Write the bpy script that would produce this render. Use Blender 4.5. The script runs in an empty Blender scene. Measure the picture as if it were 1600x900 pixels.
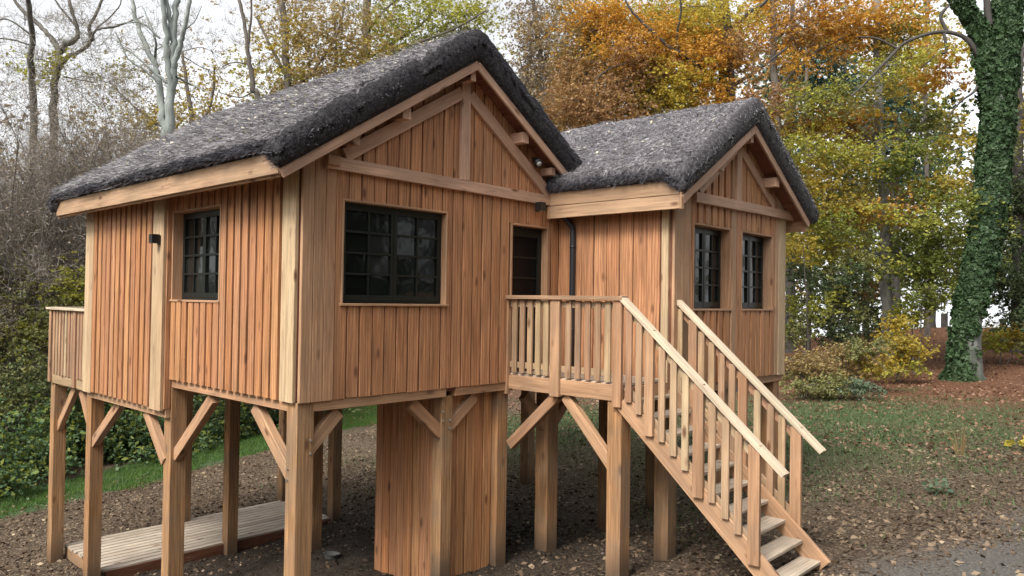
import bpy, math, random
import numpy as np
from mathutils import Vector, Matrix, noise
R = math.radians
PI = math.pi
S = bpy.context.scene
C = S.collection

# ---------------------------------------------------------------- camera
def set_camera():
    yaw, pitch, roll, f = R(-47.244), R(0.917), R(0.881), 1190.3
    fwd = Vector((math.sin(-yaw)*math.cos(pitch), math.cos(yaw)*math.cos(pitch), math.sin(pitch)))
    r = fwd.cross(Vector((0, 0, 1))).normalized()
    u = r.cross(fwd)
    r2 = r*math.cos(roll)+u*math.sin(roll)
    u2 = u*math.cos(roll)-r*math.sin(roll)
    cd = bpy.data.cameras.new('camera')
    cam = bpy.data.objects.new('camera', cd)
    C.objects.link(cam)
    cd.sensor_width = 36
    cd.lens = f/1600*36
    cd.clip_start = .05
    cd.clip_end = 2000
    m = Matrix((r2, u2, -fwd)).transposed().to_4x4()
    m.translation = Vector((-3.72, -6.034, .94))
    cam.matrix_world = m
    S.camera = cam
set_camera()

# ---------------------------------------------------------------- light
SUN_EL, SUN_AZ = R(48), R(262)      # azimuth clockwise from +Y: the light comes from the left (-X)
w = bpy.data.worlds.new("World")
S.world = w
w.use_nodes = True
nt = w.node_tree
nt.nodes.clear()
N = nt.nodes.new
tc = N('ShaderNodeTexCoord')
sep = N('ShaderNodeSeparateXYZ')
mx = N('ShaderNodeMath'); mx.operation = 'MAXIMUM'; mx.inputs[1].default_value = .12
cmb = N('ShaderNodeCombineXYZ')
sky = N('ShaderNodeTexSky'); sky.sky_type = 'NISHITA'; sky.sun_disc = False
sky.sun_elevation = SUN_EL; sky.sun_rotation = SUN_AZ; sky.dust_density = 3.0; sky.air_density = 1.0
hsv = N('ShaderNodeHueSaturation'); hsv.inputs['Saturation'].default_value = .12
cl = N('ShaderNodeTexNoise'); cl.inputs['Scale'].default_value = 2.2; cl.inputs['Detail'].default_value = 4
cr = N('ShaderNodeMapRange'); cr.inputs['From Min'].default_value = .3; cr.inputs['From Max'].default_value = .7
cr.inputs['To Min'].default_value = .86; cr.inputs['To Max'].default_value = 1.12
mul = N('ShaderNodeMix'); mul.data_type = 'RGBA'; mul.blend_type = 'MULTIPLY'; mul.inputs[0].default_value = 1
bg = N('ShaderNodeBackground'); bg.inputs['Strength'].default_value = .125
wo = N('ShaderNodeOutputWorld')
L = nt.links.new
L(tc.outputs['Generated'], sep.inputs[0])
L(sep.outputs['Z'], mx.inputs[0])
L(sep.outputs['X'], cmb.inputs['X']); L(sep.outputs['Y'], cmb.inputs['Y']); L(mx.outputs[0], cmb.inputs['Z'])
L(cmb.outputs[0], sky.inputs['Vector'])
L(sky.outputs[0], hsv.inputs['Color'])
L(tc.outputs['Generated'], cl.inputs['Vector']); L(cl.outputs['Fac'], cr.inputs['Value'])
L(hsv.outputs[0], mul.inputs[6]); L(cr.outputs[0], mul.inputs[7])
L(mul.outputs[2], bg.inputs['Color']); L(bg.outputs[0], wo.inputs[0])

sl = bpy.data.lights.new('sun', 'SUN')
sl.energy = 1.5; sl.angle = R(18); sl.color = (1, .93, .83)
so = bpy.data.objects.new('sun', sl)
C.objects.link(so)
sd = Vector((math.sin(SUN_AZ)*math.cos(SUN_EL), math.cos(SUN_AZ)*math.cos(SUN_EL), math.sin(SUN_EL)))
so.rotation_euler = sd.to_track_quat('Z', 'Y').to_euler()
vs = S.view_settings
vs.view_transform = 'Standard'; vs.look = 'None'; vs.exposure = 1.36; vs.gamma = 1

rng = np.random.default_rng(7)
rnd = random.Random(5)

# ---------------------------------------------------------------- materials
def newmat(name):
    m = bpy.data.materials.new(name)
    m.use_nodes = True
    t = m.node_tree
    t.nodes.clear()
    return m, t, t.nodes.new, t.links.new

def ramp(t, stops, interp='LINEAR'):
    r = t.nodes.new('ShaderNodeValToRGB')
    r.color_ramp.interpolation = interp
    e = r.color_ramp.elements
    while len(e) > 1:
        e.remove(e[-1])
    e[0].position = stops[0][0]; e[0].color = (*stops[0][1], 1)
    for p, c in stops[1:]:
        q = e.new(p); q.color = (*c, 1)
    return r

def mixc(t, blend, fac=1.0):
    m = t.nodes.new('ShaderNodeMix'); m.data_type = 'RGBA'; m.blend_type = blend
    m.inputs[0].default_value = fac
    return m

def wood(name, stops, rough=.62, knots=True, grain=.42, damp=0.0, bump=.25, weather=0.0, ring=.38, streak=.45):
    """timber with its grain along local Z; stops = tones chosen per piece"""
    m, t, N, L = newmat(name)
    out = N('ShaderNodeOutputMaterial'); b = N('ShaderNodeBsdfPrincipled')
    oi = N('ShaderNodeObjectInfo'); tc = N('ShaderNodeTexCoord')
    off = N('ShaderNodeVectorMath'); off.operation = 'MULTIPLY_ADD'
    comb = N('ShaderNodeCombineXYZ')
    for i in range(3):
        L(oi.outputs['Random'], comb.inputs[i])
    off.inputs[1].default_value = (37, 51, 23)
    L(comb.outputs[0], off.inputs[0]); L(tc.outputs['Object'], off.inputs[2])
    mp = N('ShaderNodeMapping'); mp.inputs['Scale'].default_value = (60, 60, 1.9)
    L(off.outputs[0], mp.inputs[0])
    n1 = N('ShaderNodeTexNoise'); n1.inputs['Scale'].default_value = 1; n1.inputs['Detail'].default_value = 5
    n1.inputs['Distortion'].default_value = .6
    L(mp.outputs[0], n1.inputs['Vector'])
    mp2 = N('ShaderNodeMapping'); mp2.inputs['Scale'].default_value = (5, 5, .9)
    L(off.outputs[0], mp2.inputs[0])
    n2 = N('ShaderNodeTexNoise'); n2.inputs['Detail'].default_value = 3; n2.inputs['Scale'].default_value = 1.2
    L(mp2.outputs[0], n2.inputs['Vector'])
    # cathedral figure: warped rings
    wv = N('ShaderNodeTexWave'); wv.wave_type = 'BANDS'; wv.bands_direction = 'X'
    wv.inputs['Scale'].default_value = 5.5; wv.inputs['Distortion'].default_value = 9; wv.inputs['Detail'].default_value = 2
    wv.inputs['Detail Scale'].default_value = .7
    mp3 = N('ShaderNodeMapping'); mp3.inputs['Scale'].default_value = (1.6, 1.6, .22)
    L(off.outputs[0], mp3.inputs[0]); L(mp3.outputs[0], wv.inputs['Vector'])
    base = ramp(t, stops)
    L(oi.outputs['Random'], base.inputs[0])
    g1 = N('ShaderNodeMapRange'); g1.inputs['From Min'].default_value = .3; g1.inputs['From Max'].default_value = .72
    g1.inputs['To Min'].default_value = 1-grain; g1.inputs['To Max'].default_value = 1+grain*.55
    L(n1.outputs['Fac'], g1.inputs['Value'])
    g2 = N('ShaderNodeMapRange'); g2.inputs['From Min'].default_value = .3; g2.inputs['From Max'].default_value = .7
    g2.inputs['To Min'].default_value = .8; g2.inputs['To Max'].default_value = 1.14
    L(n2.outputs['Fac'], g2.inputs['Value'])
    g3 = N('ShaderNodeMapRange'); g3.inputs['To Min'].default_value = 1-grain*ring; g3.inputs['To Max'].default_value = 1.08
    L(wv.outputs['Fac'], g3.inputs['Value'])
    a = mixc(t, 'MULTIPLY'); L(base.outputs[0], a.inputs[6]); L(g1.outputs[0], a.inputs[7])
    c = mixc(t, 'MULTIPLY'); L(a.outputs[2], c.inputs[6]); L(g2.outputs[0], c.inputs[7])
    d = mixc(t, 'MULTIPLY'); L(c.outputs[2], d.inputs[6]); L(g3.outputs[0], d.inputs[7])
    col = d.outputs[2]
    if streak:
        mp5 = N('ShaderNodeMapping'); mp5.inputs['Scale'].default_value = (26, 26, 2.4)
        L(off.outputs[0], mp5.inputs[0])
        n5 = N('ShaderNodeTexNoise'); n5.inputs['Scale'].default_value = 1; n5.inputs['Detail'].default_value = 3; n5.inputs['Distortion'].default_value = 1.2
        L(mp5.outputs[0], n5.inputs['Vector'])
        s5 = N('ShaderNodeMapRange'); s5.inputs['From Min'].default_value = .58; s5.inputs['From Max'].default_value = .74
        s5.inputs['To Max'].default_value = streak
        L(n5.outputs['Fac'], s5.inputs['Value'])
        k5 = mixc(t, 'MIX'); k5.inputs[7].default_value = (.17, .068, .036, 1)
        L(s5.outputs[0], k5.inputs[0]); L(col, k5.inputs[6]); col = k5.outputs[2]
        s6 = N('ShaderNodeMapRange'); s6.inputs['From Min'].default_value = .40; s6.inputs['From Max'].default_value = .28
        s6.inputs['To Max'].default_value = streak*.5
        L(n5.outputs['Fac'], s6.inputs['Value'])
        k6 = mixc(t, 'MIX'); k6.inputs[7].default_value = (.62, .42, .25, 1)
        L(s6.outputs[0], k6.inputs[0]); L(col, k6.inputs[6]); col = k6.outputs[2]
    if knots:
        mk_ = N('ShaderNodeMapping'); mk_.inputs['Scale'].default_value = (5.5, 5.5, 2.1)
        L(off.outputs[0], mk_.inputs[0])
        v = N('ShaderNodeTexVoronoi'); v.inputs['Scale'].default_value = 1
        L(mk_.outputs[0], v.inputs['Vector'])
        kr = N('ShaderNodeMapRange'); kr.inputs['From Min'].default_value = .06; kr.inputs['From Max'].default_value = .17
        kr.inputs['To Min'].default_value = .9; kr.inputs['To Max'].default_value = 0
        L(v.outputs['Distance'], kr.inputs['Value'])
        k = mixc(t, 'MIX'); k.inputs[7].default_value = (.11, .045, .022, 1)
        L(kr.outputs[0], k.inputs[0]); L(col, k.inputs[6]); col = k.outputs[2]
    if weather:
        geo = N('ShaderNodeNewGeometry')
        n4 = N('ShaderNodeTexNoise'); n4.inputs['Scale'].default_value = 2.3; n4.inputs['Detail'].default_value = 6
        L(geo.outputs['Position'], n4.inputs['Vector'])
        wr = N('ShaderNodeMapRange'); wr.inputs['From Min'].default_value = .42; wr.inputs['From Max'].default_value = .68
        wr.inputs['To Max'].default_value = weather
        L(n4.outputs['Fac'], wr.inputs['Value'])
        k = mixc(t, 'MIX'); k.inputs[7].default_value = (.2, .155, .115, 1)
        L(wr.outputs[0], k.inputs[0]); L(col, k.inputs[6]); col = k.outputs[2]
    if damp:
        sz = N('ShaderNodeSeparateXYZ'); L(tc.outputs['Object'], sz.inputs[0])
        nd = N('ShaderNodeMath'); nd.operation = 'MULTIPLY_ADD'; nd.inputs[1].default_value = -.5
        L(n2.outputs['Fac'], nd.inputs[0]); L(sz.outputs['Z'], nd.inputs[2])
        dr_ = N('ShaderNodeMapRange'); dr_.inputs['From Min'].default_value = .08; dr_.inputs['From Max'].default_value = .42
        dr_.inputs['To Min'].default_value = damp; dr_.inputs['To Max'].default_value = 0
        L(nd.outputs[0], dr_.inputs['Value'])
        kd = mixc(t, 'MIX'); kd.inputs[7].default_value = (.075, .055, .04, 1)
        L(dr_.outputs[0], kd.inputs[0]); L(col, kd.inputs[6]); col = kd.outputs[2]
    L(col, b.inputs['Base Color'])
    b.inputs['Roughness'].default_value = rough
    b.inputs['Specular IOR Level'].default_value = .3
    bp = N('ShaderNodeBump'); bp.inputs['Strength'].default_value = bump; bp.inputs['Distance'].default_value = .004
    L(n1.outputs['Fac'], bp.inputs['Height']); L(bp.outputs[0], b.inputs['Normal'])
    L(b.outputs[0], out.inputs[0])
    return m

M = {}
M['clad'] = wood('larch_cladding', [(0, (.44, .204, .098)), (.3, (.475, .226, .108)), (.55, (.45, .212, .104)), (.8, (.49, .245, .124)), (1, (.43, .193, .092))], weather=.1, ring=.5, grain=.44, streak=.36)
M['cladr'] = wood('larch_cladding_reddish', [(0, (.44, .188, .080)), (.5, (.48, .222, .097)), (1, (.51, .262, .12))], weather=.08, ring=.5, streak=.35)
M['cladw'] = wood('even_larch_boards', [(0, (.45, .212, .102)), (.5, (.47, .228, .113)), (1, (.49, .245, .124))], weather=.08, ring=.5, grain=.46, streak=.4)
M['beam'] = wood('douglas_beam', [(0, (.43, .25, .145)), (.5, (.47, .285, .165)), (1, (.41, .225, .125))], grain=.3, weather=.3)
M['truss'] = wood('pale_pink_truss', [(0, (.48, .29, .20)), (1, (.53, .335, .235))], grain=.22, weather=.2)
M['fascia'] = wood('tan_fascia', [(0, (.43, .275, .165)), (1, (.48, .315, .195))], grain=.3, weather=.2)
M['pale'] = wood('pale_sapwood', [(0, (.50, .36, .22)), (.5, (.56, .41, .25)), (1, (.47, .32, .19))], grain=.3, weather=.2)
M['post'] = wood('stilt_timber', [(0, (.35, .205, .105)), (.5, (.41, .23, .11)), (1, (.39, .2, .088))], grain=.45, weather=.5, damp=.8)
M['rail'] = wood('railing_timber', [(0, (.33, .20, .125)), (.35, (.46, .33, .19)), (.65, (.36, .20, .12)), (1, (.47, .35, .215))], grain=.3, weather=.25)
M['hand'] = wood('pale_handrail', [(0, (.58, .48, .35)), (1, (.64, .53, .39))], grain=.22, knots=False, weather=.1)
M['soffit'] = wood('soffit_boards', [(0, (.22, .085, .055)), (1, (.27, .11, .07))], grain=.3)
M['tread'] = wood('weathered_tread', [(0, (.46, .385, .305)), (1, (.54, .46, .365))], grain=.3, weather=.35)
M['decking'] = wood('grey_decking', [(0, (.45, .375, .30)), (.5, (.56, .48, .39)), (1, (.50, .43, .36))], grain=.3, weather=.25)
M['core'] = wood('dark_underboards', [(0, (.15, .062, .035)), (1, (.18, .075, .043))], grain=.3, knots=False)

def simple(name, col, rough=.5, metal=0, spec=.5, noise_amt=0):
    m, t, N, L = newmat(name)
    out = N('ShaderNodeOutputMaterial'); b = N('ShaderNodeBsdfPrincipled')
    b.inputs['Base Color'].default_value = (*col, 1); b.inputs['Roughness'].default_value = rough
    b.inputs['Metallic'].default_value = metal; b.inputs['Specular IOR Level'].default_value = spec
    if noise_amt:
        n = N('ShaderNodeTexNoise'); n.inputs['Scale'].default_value = 9; n.inputs['Detail'].default_value = 5
        tc = N('ShaderNodeTexCoord'); L(tc.outputs['Object'], n.inputs['Vector'])
        mr = N('ShaderNodeMapRange'); mr.inputs['To Min'].default_value = 1-noise_amt; mr.inputs['To Max'].default_value = 1+noise_amt
        L(n.outputs['Fac'], mr.inputs['Value'])
        k = mixc(t, 'MULTIPLY'); k.inputs[6].default_value = (*col, 1); L(mr.outputs[0], k.inputs[7])
        L(k.outputs[2], b.inputs['Base Color'])
    L(b.outputs[0], out.inputs[0])
    return m
M['black'] = simple('black_lacquered_frame', (.009, .012, .011), .4, noise_amt=.2, spec=.4)
M['lamp'] = simple('black_lamp_housing', (.012, .010, .010), .4)
M['pipe'] = simple('black_zinc_pipe', (.018, .02, .024), .35)
M['lens'] = simple('lamp_lens', (.5, .5, .48), .15)
M['screw'] = simple('galvanised_bolt', (.45, .43, .4), .4, .8)
M['pane_dark'] = simple('dark_window_pane', (.008, .010, .011), .06, spec=.7)
def glass():
    m, t, N, L = newmat('old_window_glass')
    out = N('ShaderNodeOutputMaterial'); b = N('ShaderNodeBsdfPrincipled')
    b.inputs['Base Color'].default_value = (.005, .007, .008, 1)
    oi = N('ShaderNodeObjectInfo'); gr = ramp(t, [(0, (.004, .005, .005)), (.6, (.008, .010, .009)), (1, (.02, .023, .021))]); L(oi.outputs['Random'], gr.inputs[0]); L(gr.outputs[0], b.inputs['Base Color'])
    b.inputs['Roughness'].default_value = .07; b.inputs['Specular IOR Level'].default_value = .33
    tc = N('ShaderNodeTexCoord'); n = N('ShaderNodeTexNoise'); n.inputs['Scale'].default_value = 5; n.inputs['Detail'].default_value = 2
    L(tc.outputs['Object'], n.inputs['Vector'])
    bp = N('ShaderNodeBump'); bp.inputs['Strength'].default_value = .12; bp.inputs['Distance'].default_value = .02
    L(n.outputs['Fac'], bp.inputs['Height']); L(bp.outputs[0], b.inputs['Normal'])
    L(b.outputs[0], out.inputs[0])
    return m
M['glass'] = glass()

def leafmat(name, cols, trans=.35, clump=3.0, rough=.55):
    m, t, N, L = newmat(name)
    out = N('ShaderNodeOutputMaterial')
    geo = N('ShaderNodeNewGeometry')
    n = N('ShaderNodeTexNoise'); n.inputs['Scale'].default_value = 1/clump; n.inputs['Detail'].default_value = 3
    L(geo.outputs['Position'], n.inputs['Vector'])
    ad = N('ShaderNodeMath'); ad.operation = 'MULTIPLY_ADD'; ad.inputs[1].default_value = .55
    mr = N('ShaderNodeMapRange'); mr.inputs['From Min'].default_value = .3; mr.inputs['From Max'].default_value = .7
    mr.inputs['To Max'].default_value = .45
    L(n.outputs['Fac'], mr.inputs['Value'])
    L(geo.outputs['Random Per Island'], ad.inputs[0]); L(mr.outputs[0], ad.inputs[2])
    k = len(cols)
    r = ramp(t, [(i/(k-1), c) for i, c in enumerate(cols)])
    L(ad.outputs[0], r.inputs[0])
    d = N('ShaderNodeBsdfPrincipled'); d.inputs['Roughness'].default_value = rough; d.inputs['Specular IOR Level'].default_value = .25
    tr = N('ShaderNodeBsdfTranslucent')
    L(r.outputs[0], d.inputs['Base Color'])
    g = mixc(t, 'MULTIPLY'); g.inputs[7].default_value = (1.0, .95, .6, 1)
    L(r.outputs[0], g.inputs[6]); L(g.outputs[2], tr.inputs['Color'])
    mx = N('ShaderNodeMixShader'); mx.inputs[0].default_value = trans
    L(d.outputs[0], mx.inputs[1]); L(tr.outputs[0], mx.inputs[2]); L(mx.outputs[0], out.inputs[0])
    return m
LM = {
 'orange': leafmat('orange_beech_leaves', [(.34, .16, .04), (.50, .25, .05), (.60, .36, .07), (.50, .38, .10)], .45),
 'rust': leafmat('rust_beech_leaves', [(.22, .12, .07), (.32, .18, .09), (.38, .24, .11), (.42, .30, .13)], .4),
 'yellow': leafmat('yellow_leaves', [(.34, .24, .05), (.54, .41, .07), (.50, .44, .09), (.32, .33, .08)], .45),
 'gold': leafmat('gold_leaves', [(.24, .17, .03), (.44, .31, .04), (.36, .32, .07), (.50, .34, .06)], .4),
 'ygreen': leafmat('yellow_green_leaves', [(.16, .18, .04), (.30, .32, .06), (.44, .42, .08), (.22, .24, .06)], .4),
 'leafgreen': leafmat('fresh_green_leaves', [(.09, .14, .03), (.16, .22, .05), (.26, .28, .06), (.12, .17, .05)], .4),
 'olive': leafmat('olive_leaves', [(.10, .12, .05), (.17, .19, .07), (.24, .24, .09), (.15, .15, .07)], .35),
 'dark': leafmat('dark_evergreen_leaves', [(.03, .05, .025), (.05, .08, .035), (.08, .11, .045), (.06, .07, .04)], .2),
 'darkleaf': leafmat('dark_shrub_leaves', [(.05, .07, .035), (.09, .12, .05), (.15, .18, .075), (.11, .12, .06)], .25),
 'bluegreen': leafmat('blue_green_leaves', [(.06, .10, .07), (.09, .15, .10), (.13, .18, .11), (.10, .12, .08)], .3),
 'fir': leafmat('fir_needles', [(.035, .07, .055), (.06, .11, .085), (.08, .14, .10), (.05, .08, .06)], .15),
 'tan': leafmat('tan_leaves', [(.20, .13, .08), (.32, .22, .12), (.38, .30, .12), (.24, .18, .10)], .4),
 'mauve': leafmat('mauve_dry_leaves', [(.18, .14, .115), (.27, .21, .175), (.33, .27, .20), (.22, .18, .14)], .3),
 'twig': leafmat('dry_twig_tips', [(.14, .122, .108), (.21, .185, .165), (.28, .25, .22), (.18, .16, .14)], .2),
 'ivy': leafmat('ivy_leaves', [(.018, .036, .016), (.032, .064, .026), (.06, .105, .045), (.034, .058, .028)], .1, .9, .55),
 'bramble': leafmat('bramble_leaves', [(.04, .075, .035), (.075, .135, .06), (.14, .22, .11), (.09, .14, .065)], .3, 1.2, .5),
 'grass': leafmat('green_grass_blades', [(.05, .105, .022), (.08, .165, .032), (.12, .21, .05), (.10, .13, .045)], .35, 1.0),
 'palegrass': leafmat('faded_grass_blades', [(.06, .105, .045), (.09, .14, .06), (.13, .17, .08), (.14, .13, .07)], .3, 1.0),
 'litter': leafmat('fallen_leaves', [(.045, .032, .023), (.10, .068, .046), (.19, .135, .09), (.48, .38, .25)], .1, .8),
 'litter_red': leafmat('reddish_fallen_leaves', [(.10, .05, .034), (.17, .09, .06), (.25, .14, .09), (.40, .28, .18)], .1, 1.5),
 'rooflitter': leafmat('pale_leaf_bits', [(.30, .27, .22), (.5, .46, .4), (.62, .56, .42), (.4, .33, .2)], .1, .8),
 'straw': leafmat('heather_bristles', [(.07, .065, .069), (.2, .19, .2), (.38, .365, .375), (.62, .6, .6)], 0, .35, .8),
}
LM['straw_dark'] = leafmat('dark_heather_ends', [(.02, .02, .025), (.045, .044, .054), (.09, .088, .104), (.19, .185, .2)], 0, .35, .85)  # darker tones for the bristles near the front edge and eaves
def bark(name, c1, c2, moss=None, scale=6):
    m, t, N, L = newmat(name)
    out = N('ShaderNodeOutputMaterial'); b = N('ShaderNodeBsdfPrincipled'); b.inputs['Roughness'].default_value = .9
    geo = N('ShaderNodeNewGeometry'); mp = N('ShaderNodeMapping'); mp.inputs['Scale'].default_value = (scale, scale, scale*.3)
    n = N('ShaderNodeTexNoise'); n.inputs['Detail'].default_value = 7; n.inputs['Scale'].default_value = 1
    L(geo.outputs['Position'], mp.inputs[0]); L(mp.outputs[0], n.inputs['Vector'])
    r = ramp(t, [(.3, c1), (.7, c2)]); L(n.outputs['Fac'], r.inputs[0])
    col = r.outputs[0]
    if moss:
        n2 = N('ShaderNodeTexNoise'); n2.inputs['Scale'].default_value = 1.3; n2.inputs['Detail'].default_value = 5
        L(geo.outputs['Position'], n2.inputs['Vector'])
        sp = N('ShaderNodeSeparateXYZ'); L(geo.outputs['Position'], sp.inputs[0])
        mr = N('ShaderNodeMapRange'); mr.inputs['From Min'].default_value = moss[3]; mr.inputs['From Max'].default_value = moss[4]
        mr.inputs['To Min'].default_value = .5; mr.inputs['To Max'].default_value = 0
        L(sp.outputs['Z'], mr.inputs['Value'])
        dt = N('ShaderNodeVectorMath'); dt.operation = 'DOT_PRODUCT'; dt.inputs[1].default_value = (-.25, .27, 0)
        L(geo.outputs['Normal'], dt.inputs[0])
        a0 = N('ShaderNodeMath'); a0.operation = 'ADD'; L(dt.outputs['Value'], a0.inputs[0]); L(n2.outputs['Fac'], a0.inputs[1])
        ad = N('ShaderNodeMath'); ad.operation = 'ADD'; L(a0.outputs[0], ad.inputs[0]); L(mr.outputs[0], ad.inputs[1])
        st = N('ShaderNodeMapRange'); st.inputs['From Min'].default_value = .55; st.inputs['From Max'].default_value = .95
        L(ad.outputs[0], st.inputs['Value'])
        k = mixc(t, 'MIX'); k.inputs[7].default_value = (*moss[:3], 1); L(st.outputs[0], k.inputs[0]); L(col, k.inputs[6]); col = k.outputs[2]
    L(col, b.inputs['Base Color'])
    bp = N('ShaderNodeBump'); bp.inputs['Strength'].default_value = .6; bp.inputs['Distance'].default_value = .03
    L(n.outputs['Fac'], bp.inputs['Height']); L(bp.outputs[0], b.inputs['Normal']); L(b.outputs[0], out.inputs[0])
    return m
M['bark_grey'] = bark('smooth_grey_bark', (.16, .18, .17), (.30, .33, .31))
M['bark_dark'] = bark('dark_bark', (.03, .026, .024), (.075, .066, .058))
M['bark_ash'] = bark('pale_beech_bark', (.09, .088, .078), (.20, .195, .18))
M['bark_oak'] = bark('lichen_oak_bark', (.05, .045, .042), (.13, .125, .10))
M['bark_brown'] = bark('brown_bark', (.07, .06, .05), (.15, .13, .11))
M['bark_moss'] = bark('mossy_beech_bark', (.06, .064, .058), (.19, .20, .185), moss=(.016, .03, .006, -1.5, -.3))
M['twigbark'] = bark('purple_grey_twigs', (.11, .098, .088), (.24, .215, .195))

def groundmat():
    m, t, N, L = newmat('woodland_ground')
    out = N('ShaderNodeOutputMaterial'); b = N('ShaderNodeBsdfPrincipled'); b.inputs['Roughness'].default_value = .95
    b.inputs['Specular IOR Level'].default_value = .15
    at = N('ShaderNodeAttribute'); at.attribute_name = 'cover'
    sp = N('ShaderNodeSeparateColor'); L(at.outputs['Color'], sp.inputs[0])
    geo = N('ShaderNodeNewGeometry')
    n = N('ShaderNodeTexNoise'); n.inputs['Scale'].default_value = 7; n.inputs['Detail'].default_value = 8; n.inputs['Roughness'].default_value = .7
    L(geo.outputs['Position'], n.inputs['Vector'])
    n2 = N('ShaderNodeTexNoise'); n2.inputs['Scale'].default_value = 38; n2.inputs['Detail'].default_value = 5; n2.inputs['Roughness'].default_value = .75
    L(geo.outputs['Position'], n2.inputs['Vector'])
    v = N('ShaderNodeTexVoronoi'); v.inputs['Scale'].default_value = 42
    L(geo.outputs['Position'], v.inputs['Vector'])
    vs_ = N('ShaderNodeSeparateColor'); L(v.outputs['Color'], vs_.inputs[0])
    soil = ramp(t, [(.3, (.013, .010, .008)), (.55, (.034, .026, .02)), (.75, (.07, .055, .044))]); L(n.outputs['Fac'], soil.inputs[0])
    spx = N('ShaderNodeSeparateXYZ'); L(geo.outputs['Position'], spx.inputs[0])
    leaf = ramp(t, [(0, (.036, .026, .019)), (.4, (.075, .053, .037)), (.7, (.115, .083, .057)), (.93, (.17, .127, .088)), (1, (.30, .24, .17))]); L(vs_.outputs[0], leaf.inputs[0])
    gra = ramp(t, [(.3, (.03, .055, .022)), (.55, (.06, .10, .04)), (.75, (.11, .145, .065))]); L(n2.outputs['Fac'], gra.inputs[0])
    grv = ramp(t, [(.3, (.065, .06, .054)), (.5, (.12, .112, .102)), (.72, (.22, .208, .19))]); L(n2.outputs['Fac'], grv.inputs[0])
    def masked(prev, new, chan, soft=.18):
        ad = N('ShaderNodeMath'); ad.operation = 'ADD'; L(sp.outputs[chan], ad.inputs[0])
        mm = N('ShaderNodeMapRange'); mm.inputs['From Min'].default_value = .35; mm.inputs['From Max'].default_value = .65
        mm.inputs['To Min'].default_value = -.5; mm.inputs['To Max'].default_value = .5; L(n2.outputs['Fac'], mm.inputs['Value'])
        L(mm.outputs[0], ad.inputs[1])
        st = N('ShaderNodeMapRange'); st.inputs['From Min'].default_value = .5-soft; st.inputs['From Max'].default_value = .5+soft
        L(ad.outputs[0], st.inputs['Value'])
        k = mixc(t, 'MIX'); L(st.outputs[0], k.inputs[0]); L(prev, k.inputs[6]); L(new, k.inputs[7])
        return k.outputs[2]
    lr = mixc(t, 'MULTIPLY'); lr.inputs[7].default_value = (1.25, .82, .66, 1)
    xr_ = N('ShaderNodeMapRange'); xr_.inputs['From Min'].default_value = 12; xr_.inputs['From Max'].default_value = 19
    L(spx.outputs['X'], xr_.inputs['Value']); L(xr_.outputs[0], lr.inputs[0]); L(leaf.outputs[0], lr.inputs[6])
    c = masked(soil.outputs[0], lr.outputs[2], 0)
    c = masked(c, gra.outputs[0], 1)
    c = masked(c, grv.outputs[0], 2)
    L(c, b.inputs['Base Color'])
    bp = N('ShaderNodeBump'); bp.inputs['Strength'].default_value = .8; bp.inputs['Distance'].default_value = .03
    ad = N('ShaderNodeMath'); ad.operation = 'ADD'; L(n.outputs['Fac'], ad.inputs[0]); L(n2.outputs['Fac'], ad.inputs[1])
    L(ad.outputs[0], bp.inputs['Height']); L(bp.outputs[0], b.inputs['Normal']); L(b.outputs[0], out.inputs[0])
    return m
M['ground'] = groundmat()
def thatchmat(name='heather_thatch', q=1.0):
    m, t, N, L = newmat(name)
    out = N('ShaderNodeOutputMaterial'); b = N('ShaderNodeBsdfPrincipled'); b.inputs['Roughness'].default_value = .95
    b.inputs['Specular IOR Level'].default_value = .1
    geo = N('ShaderNodeNewGeometry')
    n = N('ShaderNodeTexNoise'); n.inputs['Scale'].default_value = 30; n.inputs['Detail'].default_value = 8; n.inputs['Roughness'].default_value = .75
    n2 = N('ShaderNodeTexNoise'); n2.inputs['Scale'].default_value = 2.2; n2.inputs['Detail'].default_value = 4
    L(geo.outputs['Position'], n.inputs['Vector']); L(geo.outputs['Position'], n2.inputs['Vector'])
    r = ramp(t, [(.3, (.02*q, .019*q, .023*q)), (.5, (.125*q, .118*q, .13*q)), (.72, (.30*q, .288*q, .31*q))]); L(n.outputs['Fac'], r.inputs[0])
    mr = N('ShaderNodeMapRange'); mr.inputs['To Min'].default_value = .7; mr.inputs['To Max'].default_value = 1.25
    L(n2.outputs['Fac'], mr.inputs['Value'])
    k = mixc(t, 'MULTIPLY'); L(r.outputs[0], k.inputs[6]); L(mr.outputs[0], k.inputs[7])
    L(k.outputs[2], b.inputs['Base Color'])
    bp = N('ShaderNodeBump'); bp.inputs['Strength'].default_value = 1; bp.inputs['Distance'].default_value = .03
    L(n.outputs['Fac'], bp.inputs['Height']); L(bp.outputs[0], b.inputs['Normal']); L(b.outputs[0], out.inputs[0])
    return m
M['thatch'] = thatchmat()
M['thatch_rim'] = thatchmat('dark_thatch_edge', .36)  # slope colours scaled down for the outer edges of the thatch
M['thatch_rim_light'] = thatchmat('mid_thatch_edge', .7)

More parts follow.
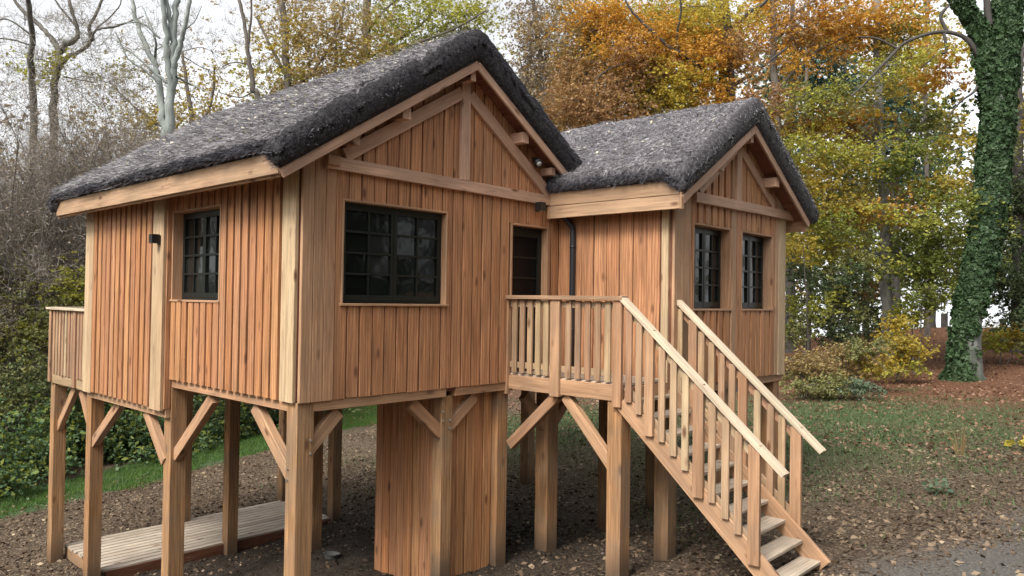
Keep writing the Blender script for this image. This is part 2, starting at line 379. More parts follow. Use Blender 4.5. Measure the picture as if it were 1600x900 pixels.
# ---------------------------------------------------------------- object helpers
WM = {}
def put(name, mesh, mat, parent=None, Mx=None, kind=None):
    o = bpy.data.objects.new(name, mesh)
    C.objects.link(o)
    if mesh is not None and mat is not None:
        if len(mesh.materials) == 0:
            mesh.materials.append(mat)
        elif mesh.materials[0] != mat:
            o.material_slots[0].link = 'OBJECT'; o.material_slots[0].material = mat
    Mx = Mx if Mx is not None else Matrix.Identity(4)
    if parent is not None:
        o.parent = parent
        o.matrix_parent_inverse = WM[parent.name].inverted()
    o.matrix_basis = Mx
    WM[o.name] = Mx.copy()
    if kind: o['kind'] = kind
    return o
def thing(name, label, cat, loc=(0, 0, 0), group=None):
    o = put(name, None, None, None, Matrix.Translation(loc))
    o['label'] = label; o['category'] = cat
    if group: o['group'] = group
    return o
def tag(o, label, cat, group=None):
    o['label'] = label; o['category'] = cat
    if group: o['group'] = group
    return o
_id = [0]
def mesh_from(verts, faces, smooth=False):
    _id[0] += 1
    me = bpy.data.meshes.new('m%d' % _id[0])
    me.from_pydata([tuple(v) for v in verts], [], faces)
    if smooth:
        me.polygons.foreach_set('use_smooth', [True]*len(me.polygons))
    me.update()
    return me
def np_mesh(V, F, smooth=False):
    """V (n,3), F (m,k) arrays"""
    _id[0] += 1
    me = bpy.data.meshes.new('m%d' % _id[0])
    V = np.ascontiguousarray(V, dtype=np.float32); F = np.ascontiguousarray(F, dtype=np.int32)
    k = F.shape[1]
    me.vertices.add(len(V)); me.vertices.foreach_set('co', V.ravel())
    me.loops.add(F.size); me.loops.foreach_set('vertex_index', F.ravel())
    me.polygons.add(len(F)); me.polygons.foreach_set('loop_start', np.arange(0, F.size, k, dtype=np.int32))
    try:
        me.polygons.foreach_set('loop_total', np.full(len(F), k, dtype=np.int32))
    except Exception:
        pass
    if smooth:
        me.polygons.foreach_set('use_smooth', np.ones(len(F), dtype=bool))
    me.update(calc_edges=True)
    me.validate()
    return me
_cache = {}
def timber_mesh(w, h, L, c=.004):
    key = ('t', round(w, 3), round(h, 3), round(L, 3))
    if key in _cache: return _cache[key]
    a, b = w/2, h/2
    c = min(c, w*.2, h*.2)
    prof = [(-a+c, -b), (a-c, -b), (a, -b+c), (a, b-c), (a-c, b), (-a+c, b), (-a, b-c), (-a, -b+c)]
    v = [(x, y, 0) for x, y in prof]+[(x, y, L) for x, y in prof]
    f = [(i, (i+1) % 8, 8+(i+1) % 8, 8+i) for i in range(8)]+[tuple(range(7, -1, -1)), tuple(range(8, 16))]
    _cache[key] = mesh_from(v, f)
    return _cache[key]
def tim(name, parent, a, b, w, h, mat, up=(0, 0, 1)):
    """squared timber from a to b; h is measured along up"""
    a, b = Vector(a), Vector(b)
    z = (b-a); L = z.length; z.normalize()
    up = Vector(up)
    y = (up-z*up.dot(z)).normalized()
    x = y.cross(z)
    m = Matrix((x, y, z)).transposed().to_4x4(); m.translation = a
    return put(name, timber_mesh(w, h, L), M[mat] if isinstance(mat, str) else mat, parent, m)
def vpost(name, parent, x, y, z0, z1, w=.17, h=.17, mat='post'):
    """upright with its near corner at x, y"""
    return tim(name, parent, (x+w/2, y+h/2, z0), (x+w/2, y+h/2, z1), w, h, mat, up=(0, 1, 0))

class Fr:
    """wall frame: u along the wall, i inwards, z up"""
    def __init__(s, O, U, I):
        s.O, s.U, s.I = Vector(O), Vector(U), Vector(I)
    def p(s, u, i, z):
        return s.O+s.U*u+s.I*i+Vector((0, 0, z))
    def mat(s, u, i, z):
        m = Matrix((s.U, s.I, Vector((0, 0, 1)))).transposed().to_4x4(); m.translation = s.p(u, i, z); return m
def boxes(fr, bl):
    """many boxes (u0,u1,i0,i1,z0,z1) joined to one mesh, in frame coordinates"""
    V, F = [], []
    for (u0, u1, i0, i1, z0, z1) in bl:
        n = len(V)
        for z in (z0, z1):
            V += [(u0, i0, z), (u1, i0, z), (u1, i1, z), (u0, i1, z)]
        F += [(n, n+3, n+2, n+1), (n+4, n+5, n+6, n+7), (n, n+1, n+5, n+4), (n+1, n+2, n+6, n+5), (n+2, n+3, n+7, n+6), (n+3, n, n+4, n+7)]
    return mesh_from(V, F)
def board(name, parent, fr, u0, u1, z0, za, zb, t, mat, i=0.0):
    """upright board, outer face t proud of plane i, top cut from za (at u0) to zb (at u1)"""
    w_ = u1-u0; key = ('b', round(w_, 3), round(za-z0, 3), round(zb-z0, 3), t)
    if key not in _cache:
        c = min(.004, w_*.2)
        prof = [(0, 0), (0, -t+c), (c, -t), (w_-c, -t), (w_, -t+c), (w_, 0)]
        v = [(x, y, 0) for x, y in prof]+[(x, y, (za-z0)+(zb-za)*x/w_) for x, y in prof]
        f = [(i_, (i_+1) % 6, 6+(i_+1) % 6, 6+i_) for i_ in range(6)]+[tuple(range(5, -1, -1)), tuple(range(6, 12))]
        _cache[key] = mesh_from(v, f)
    return put(name, _cache[key], M[mat], parent, fr.mat(u0, i, z0))
def clad(parent, fr, u0, u1, z0, ztop, pitch, bw, t, mat, holes=(), i=0.0, mats=None, name='board', pad=.0):
    n = max(1, round((u1-u0)/pitch)); p = (u1-u0)/n
    for k in range(n):
        a = u0+k*p+rnd.uniform(-.004, .004); b = a+bw+rnd.uniform(-.005, .005)
        b = min(b, u1)
        segs = [(a, b)]
        cuts = []
        for (ha, hb, hz0, hz1) in holes:
            if b <= ha or a >= hb: continue
            cuts.append((ha, hb, hz0, hz1))
        bz = z0-rnd.uniform(0, .006)
        mt = mat if not mats else rnd.choice(mats)
        tt = t+rnd.choice((-.003, 0, .003))
        if not cuts:
            board(name, parent, fr, a, b, bz, ztop(a), ztop(b), tt, mt, i)
            continue
        ha, hb, hz0, hz1 = cuts[0]
        if ha-a > .02: board(name, parent, fr, a, ha, bz, ztop(a), ztop(ha), tt, mt, i); a = ha
        if b-hb > .02: board(name, parent, fr, hb, b, bz, ztop(hb), ztop(b), tt, mt, i); b = hb
        if b-a < .02: continue
        if hz0 > bz+.03: board(name, parent, fr, a, b, bz, hz0, hz0, tt, mt, i)
        if min(ztop(a), ztop(b)) > hz1+.02: board(name, parent, fr, a, b, hz1, ztop(a), ztop(b), tt, mt, i)
def panel(name, parent, fr, u0, u1, z0, ztop, holes=(), i0=0.0, i1=.05, mat='core', extra=()):
    us = sorted(set([u0, u1]+[h[0] for h in holes]+[h[1] for h in holes]+[e for e in extra if u0 < e < u1]))
    V, F = [], []
    for a, b in zip(us[:-1], us[1:]):
        hs = sorted([(h[2], h[3]) for h in holes if h[0] < b-1e-6 and h[1] > a+1e-6])
        z = z0; rs = []
        for (p, q) in hs:
            if p > z: rs.append((z, p, p))
            z = q
        rs.append((z, ztop(a), ztop(b)))
        for (lo, ta, tb) in rs:
            n = len(V)
            V += [(a, i0, lo), (b, i0, lo), (b, i1, lo), (a, i1, lo), (a, i0, ta), (b, i0, tb), (b, i1, tb), (a, i1, ta)]
            F += [(n, n+3, n+2, n+1), (n+4, n+5, n+6, n+7), (n, n+1, n+5, n+4), (n+1, n+2, n+6, n+5), (n+2, n+3, n+7, n+6), (n+3, n, n+4, n+7)]
    return put(name, mesh_from(V, F), M[mat], parent, fr.mat(0, 0, 0))

def window(parent, fr, u0, u1, z0, z1, depth, proud=.03, cols=2, rows=4, trim=.024, label=None):
    """casement with two glazed sashes in a timber lining"""
    d = depth
    a0, a1, b0, b1 = u0+trim, u1-trim, z0+trim, z1-trim
    fw = .045
    root = put('window', boxes(fr, [(a0, a0+fw, d, d+.06, b0, b1), (a1-fw, a1, d, d+.06, b0, b1),
        (a0+fw, a1-fw, d, d+.06, b0, b0+fw), (a0+fw, a1-fw, d, d+.06, b1-fw, b1)]), M['black'], parent, fr.mat(0, 0, 0))
    # lining boards
    for (p, q, ww, hh, up) in (((u0+trim/2, z0), (u0+trim/2, z1), trim, 0, 0), ((u1-trim/2, z0), (u1-trim/2, z1), trim, 0, 0)):
        P, Q_ = fr.p(p[0], (d+.06-proud)/2, p[1]), fr.p(q[0], (d+.06-proud)/2, q[1])
        tim('lining', root, P, Q_, trim, d+.06+proud, 'beam', up=fr.I)
    for zc, ov in ((z0+trim/2, .012), (z1-trim/2, 0)):
        P, Q_ = fr.p(u0+trim-ov*3, (d+.06-proud)/2-ov*.5, zc), fr.p(u1-trim+ov*3, (d+.06-proud)/2-ov*.5, zc)
        tim('sill' if ov else 'lining', root, P, Q_, d+.06+proud+ov, trim, 'beam', up=(0, 0, 1))
    mid = (a0+a1)/2
    for (s0, s1) in ((a0+fw*.6, mid+.004), (mid-.004, a1-fw*.6)):
        st = .042
        j = d-.012 if s0 > a0+fw else d-.008
        q0, q1, r0, r1 = s0, s1, b0+fw*.6, b1-fw*.6
        put('sash', boxes(fr, [(q0, q0+st, j, j+.04, r0, r1), (q1-st, q1, j, j+.04, r0, r1), (q0+st, q1-st, j, j+.04, r0, r0+st*1.3), (q0+st, q1-st, j, j+.04, r1-st, r1)]), M['black'], root, fr.mat(0, 0, 0))
        g0, g1, h0, h1 = q0+st, q1-st, r0+st*1.3, r1-st
        mt = .02
        for c in range(1, cols):
            u = g0+(g1-g0)*c/cols
            put('muntin', boxes(fr, [(u-mt/2, u+mt/2, j+.004, j+.036, h0, h1)]), M['black'], root, fr.mat(0, 0, 0))
        for r in range(1, rows):
            z = h0+(h1-h0)*r/rows
            put('muntin', boxes(fr, [(g0, g1, j-.002, j+.034, z-mt/2, z+mt/2)]), M['black'], root, fr.mat(0, 0, 0))
        for c in range(cols):
            for r in range(rows):
                pu0 = g0+(g1-g0)*c/cols; pu1 = g0+(g1-g0)*(c+1)/cols
                pz0 = h0+(h1-h0)*r/rows; pz1 = h0+(h1-h0)*(r+1)/rows
                t1, t2 = rnd.uniform(-.003, .003), rnd.uniform(-.003, .003)
                k = len(_cache)
                me = mesh_from([(pu0, j+.022, pz0), (pu1, j+.022+t1, pz0), (pu1, j+.022+t1+t2, pz1), (pu0, j+.022+t2, pz1),
                                (pu0, j+.027, pz0), (pu1, j+.027+t1, pz0), (pu1, j+.027+t1+t2, pz1), (pu0, j+.027+t2, pz1)],
                               [(0, 1, 2, 3), (7, 6, 5, 4), (0, 4, 5, 1), (1, 5, 6, 2), (2, 6, 7, 3), (3, 7, 4, 0)])
                put('pane', me, M['glass'], root, fr.mat(0, 0, 0))
    if label: root['label'] = label
    return root

# ---------------------------------------------------------------- ground
GP = np.array([(0,0,-2.0),(0,6.6,-3.05),(1.9,6.9,-2.92),(3.75,6.9,-2.86),(1.95,5.1,-3.03),(3.85,5.0,-2.9),(1.85,2.6,-2.36),(0,2.6,-2.55),(1.8,1.1,-2.22),(1.8,0,-2.1),
 (2.7,0,-2.1),(3.5,0,-2.15),(5.2,.3,-2.28),(6.3,.3,-2.23),(6.3,2.9,-2.3),(3.65,-1.6,-1.9),(4.9,-1.55,-1.86),(2.8,-1.6,-1.88),(3.7,-3.4,-1.56),(2.7,-3.4,-1.58),
 (6.4,-4.5,-1.5),(-3.7,-6,-.85),(-4,0,-2.0),(-3,6,-3.1),(0,9.5,-3.0),(3.5,10.5,-2.95),(11,13.5,-2.9),(20,22,-3),(-10,15,-3.2),(9,-1,-1.65),(9,5.8,-2.1),
 (14,0,-1.5),(14,6,-1.9),(24.7,0,-1.45),(36,4,-.75),(45,6,-.2),(46,0,-.1),(40,-4,-.4),(52,5,-.9),(25,12,-1.9),(40,25,-2.8),(0,40,-3),(-30,30,-3.3),(75,6,-5),(120,10,-10),
 (300,40,-18),(60,-30,-1),(20,-15,-1),(0,-25,-.6),(-30,-10,-1.5),(-100,-50,-2),(-100,100,-4),(60,100,-8),(300,300,-18),(0,-300,-1),(300,-200,-14),(-350,350,-8),(-350,-350,-3)], dtype=float)
def _k(d): return np.sqrt(d*d+1.5)
_A = _k(np.linalg.norm(GP[:, None, :2]-GP[None, :, :2], axis=2))
_A = np.block([[_A, np.ones((len(GP), 1))], [np.ones((1, len(GP))), np.zeros((1, 1))]])
_w = np.linalg.solve(_A, np.append(GP[:, 2], 0))
def gz(x, y):
    x = np.atleast_1d(np.asarray(x, float)); y = np.atleast_1d(np.asarray(y, float))
    d = _k(np.hypot(x[:, None]-GP[None, :, 0], y[:, None]-GP[None, :, 1]))
    return d@_w[:-1]+_w[-1]
def gz1(x, y): return float(gz(x, y)[0])
def axis(lo, hi, step, far):
    a = list(np.arange(lo, hi+1e-6, step)); s = step
    left, right = [], []
    x = lo
    while x > -far: s *= 1.16; x -= s; left.append(x)
    x = hi; s = step
    while x < far: s *= 1.16; x += s; right.append(x)
    return np.array(left[::-1]+a+right)
gx, gy = axis(-2.5, 13, .09, 400), axis(-5, 12.5, .09, 400)
X, Y = np.meshgrid(gx, gy, indexing='ij')
X, Y = X.ravel(), Y.ravel()
Z = gz(X, Y)
near = np.clip(1-np.maximum(np.hypot(X-4, Y-2)-9, 0)/8, 0, 1)
def sstep(a, b, x):
    t = np.clip((x-a)/(b-a), 0, 1); return t*t*(3-2*t)
# what covers the ground: leaf litter, grass, gravel
e1 = Y-(9.3+.33*X)             # signed distance to the near edge of the green strip
e2 = Y-(10.85+.33*X+.012*X*X)
grass = sstep(-.2, .25, e1)*(1-sstep(.2, .9, e2))*sstep(-8, -5, X)
pale = np.exp(-(((X-12.5)/5.0)**2+((Y+.3)/3.6)**2))+np.exp(-(((X-10.5)/3.2)**2+((Y-6)/2.8)**2))
_gn = np.array([noise.fractal(Vector((x*.8, y*.8, 2)), 1, 2, 4) if abs(x-6) < 12 and abs(y+4) < 8 else 0 for x, y in zip(X, Y)])
gravel = sstep(.9, -1.0, Y+.8*_gn-(-3.25-.33*(X-2.6)))*sstep(1.5, 3, X)*sstep(24, 9, X)
dirt = np.exp(-(((X-2.6)/3.6)**2+((Y-2.8)/4.2)**2)**2)
litter = 1-.85*dirt
nz = np.array([noise.fractal(Vector((x*1.7, y*1.7, 0)), 1.0, 2.0, 4) if n > 0 else 0 for x, y, n in zip(X, Y, near)])
nf = np.array([noise.noise(Vector((x*9, y*9, 3))) if n > 0 else 0 for x, y, n in zip(X, Y, near)])
Z2 = Z+near*(.035*nz*(1-gravel)+.022*nf*(.25+dirt)*(1-gravel))
ni, nj = len(gx), len(gy)
idx = np.arange(ni*nj).reshape(ni, nj)
F = np.stack([idx[:-1, :-1].ravel(), idx[1:, :-1].ravel(), idx[1:, 1:].ravel(), idx[:-1, 1:].ravel()], 1)
gm = np_mesh(np.stack([X, Y, Z2], 1), F, True)
ca = gm.color_attributes.new('cover', 'FLOAT_COLOR', 'POINT')
cov = np.stack([litter, np.clip(grass*1.2+pale*.85, 0, 1), gravel, np.ones_like(X)], 1).astype(np.float32)
ca.data.foreach_set('color', cov.ravel())
ground = put('ground', gm, M['ground'], kind='structure')

# ---------------------------------------------------------------- thatch
def thatch(parent, xr, zr, s, x0, x1, y0, y1, tv, nb, lf=.19, name='thatch', litter=260, rim=.985, open_x1=False):
    """heather roof: bushy skin over both slopes, rounded at eaves and gable ends"""
    xs = np.arange(x0, x1+.02, .032); ys = np.arange(y0, y1+.02, .04)
    # add closely spaced sections near the edges
    e = np.array([0, .006, .02, .04, .07, .10, .14])
    ys = np.unique(np.round(np.concatenate([ys[(ys > y0+.16) & (ys < y1-.16)], y0+e, y1-e]), 4))
    xs = np.unique(np.round(np.concatenate([xs[(xs > x0+.16) & (xs < x1-.16)], x0+e, x1-e]), 4))
    XX, YY = np.meshgrid(xs, ys, indexing='ij')
    def surf(x, y, up):
        dx = np.minimum(x-x0, x1-x); dy = np.minimum(y-y0, y1-y)
        def f(d, r): q = np.clip(1-d/r, 0, 1); return np.sqrt(np.maximum(0, 1-q*q))
        k = np.minimum(f(dx, .10), f(dy, .08))
        deck = zr-s*np.sqrt((x-xr)**2+.0004)
        # rounded ridge, thinner towards the eaves, overlapping courses
        dist = np.abs(x-xr)
        th = tv*(1.0-.06*dist)
        lift = (lf*np.clip(1-dx/.42, 0, 1)**.8)*np.clip((dy-.10)/.22, 0, 1)
        top = zr+tv-s*np.sqrt((x-xr)**2+.0015)-(tv-th)
        bot = deck+lift
        mid = bot+(top-bot)*.5
        if up:
            return mid+(top-mid)*k
        return mid-(mid-bot)*k
    T = surf(XX, YY, True); Bm = surf(XX, YY, False)
    nn = np.zeros_like(T)
    for i in range(T.shape[0]):
        for j in range(T.shape[1]):
            x, y = XX[i, j], YY[i, j]
            d = abs(x-xr)
            n1 = noise.fractal(Vector((x*2.1, y*2.1, 5)), .9, 2.2, 4)
            n2 = noise.noise(Vector((x*11, y*11, 9)))
            wob = d+.07*noise.noise(Vector((y*1.1, 3, xr)))
            saw = (wob/.78) % 1.0
            gate = .35+.65*max(0, min(1, .5+2.2*noise.noise(Vector((y*.45, saw//1+wob//.78, 7)))))
            step = (-.12*math.exp(-((saw-.04)/.05)**2)-.06*math.exp(-((saw-1)/.03)**2))*gate+.04*(1-saw)
            if d < .2: step *= .2
            nn[i, j] = .026*n1+.020*n2+step
    dx = np.minimum(XX-x0, x1-XX); dy = np.minimum(YY-y0, y1-YY)
    T = T+nn*np.clip(np.minimum(dx, dy)/.1, .25, 1)
    a, b = T.shape
    jx = .012*np.random.default_rng(3).standard_normal(T.shape)
    V = np.concatenate([np.stack([XX+jx, YY, T], -1).reshape(-1, 3), np.stack([XX, YY, Bm], -1).reshape(-1, 3)])
    id1 = np.arange(a*b).reshape(a, b); id2 = id1+a*b
    F = [np.stack([id1[:-1, :-1].ravel(), id1[1:, :-1].ravel(), id1[1:, 1:].ravel(), id1[:-1, 1:].ravel()], 1),
         np.stack([id2[:-1, :-1].ravel(), id2[:-1, 1:].ravel(), id2[1:, 1:].ravel(), id2[1:, :-1].ravel()], 1)]
    for (p, q) in ((id1[:, 0], id2[:, 0]), (id2[:, -1], id1[:, -1]), (id2[0], id1[0]), (id1[-1], id2[-1])):
        F.append(np.stack([p[:-1], q[:-1], q[1:], p[1:]], 1))
    me = np_mesh(V, np.concatenate(F), True)
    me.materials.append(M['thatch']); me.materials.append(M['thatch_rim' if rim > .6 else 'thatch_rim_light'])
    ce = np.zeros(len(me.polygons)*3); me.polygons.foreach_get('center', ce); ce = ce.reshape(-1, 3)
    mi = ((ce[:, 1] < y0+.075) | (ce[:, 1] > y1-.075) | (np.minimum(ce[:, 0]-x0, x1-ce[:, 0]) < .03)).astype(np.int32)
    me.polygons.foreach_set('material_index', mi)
    root = put(name, me, M['thatch'], parent)
    # bristles
    r = np.random.default_rng(11)
    n = nb
    px = r.uniform(x0+.01, x1-.01, n); py = r.uniform(y0+.0, y1-.0, n)
    k = n//5
    py[:k] = y0+np.abs(r.normal(0, .05, k)); py[k:k+k//3] = y1-np.abs(r.normal(0, .05, k//3))
    m = k+k//3
    px[m:m+k] = x0+np.abs(r.normal(0, .06, k))
    px = np.clip(px, x0+.003, x1-.003); py = np.clip(py, y0+.003, y1-.003)
    ii = np.clip(np.searchsorted(xs, px)-1, 0, a-2); jj = np.clip(np.searchsorted(ys, py)-1, 0, b-2)
    fx = (px-xs[ii])/(xs[ii+1]-xs[ii]); fy = (py-ys[jj])/(ys[jj+1]-ys[jj])
    pz = (T[ii, jj]*(1-fx)*(1-fy)+T[ii+1, jj]*fx*(1-fy)+T[ii, jj+1]*(1-fx)*fy+T[ii+1, jj+1]*fx*fy)
    edge = (np.minimum(py-y0, y1-py) < .1) | (np.minimum(px-x0, x1-px) < .08)
    bz = Bm[ii, jj]
    tq = r.uniform(0, 1, n)
    pz = np.where(edge, bz+(pz-bz)*tq, pz)
    sg = np.sign(px-xr)
    nrm = 1/math.hypot(1, s)
    down = np.stack([sg*nrm, np.zeros(n), -s*np.ones(n)*nrm], 1)
    up = np.stack([sg*s*nrm, np.zeros(n), np.ones(n)*nrm], 1)
    dirv = down*r.uniform(.5, 1.2, n)[:, None]+up*r.uniform(.0, .16, n)[:, None]+r.normal(0, .27, (n, 3))
    fe = (py-y0 < .1); be = (y1-py < .1)
    dirv[fe] = dirv[fe]*1.1+np.array([0, -.28, -.05]); dirv[be] = dirv[be]*.6+np.array([0, .8, -.1])
    dirv /= np.linalg.norm(dirv, axis=1)[:, None]
    ln = r.uniform(.04, .14, n)*(1+.25*r.standard_normal(n).clip(-1, 2))
    ln[fe] *= .55; ln[edge] *= .7
    side = np.cross(dirv, r.normal(0, 1, (n, 3))); side /= np.linalg.norm(side, axis=1)[:, None]
    wd = r.uniform(.0025, .006, n)[:, None]
    P = np.stack([px, py, pz], 1)-dirv*.015
    # the joints between courses stay open
    wob = np.abs(px-xr)+.07*np.array([noise.noise(Vector((y*1.1, 3, xr))) for y in py])
    gate = .35+.65*np.clip(.5+2.2*np.array([noise.noise(Vector((y*.45, 0+q//.78, 7))) for y, q in zip(py, wob)]), 0, 1)
    sw = (wob/.78) % 1.0
    keep = ~((sw < .085) & (sw > .005) & (gate > .55) & (np.abs(px-xr) > .25) & (r.uniform(0, 1, n) < .93))
    V = np.stack([P-side*wd, P+side*wd, P+dirv*ln[:, None]+side*wd*.2], 1).reshape(-1, 3)
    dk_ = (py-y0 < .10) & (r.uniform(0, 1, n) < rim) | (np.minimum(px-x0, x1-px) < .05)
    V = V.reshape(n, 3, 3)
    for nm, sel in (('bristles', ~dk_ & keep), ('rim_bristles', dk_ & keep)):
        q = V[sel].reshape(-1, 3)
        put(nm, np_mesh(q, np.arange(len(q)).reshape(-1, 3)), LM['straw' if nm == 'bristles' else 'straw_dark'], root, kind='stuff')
    # dry leaves and pale bits caught on the slope
    n = litter
    px = r.uniform(x0+.15, x1-.1, n); py = r.uniform(y0+.2, y1-.1, n)
    ii = np.clip(np.searchsorted(xs, px)-1, 0, a-2); jj = np.clip(np.searchsorted(ys, py)-1, 0, b-2)
    P = np.stack([px, py, T[ii, jj]+.03], 1)
    put('caught_leaves', leaf_mesh(P, r.uniform(.012, .03, n), r, flat=.5), LM['rooflitter'], root, kind='stuff')
    return root

def leaf_mesh(P, size, r, flat=0.0, aspect=.62):
    """small folded leaves at points P"""
    n = len(P)
    d = r.normal(0, 1, (n, 3)); d[:, 2] *= (1-flat); d /= np.linalg.norm(d, axis=1)[:, None]
    q = r.normal(0, 1, (n, 3)); q[:, 2] *= (1-flat)
    s = np.cross(d, np.cross(d, q)); s /= np.linalg.norm(s, axis=1)[:, None]+1e-9
    size = np.broadcast_to(size, (n,))[:, None]
    up = np.cross(d, s)
    V = np.stack([P-d*size, P-s*size*aspect+up*size*.15, P+d*size, P+s*size*aspect+up*size*.15], 1).reshape(-1, 3)
    return np_mesh(V, np.arange(4*n).reshape(-1, 4))

M['door_glass'] = simple('dark_door_glass', (.004, .005, .006), .3, spec=.15)
M['bucket'] = simple('dull_grey_rubber', (.07, .07, .066), .7, noise_amt=.3)
# ================================================================ main cabin
XR, ZR, SL = 1.943, 3.50, .64
XW, YW, W2 = 3.633, -1.632, 2.932
cab = thing('stilt_cabin', 'larger timber cabin on tall stilts with the big dark thatched roof, left of the stairs', 'cabin', (0, 0, -2))
deckz = lambda x: ZR-SL*abs(x-XR)
front = Fr((0, 0, 0), (1, 0, 0), (0, 1, 0))
left = Fr((0, 0, 0), (0, -1, 0), (1, 0, 0))       # u = -y
W1 = (.424, 1.76, .862, 1.872)
DR = (2.755, 3.44, .06, 1.84)
ftop = lambda u: deckz(u)-.02
fw = panel('front_wall', cab, front, .03, XW+.02, 0, ftop, [W1, DR], .0, .05, extra=(XR,))
for a, b in ((0, .118), (.122, .238), (.242, .352)):
    board('corner_board', fw, front, a, b, -.01, deckz(a)-.03, deckz(b)-.03, .032, 'beam')
clad(fw, front, .36, XW, -.004, ftop, .148, .131, .02, 'clad', [W1, DR], mats=['clad'])
LW = (-2.606, -1.459, .865, 1.884)
lt = lambda u: 2.2
lw = panel('side_wall', cab, left, -2.63, -.03, 0, lt, [LW], .0, .05)
board('corner_board', lw, left, -.13, -.034, -.012, 2.12, 2.12, .034, 'pale'); board('corner_board', lw, left, -.262, -.134, -.012, 2.12, 2.12, .03, 'pale')
clad(lw, left, -2.60, -.268, -.004, lt, .149, .108, .034, 'cladr', [LW], mats=['cladr', 'cladr', 'clad'])
# projecting bay further back
bay = Fr((-.078, 0, 0), (0, -1, 0), (1, 0, 0))
bw_ = panel('bay_wall', cab, bay, -5.06, -2.64, -.334, lambda u: 2.14, [], .0, .09)
clad(bw_, bay, -4.80, -2.93, -.338, lambda u: 2.12, .16, .108, .034, 'cladr', mats=['cladr', 'cladr', 'clad'])
for a, b in ((-2.92, -2.78), (-2.776, -2.635)):
    board('corner_board', bw_, bay, a, b, -.36, 2.12, 2.12, .036, 'pale')
for a, b in ((-5.09, -4.95), (-4.946, -4.81)):
    board('corner_board', bw_, bay, a, b, -.36, 2.12, 2.12, .036, 'pale')
ret = Fr((0, 2.63, 0), (1, 0, 0), (0, 1, 0))
board('return_board', bw_, ret, -.078, .0, -.34, 2.12, 2.12, .02, 'clad')
back = Fr((0, 5.08, 0), (-1, 0, 0), (0, -1, 0))
bk = panel('back_wall', cab, back, -XW, 0, -.05, lambda u: deckz(-u)-.02, [(-2.9, -1.1, .05, 1.95)], 0, .05, extra=(-XR,))
clad(bk, back, -XW, 0, -.05, lambda u: deckz(-u)-.02, .15, .12, .024, 'clad', [(-2.9, -1.1, .05, 1.95)])
put('glazed_door', boxes(back, [(-2.9, -1.1, .03, .07, .05, 1.95)]), M['pane_dark'], cab, back.mat(0, 0, 0))
right = Fr((XW, 0, 0), (0, 1, 0), (-1, 0, 0))
panel('inner_wall', cab, right, 0.06, 5.0, -.05, lambda u: 2.3, [], .06, .11)

window(cab, front, *W1, depth=.05)
window(cab, left, *LW, depth=.085)
# entrance door
dr = put('entrance_door', boxes(front, [(DR[0]+.03, DR[0]+.12, .06, .10, DR[2], DR[3]-.03), (DR[1]-.12, DR[1]-.03, .06, .10, DR[2], DR[3]-.03),
    (DR[0]+.12, DR[1]-.12, .06, .10, DR[2], .72), (DR[0]+.12, DR[1]-.12, .06, .10, 1.70, DR[3]-.03)]), M['black'], cab, front.mat(0, 0, 0))
for k in range(1, 4):
    z = .72+.98*k/4
    put('muntin', boxes(front, [(DR[0]+.12, DR[1]-.12, .068, .09, z-.009, z+.009)]), M['black'], dr, front.mat(0, 0, 0))
for k in range(4):
    z = .72+.98*k/4
    put('pane', boxes(front, [(DR[0]+.12, DR[1]-.12, .082, .087, z, z+.245)]), M['door_glass'], dr, front.mat(0, 0, 0))
put('door_handle', boxes(front, [(DR[0]+.06, DR[0]+.085, .02, .06, .86, 1.0), (DR[0]+.06, DR[0]+.17, .015, .03, .95, .965)]), M['screw'], dr, front.mat(0, 0, 0))
tim('door_lining', cab, (DR[0]+.012, .03, DR[2]), (DR[0]+.012, .03, DR[3]), .024, .12, 'beam', up=(0, 1, 0))
tim('door_lining', cab, (DR[1]-.02, .03, DR[2]), (DR[1]-.02, .03, DR[3]), .05, .13, 'beam', up=(0, 1, 0))
tim('door_lining', cab, (DR[0]+.024, .03, DR[3]-.012), (DR[1]-.045, .03, DR[3]-.012), .12, .024, 'beam')

# gable framing laid over the boards
tim('tie_beam', cab, (.225, -.045, 2.185), (3.50, -.045, 2.16), .05, .12, 'truss')
tim('king_post', cab, (1.965, -.047, 2.235), (1.965, -.047, 3.42), .13, .045, 'truss', up=(0, 1, 0))
tim('rafter_brace', cab, (.42, -.043, 2.27), (1.905, -.043, 3.17), .045, .135, 'truss')
tim('rafter_brace', cab, (3.40, -.043, 2.23), (2.03, -.043, 3.17), .045, .135, 'truss')
tim('tie_block', cab, (.21, -.06, 2.20), (.34, -.06, 2.20), .09, .09, 'beam')
tim('ridge_beam', cab, (XR-.02, -.21, 3.33), (XR-.02, .5, 3.33), .075, .11, 'truss')
for px in (1.03, 2.78):
    tim('purlin', cab, (px, -.205, deckz(px)-.155), (px, .6, deckz(px)-.155), .10, .12, 'truss', up=(0, 0, 1))
for px, zz in ((.45, 0), (3.3, 0)):
    tim('purlin', cab, (px, -.19, deckz(px)-.14), (px, .3, deckz(px)-.14), .08, .09, 'truss')
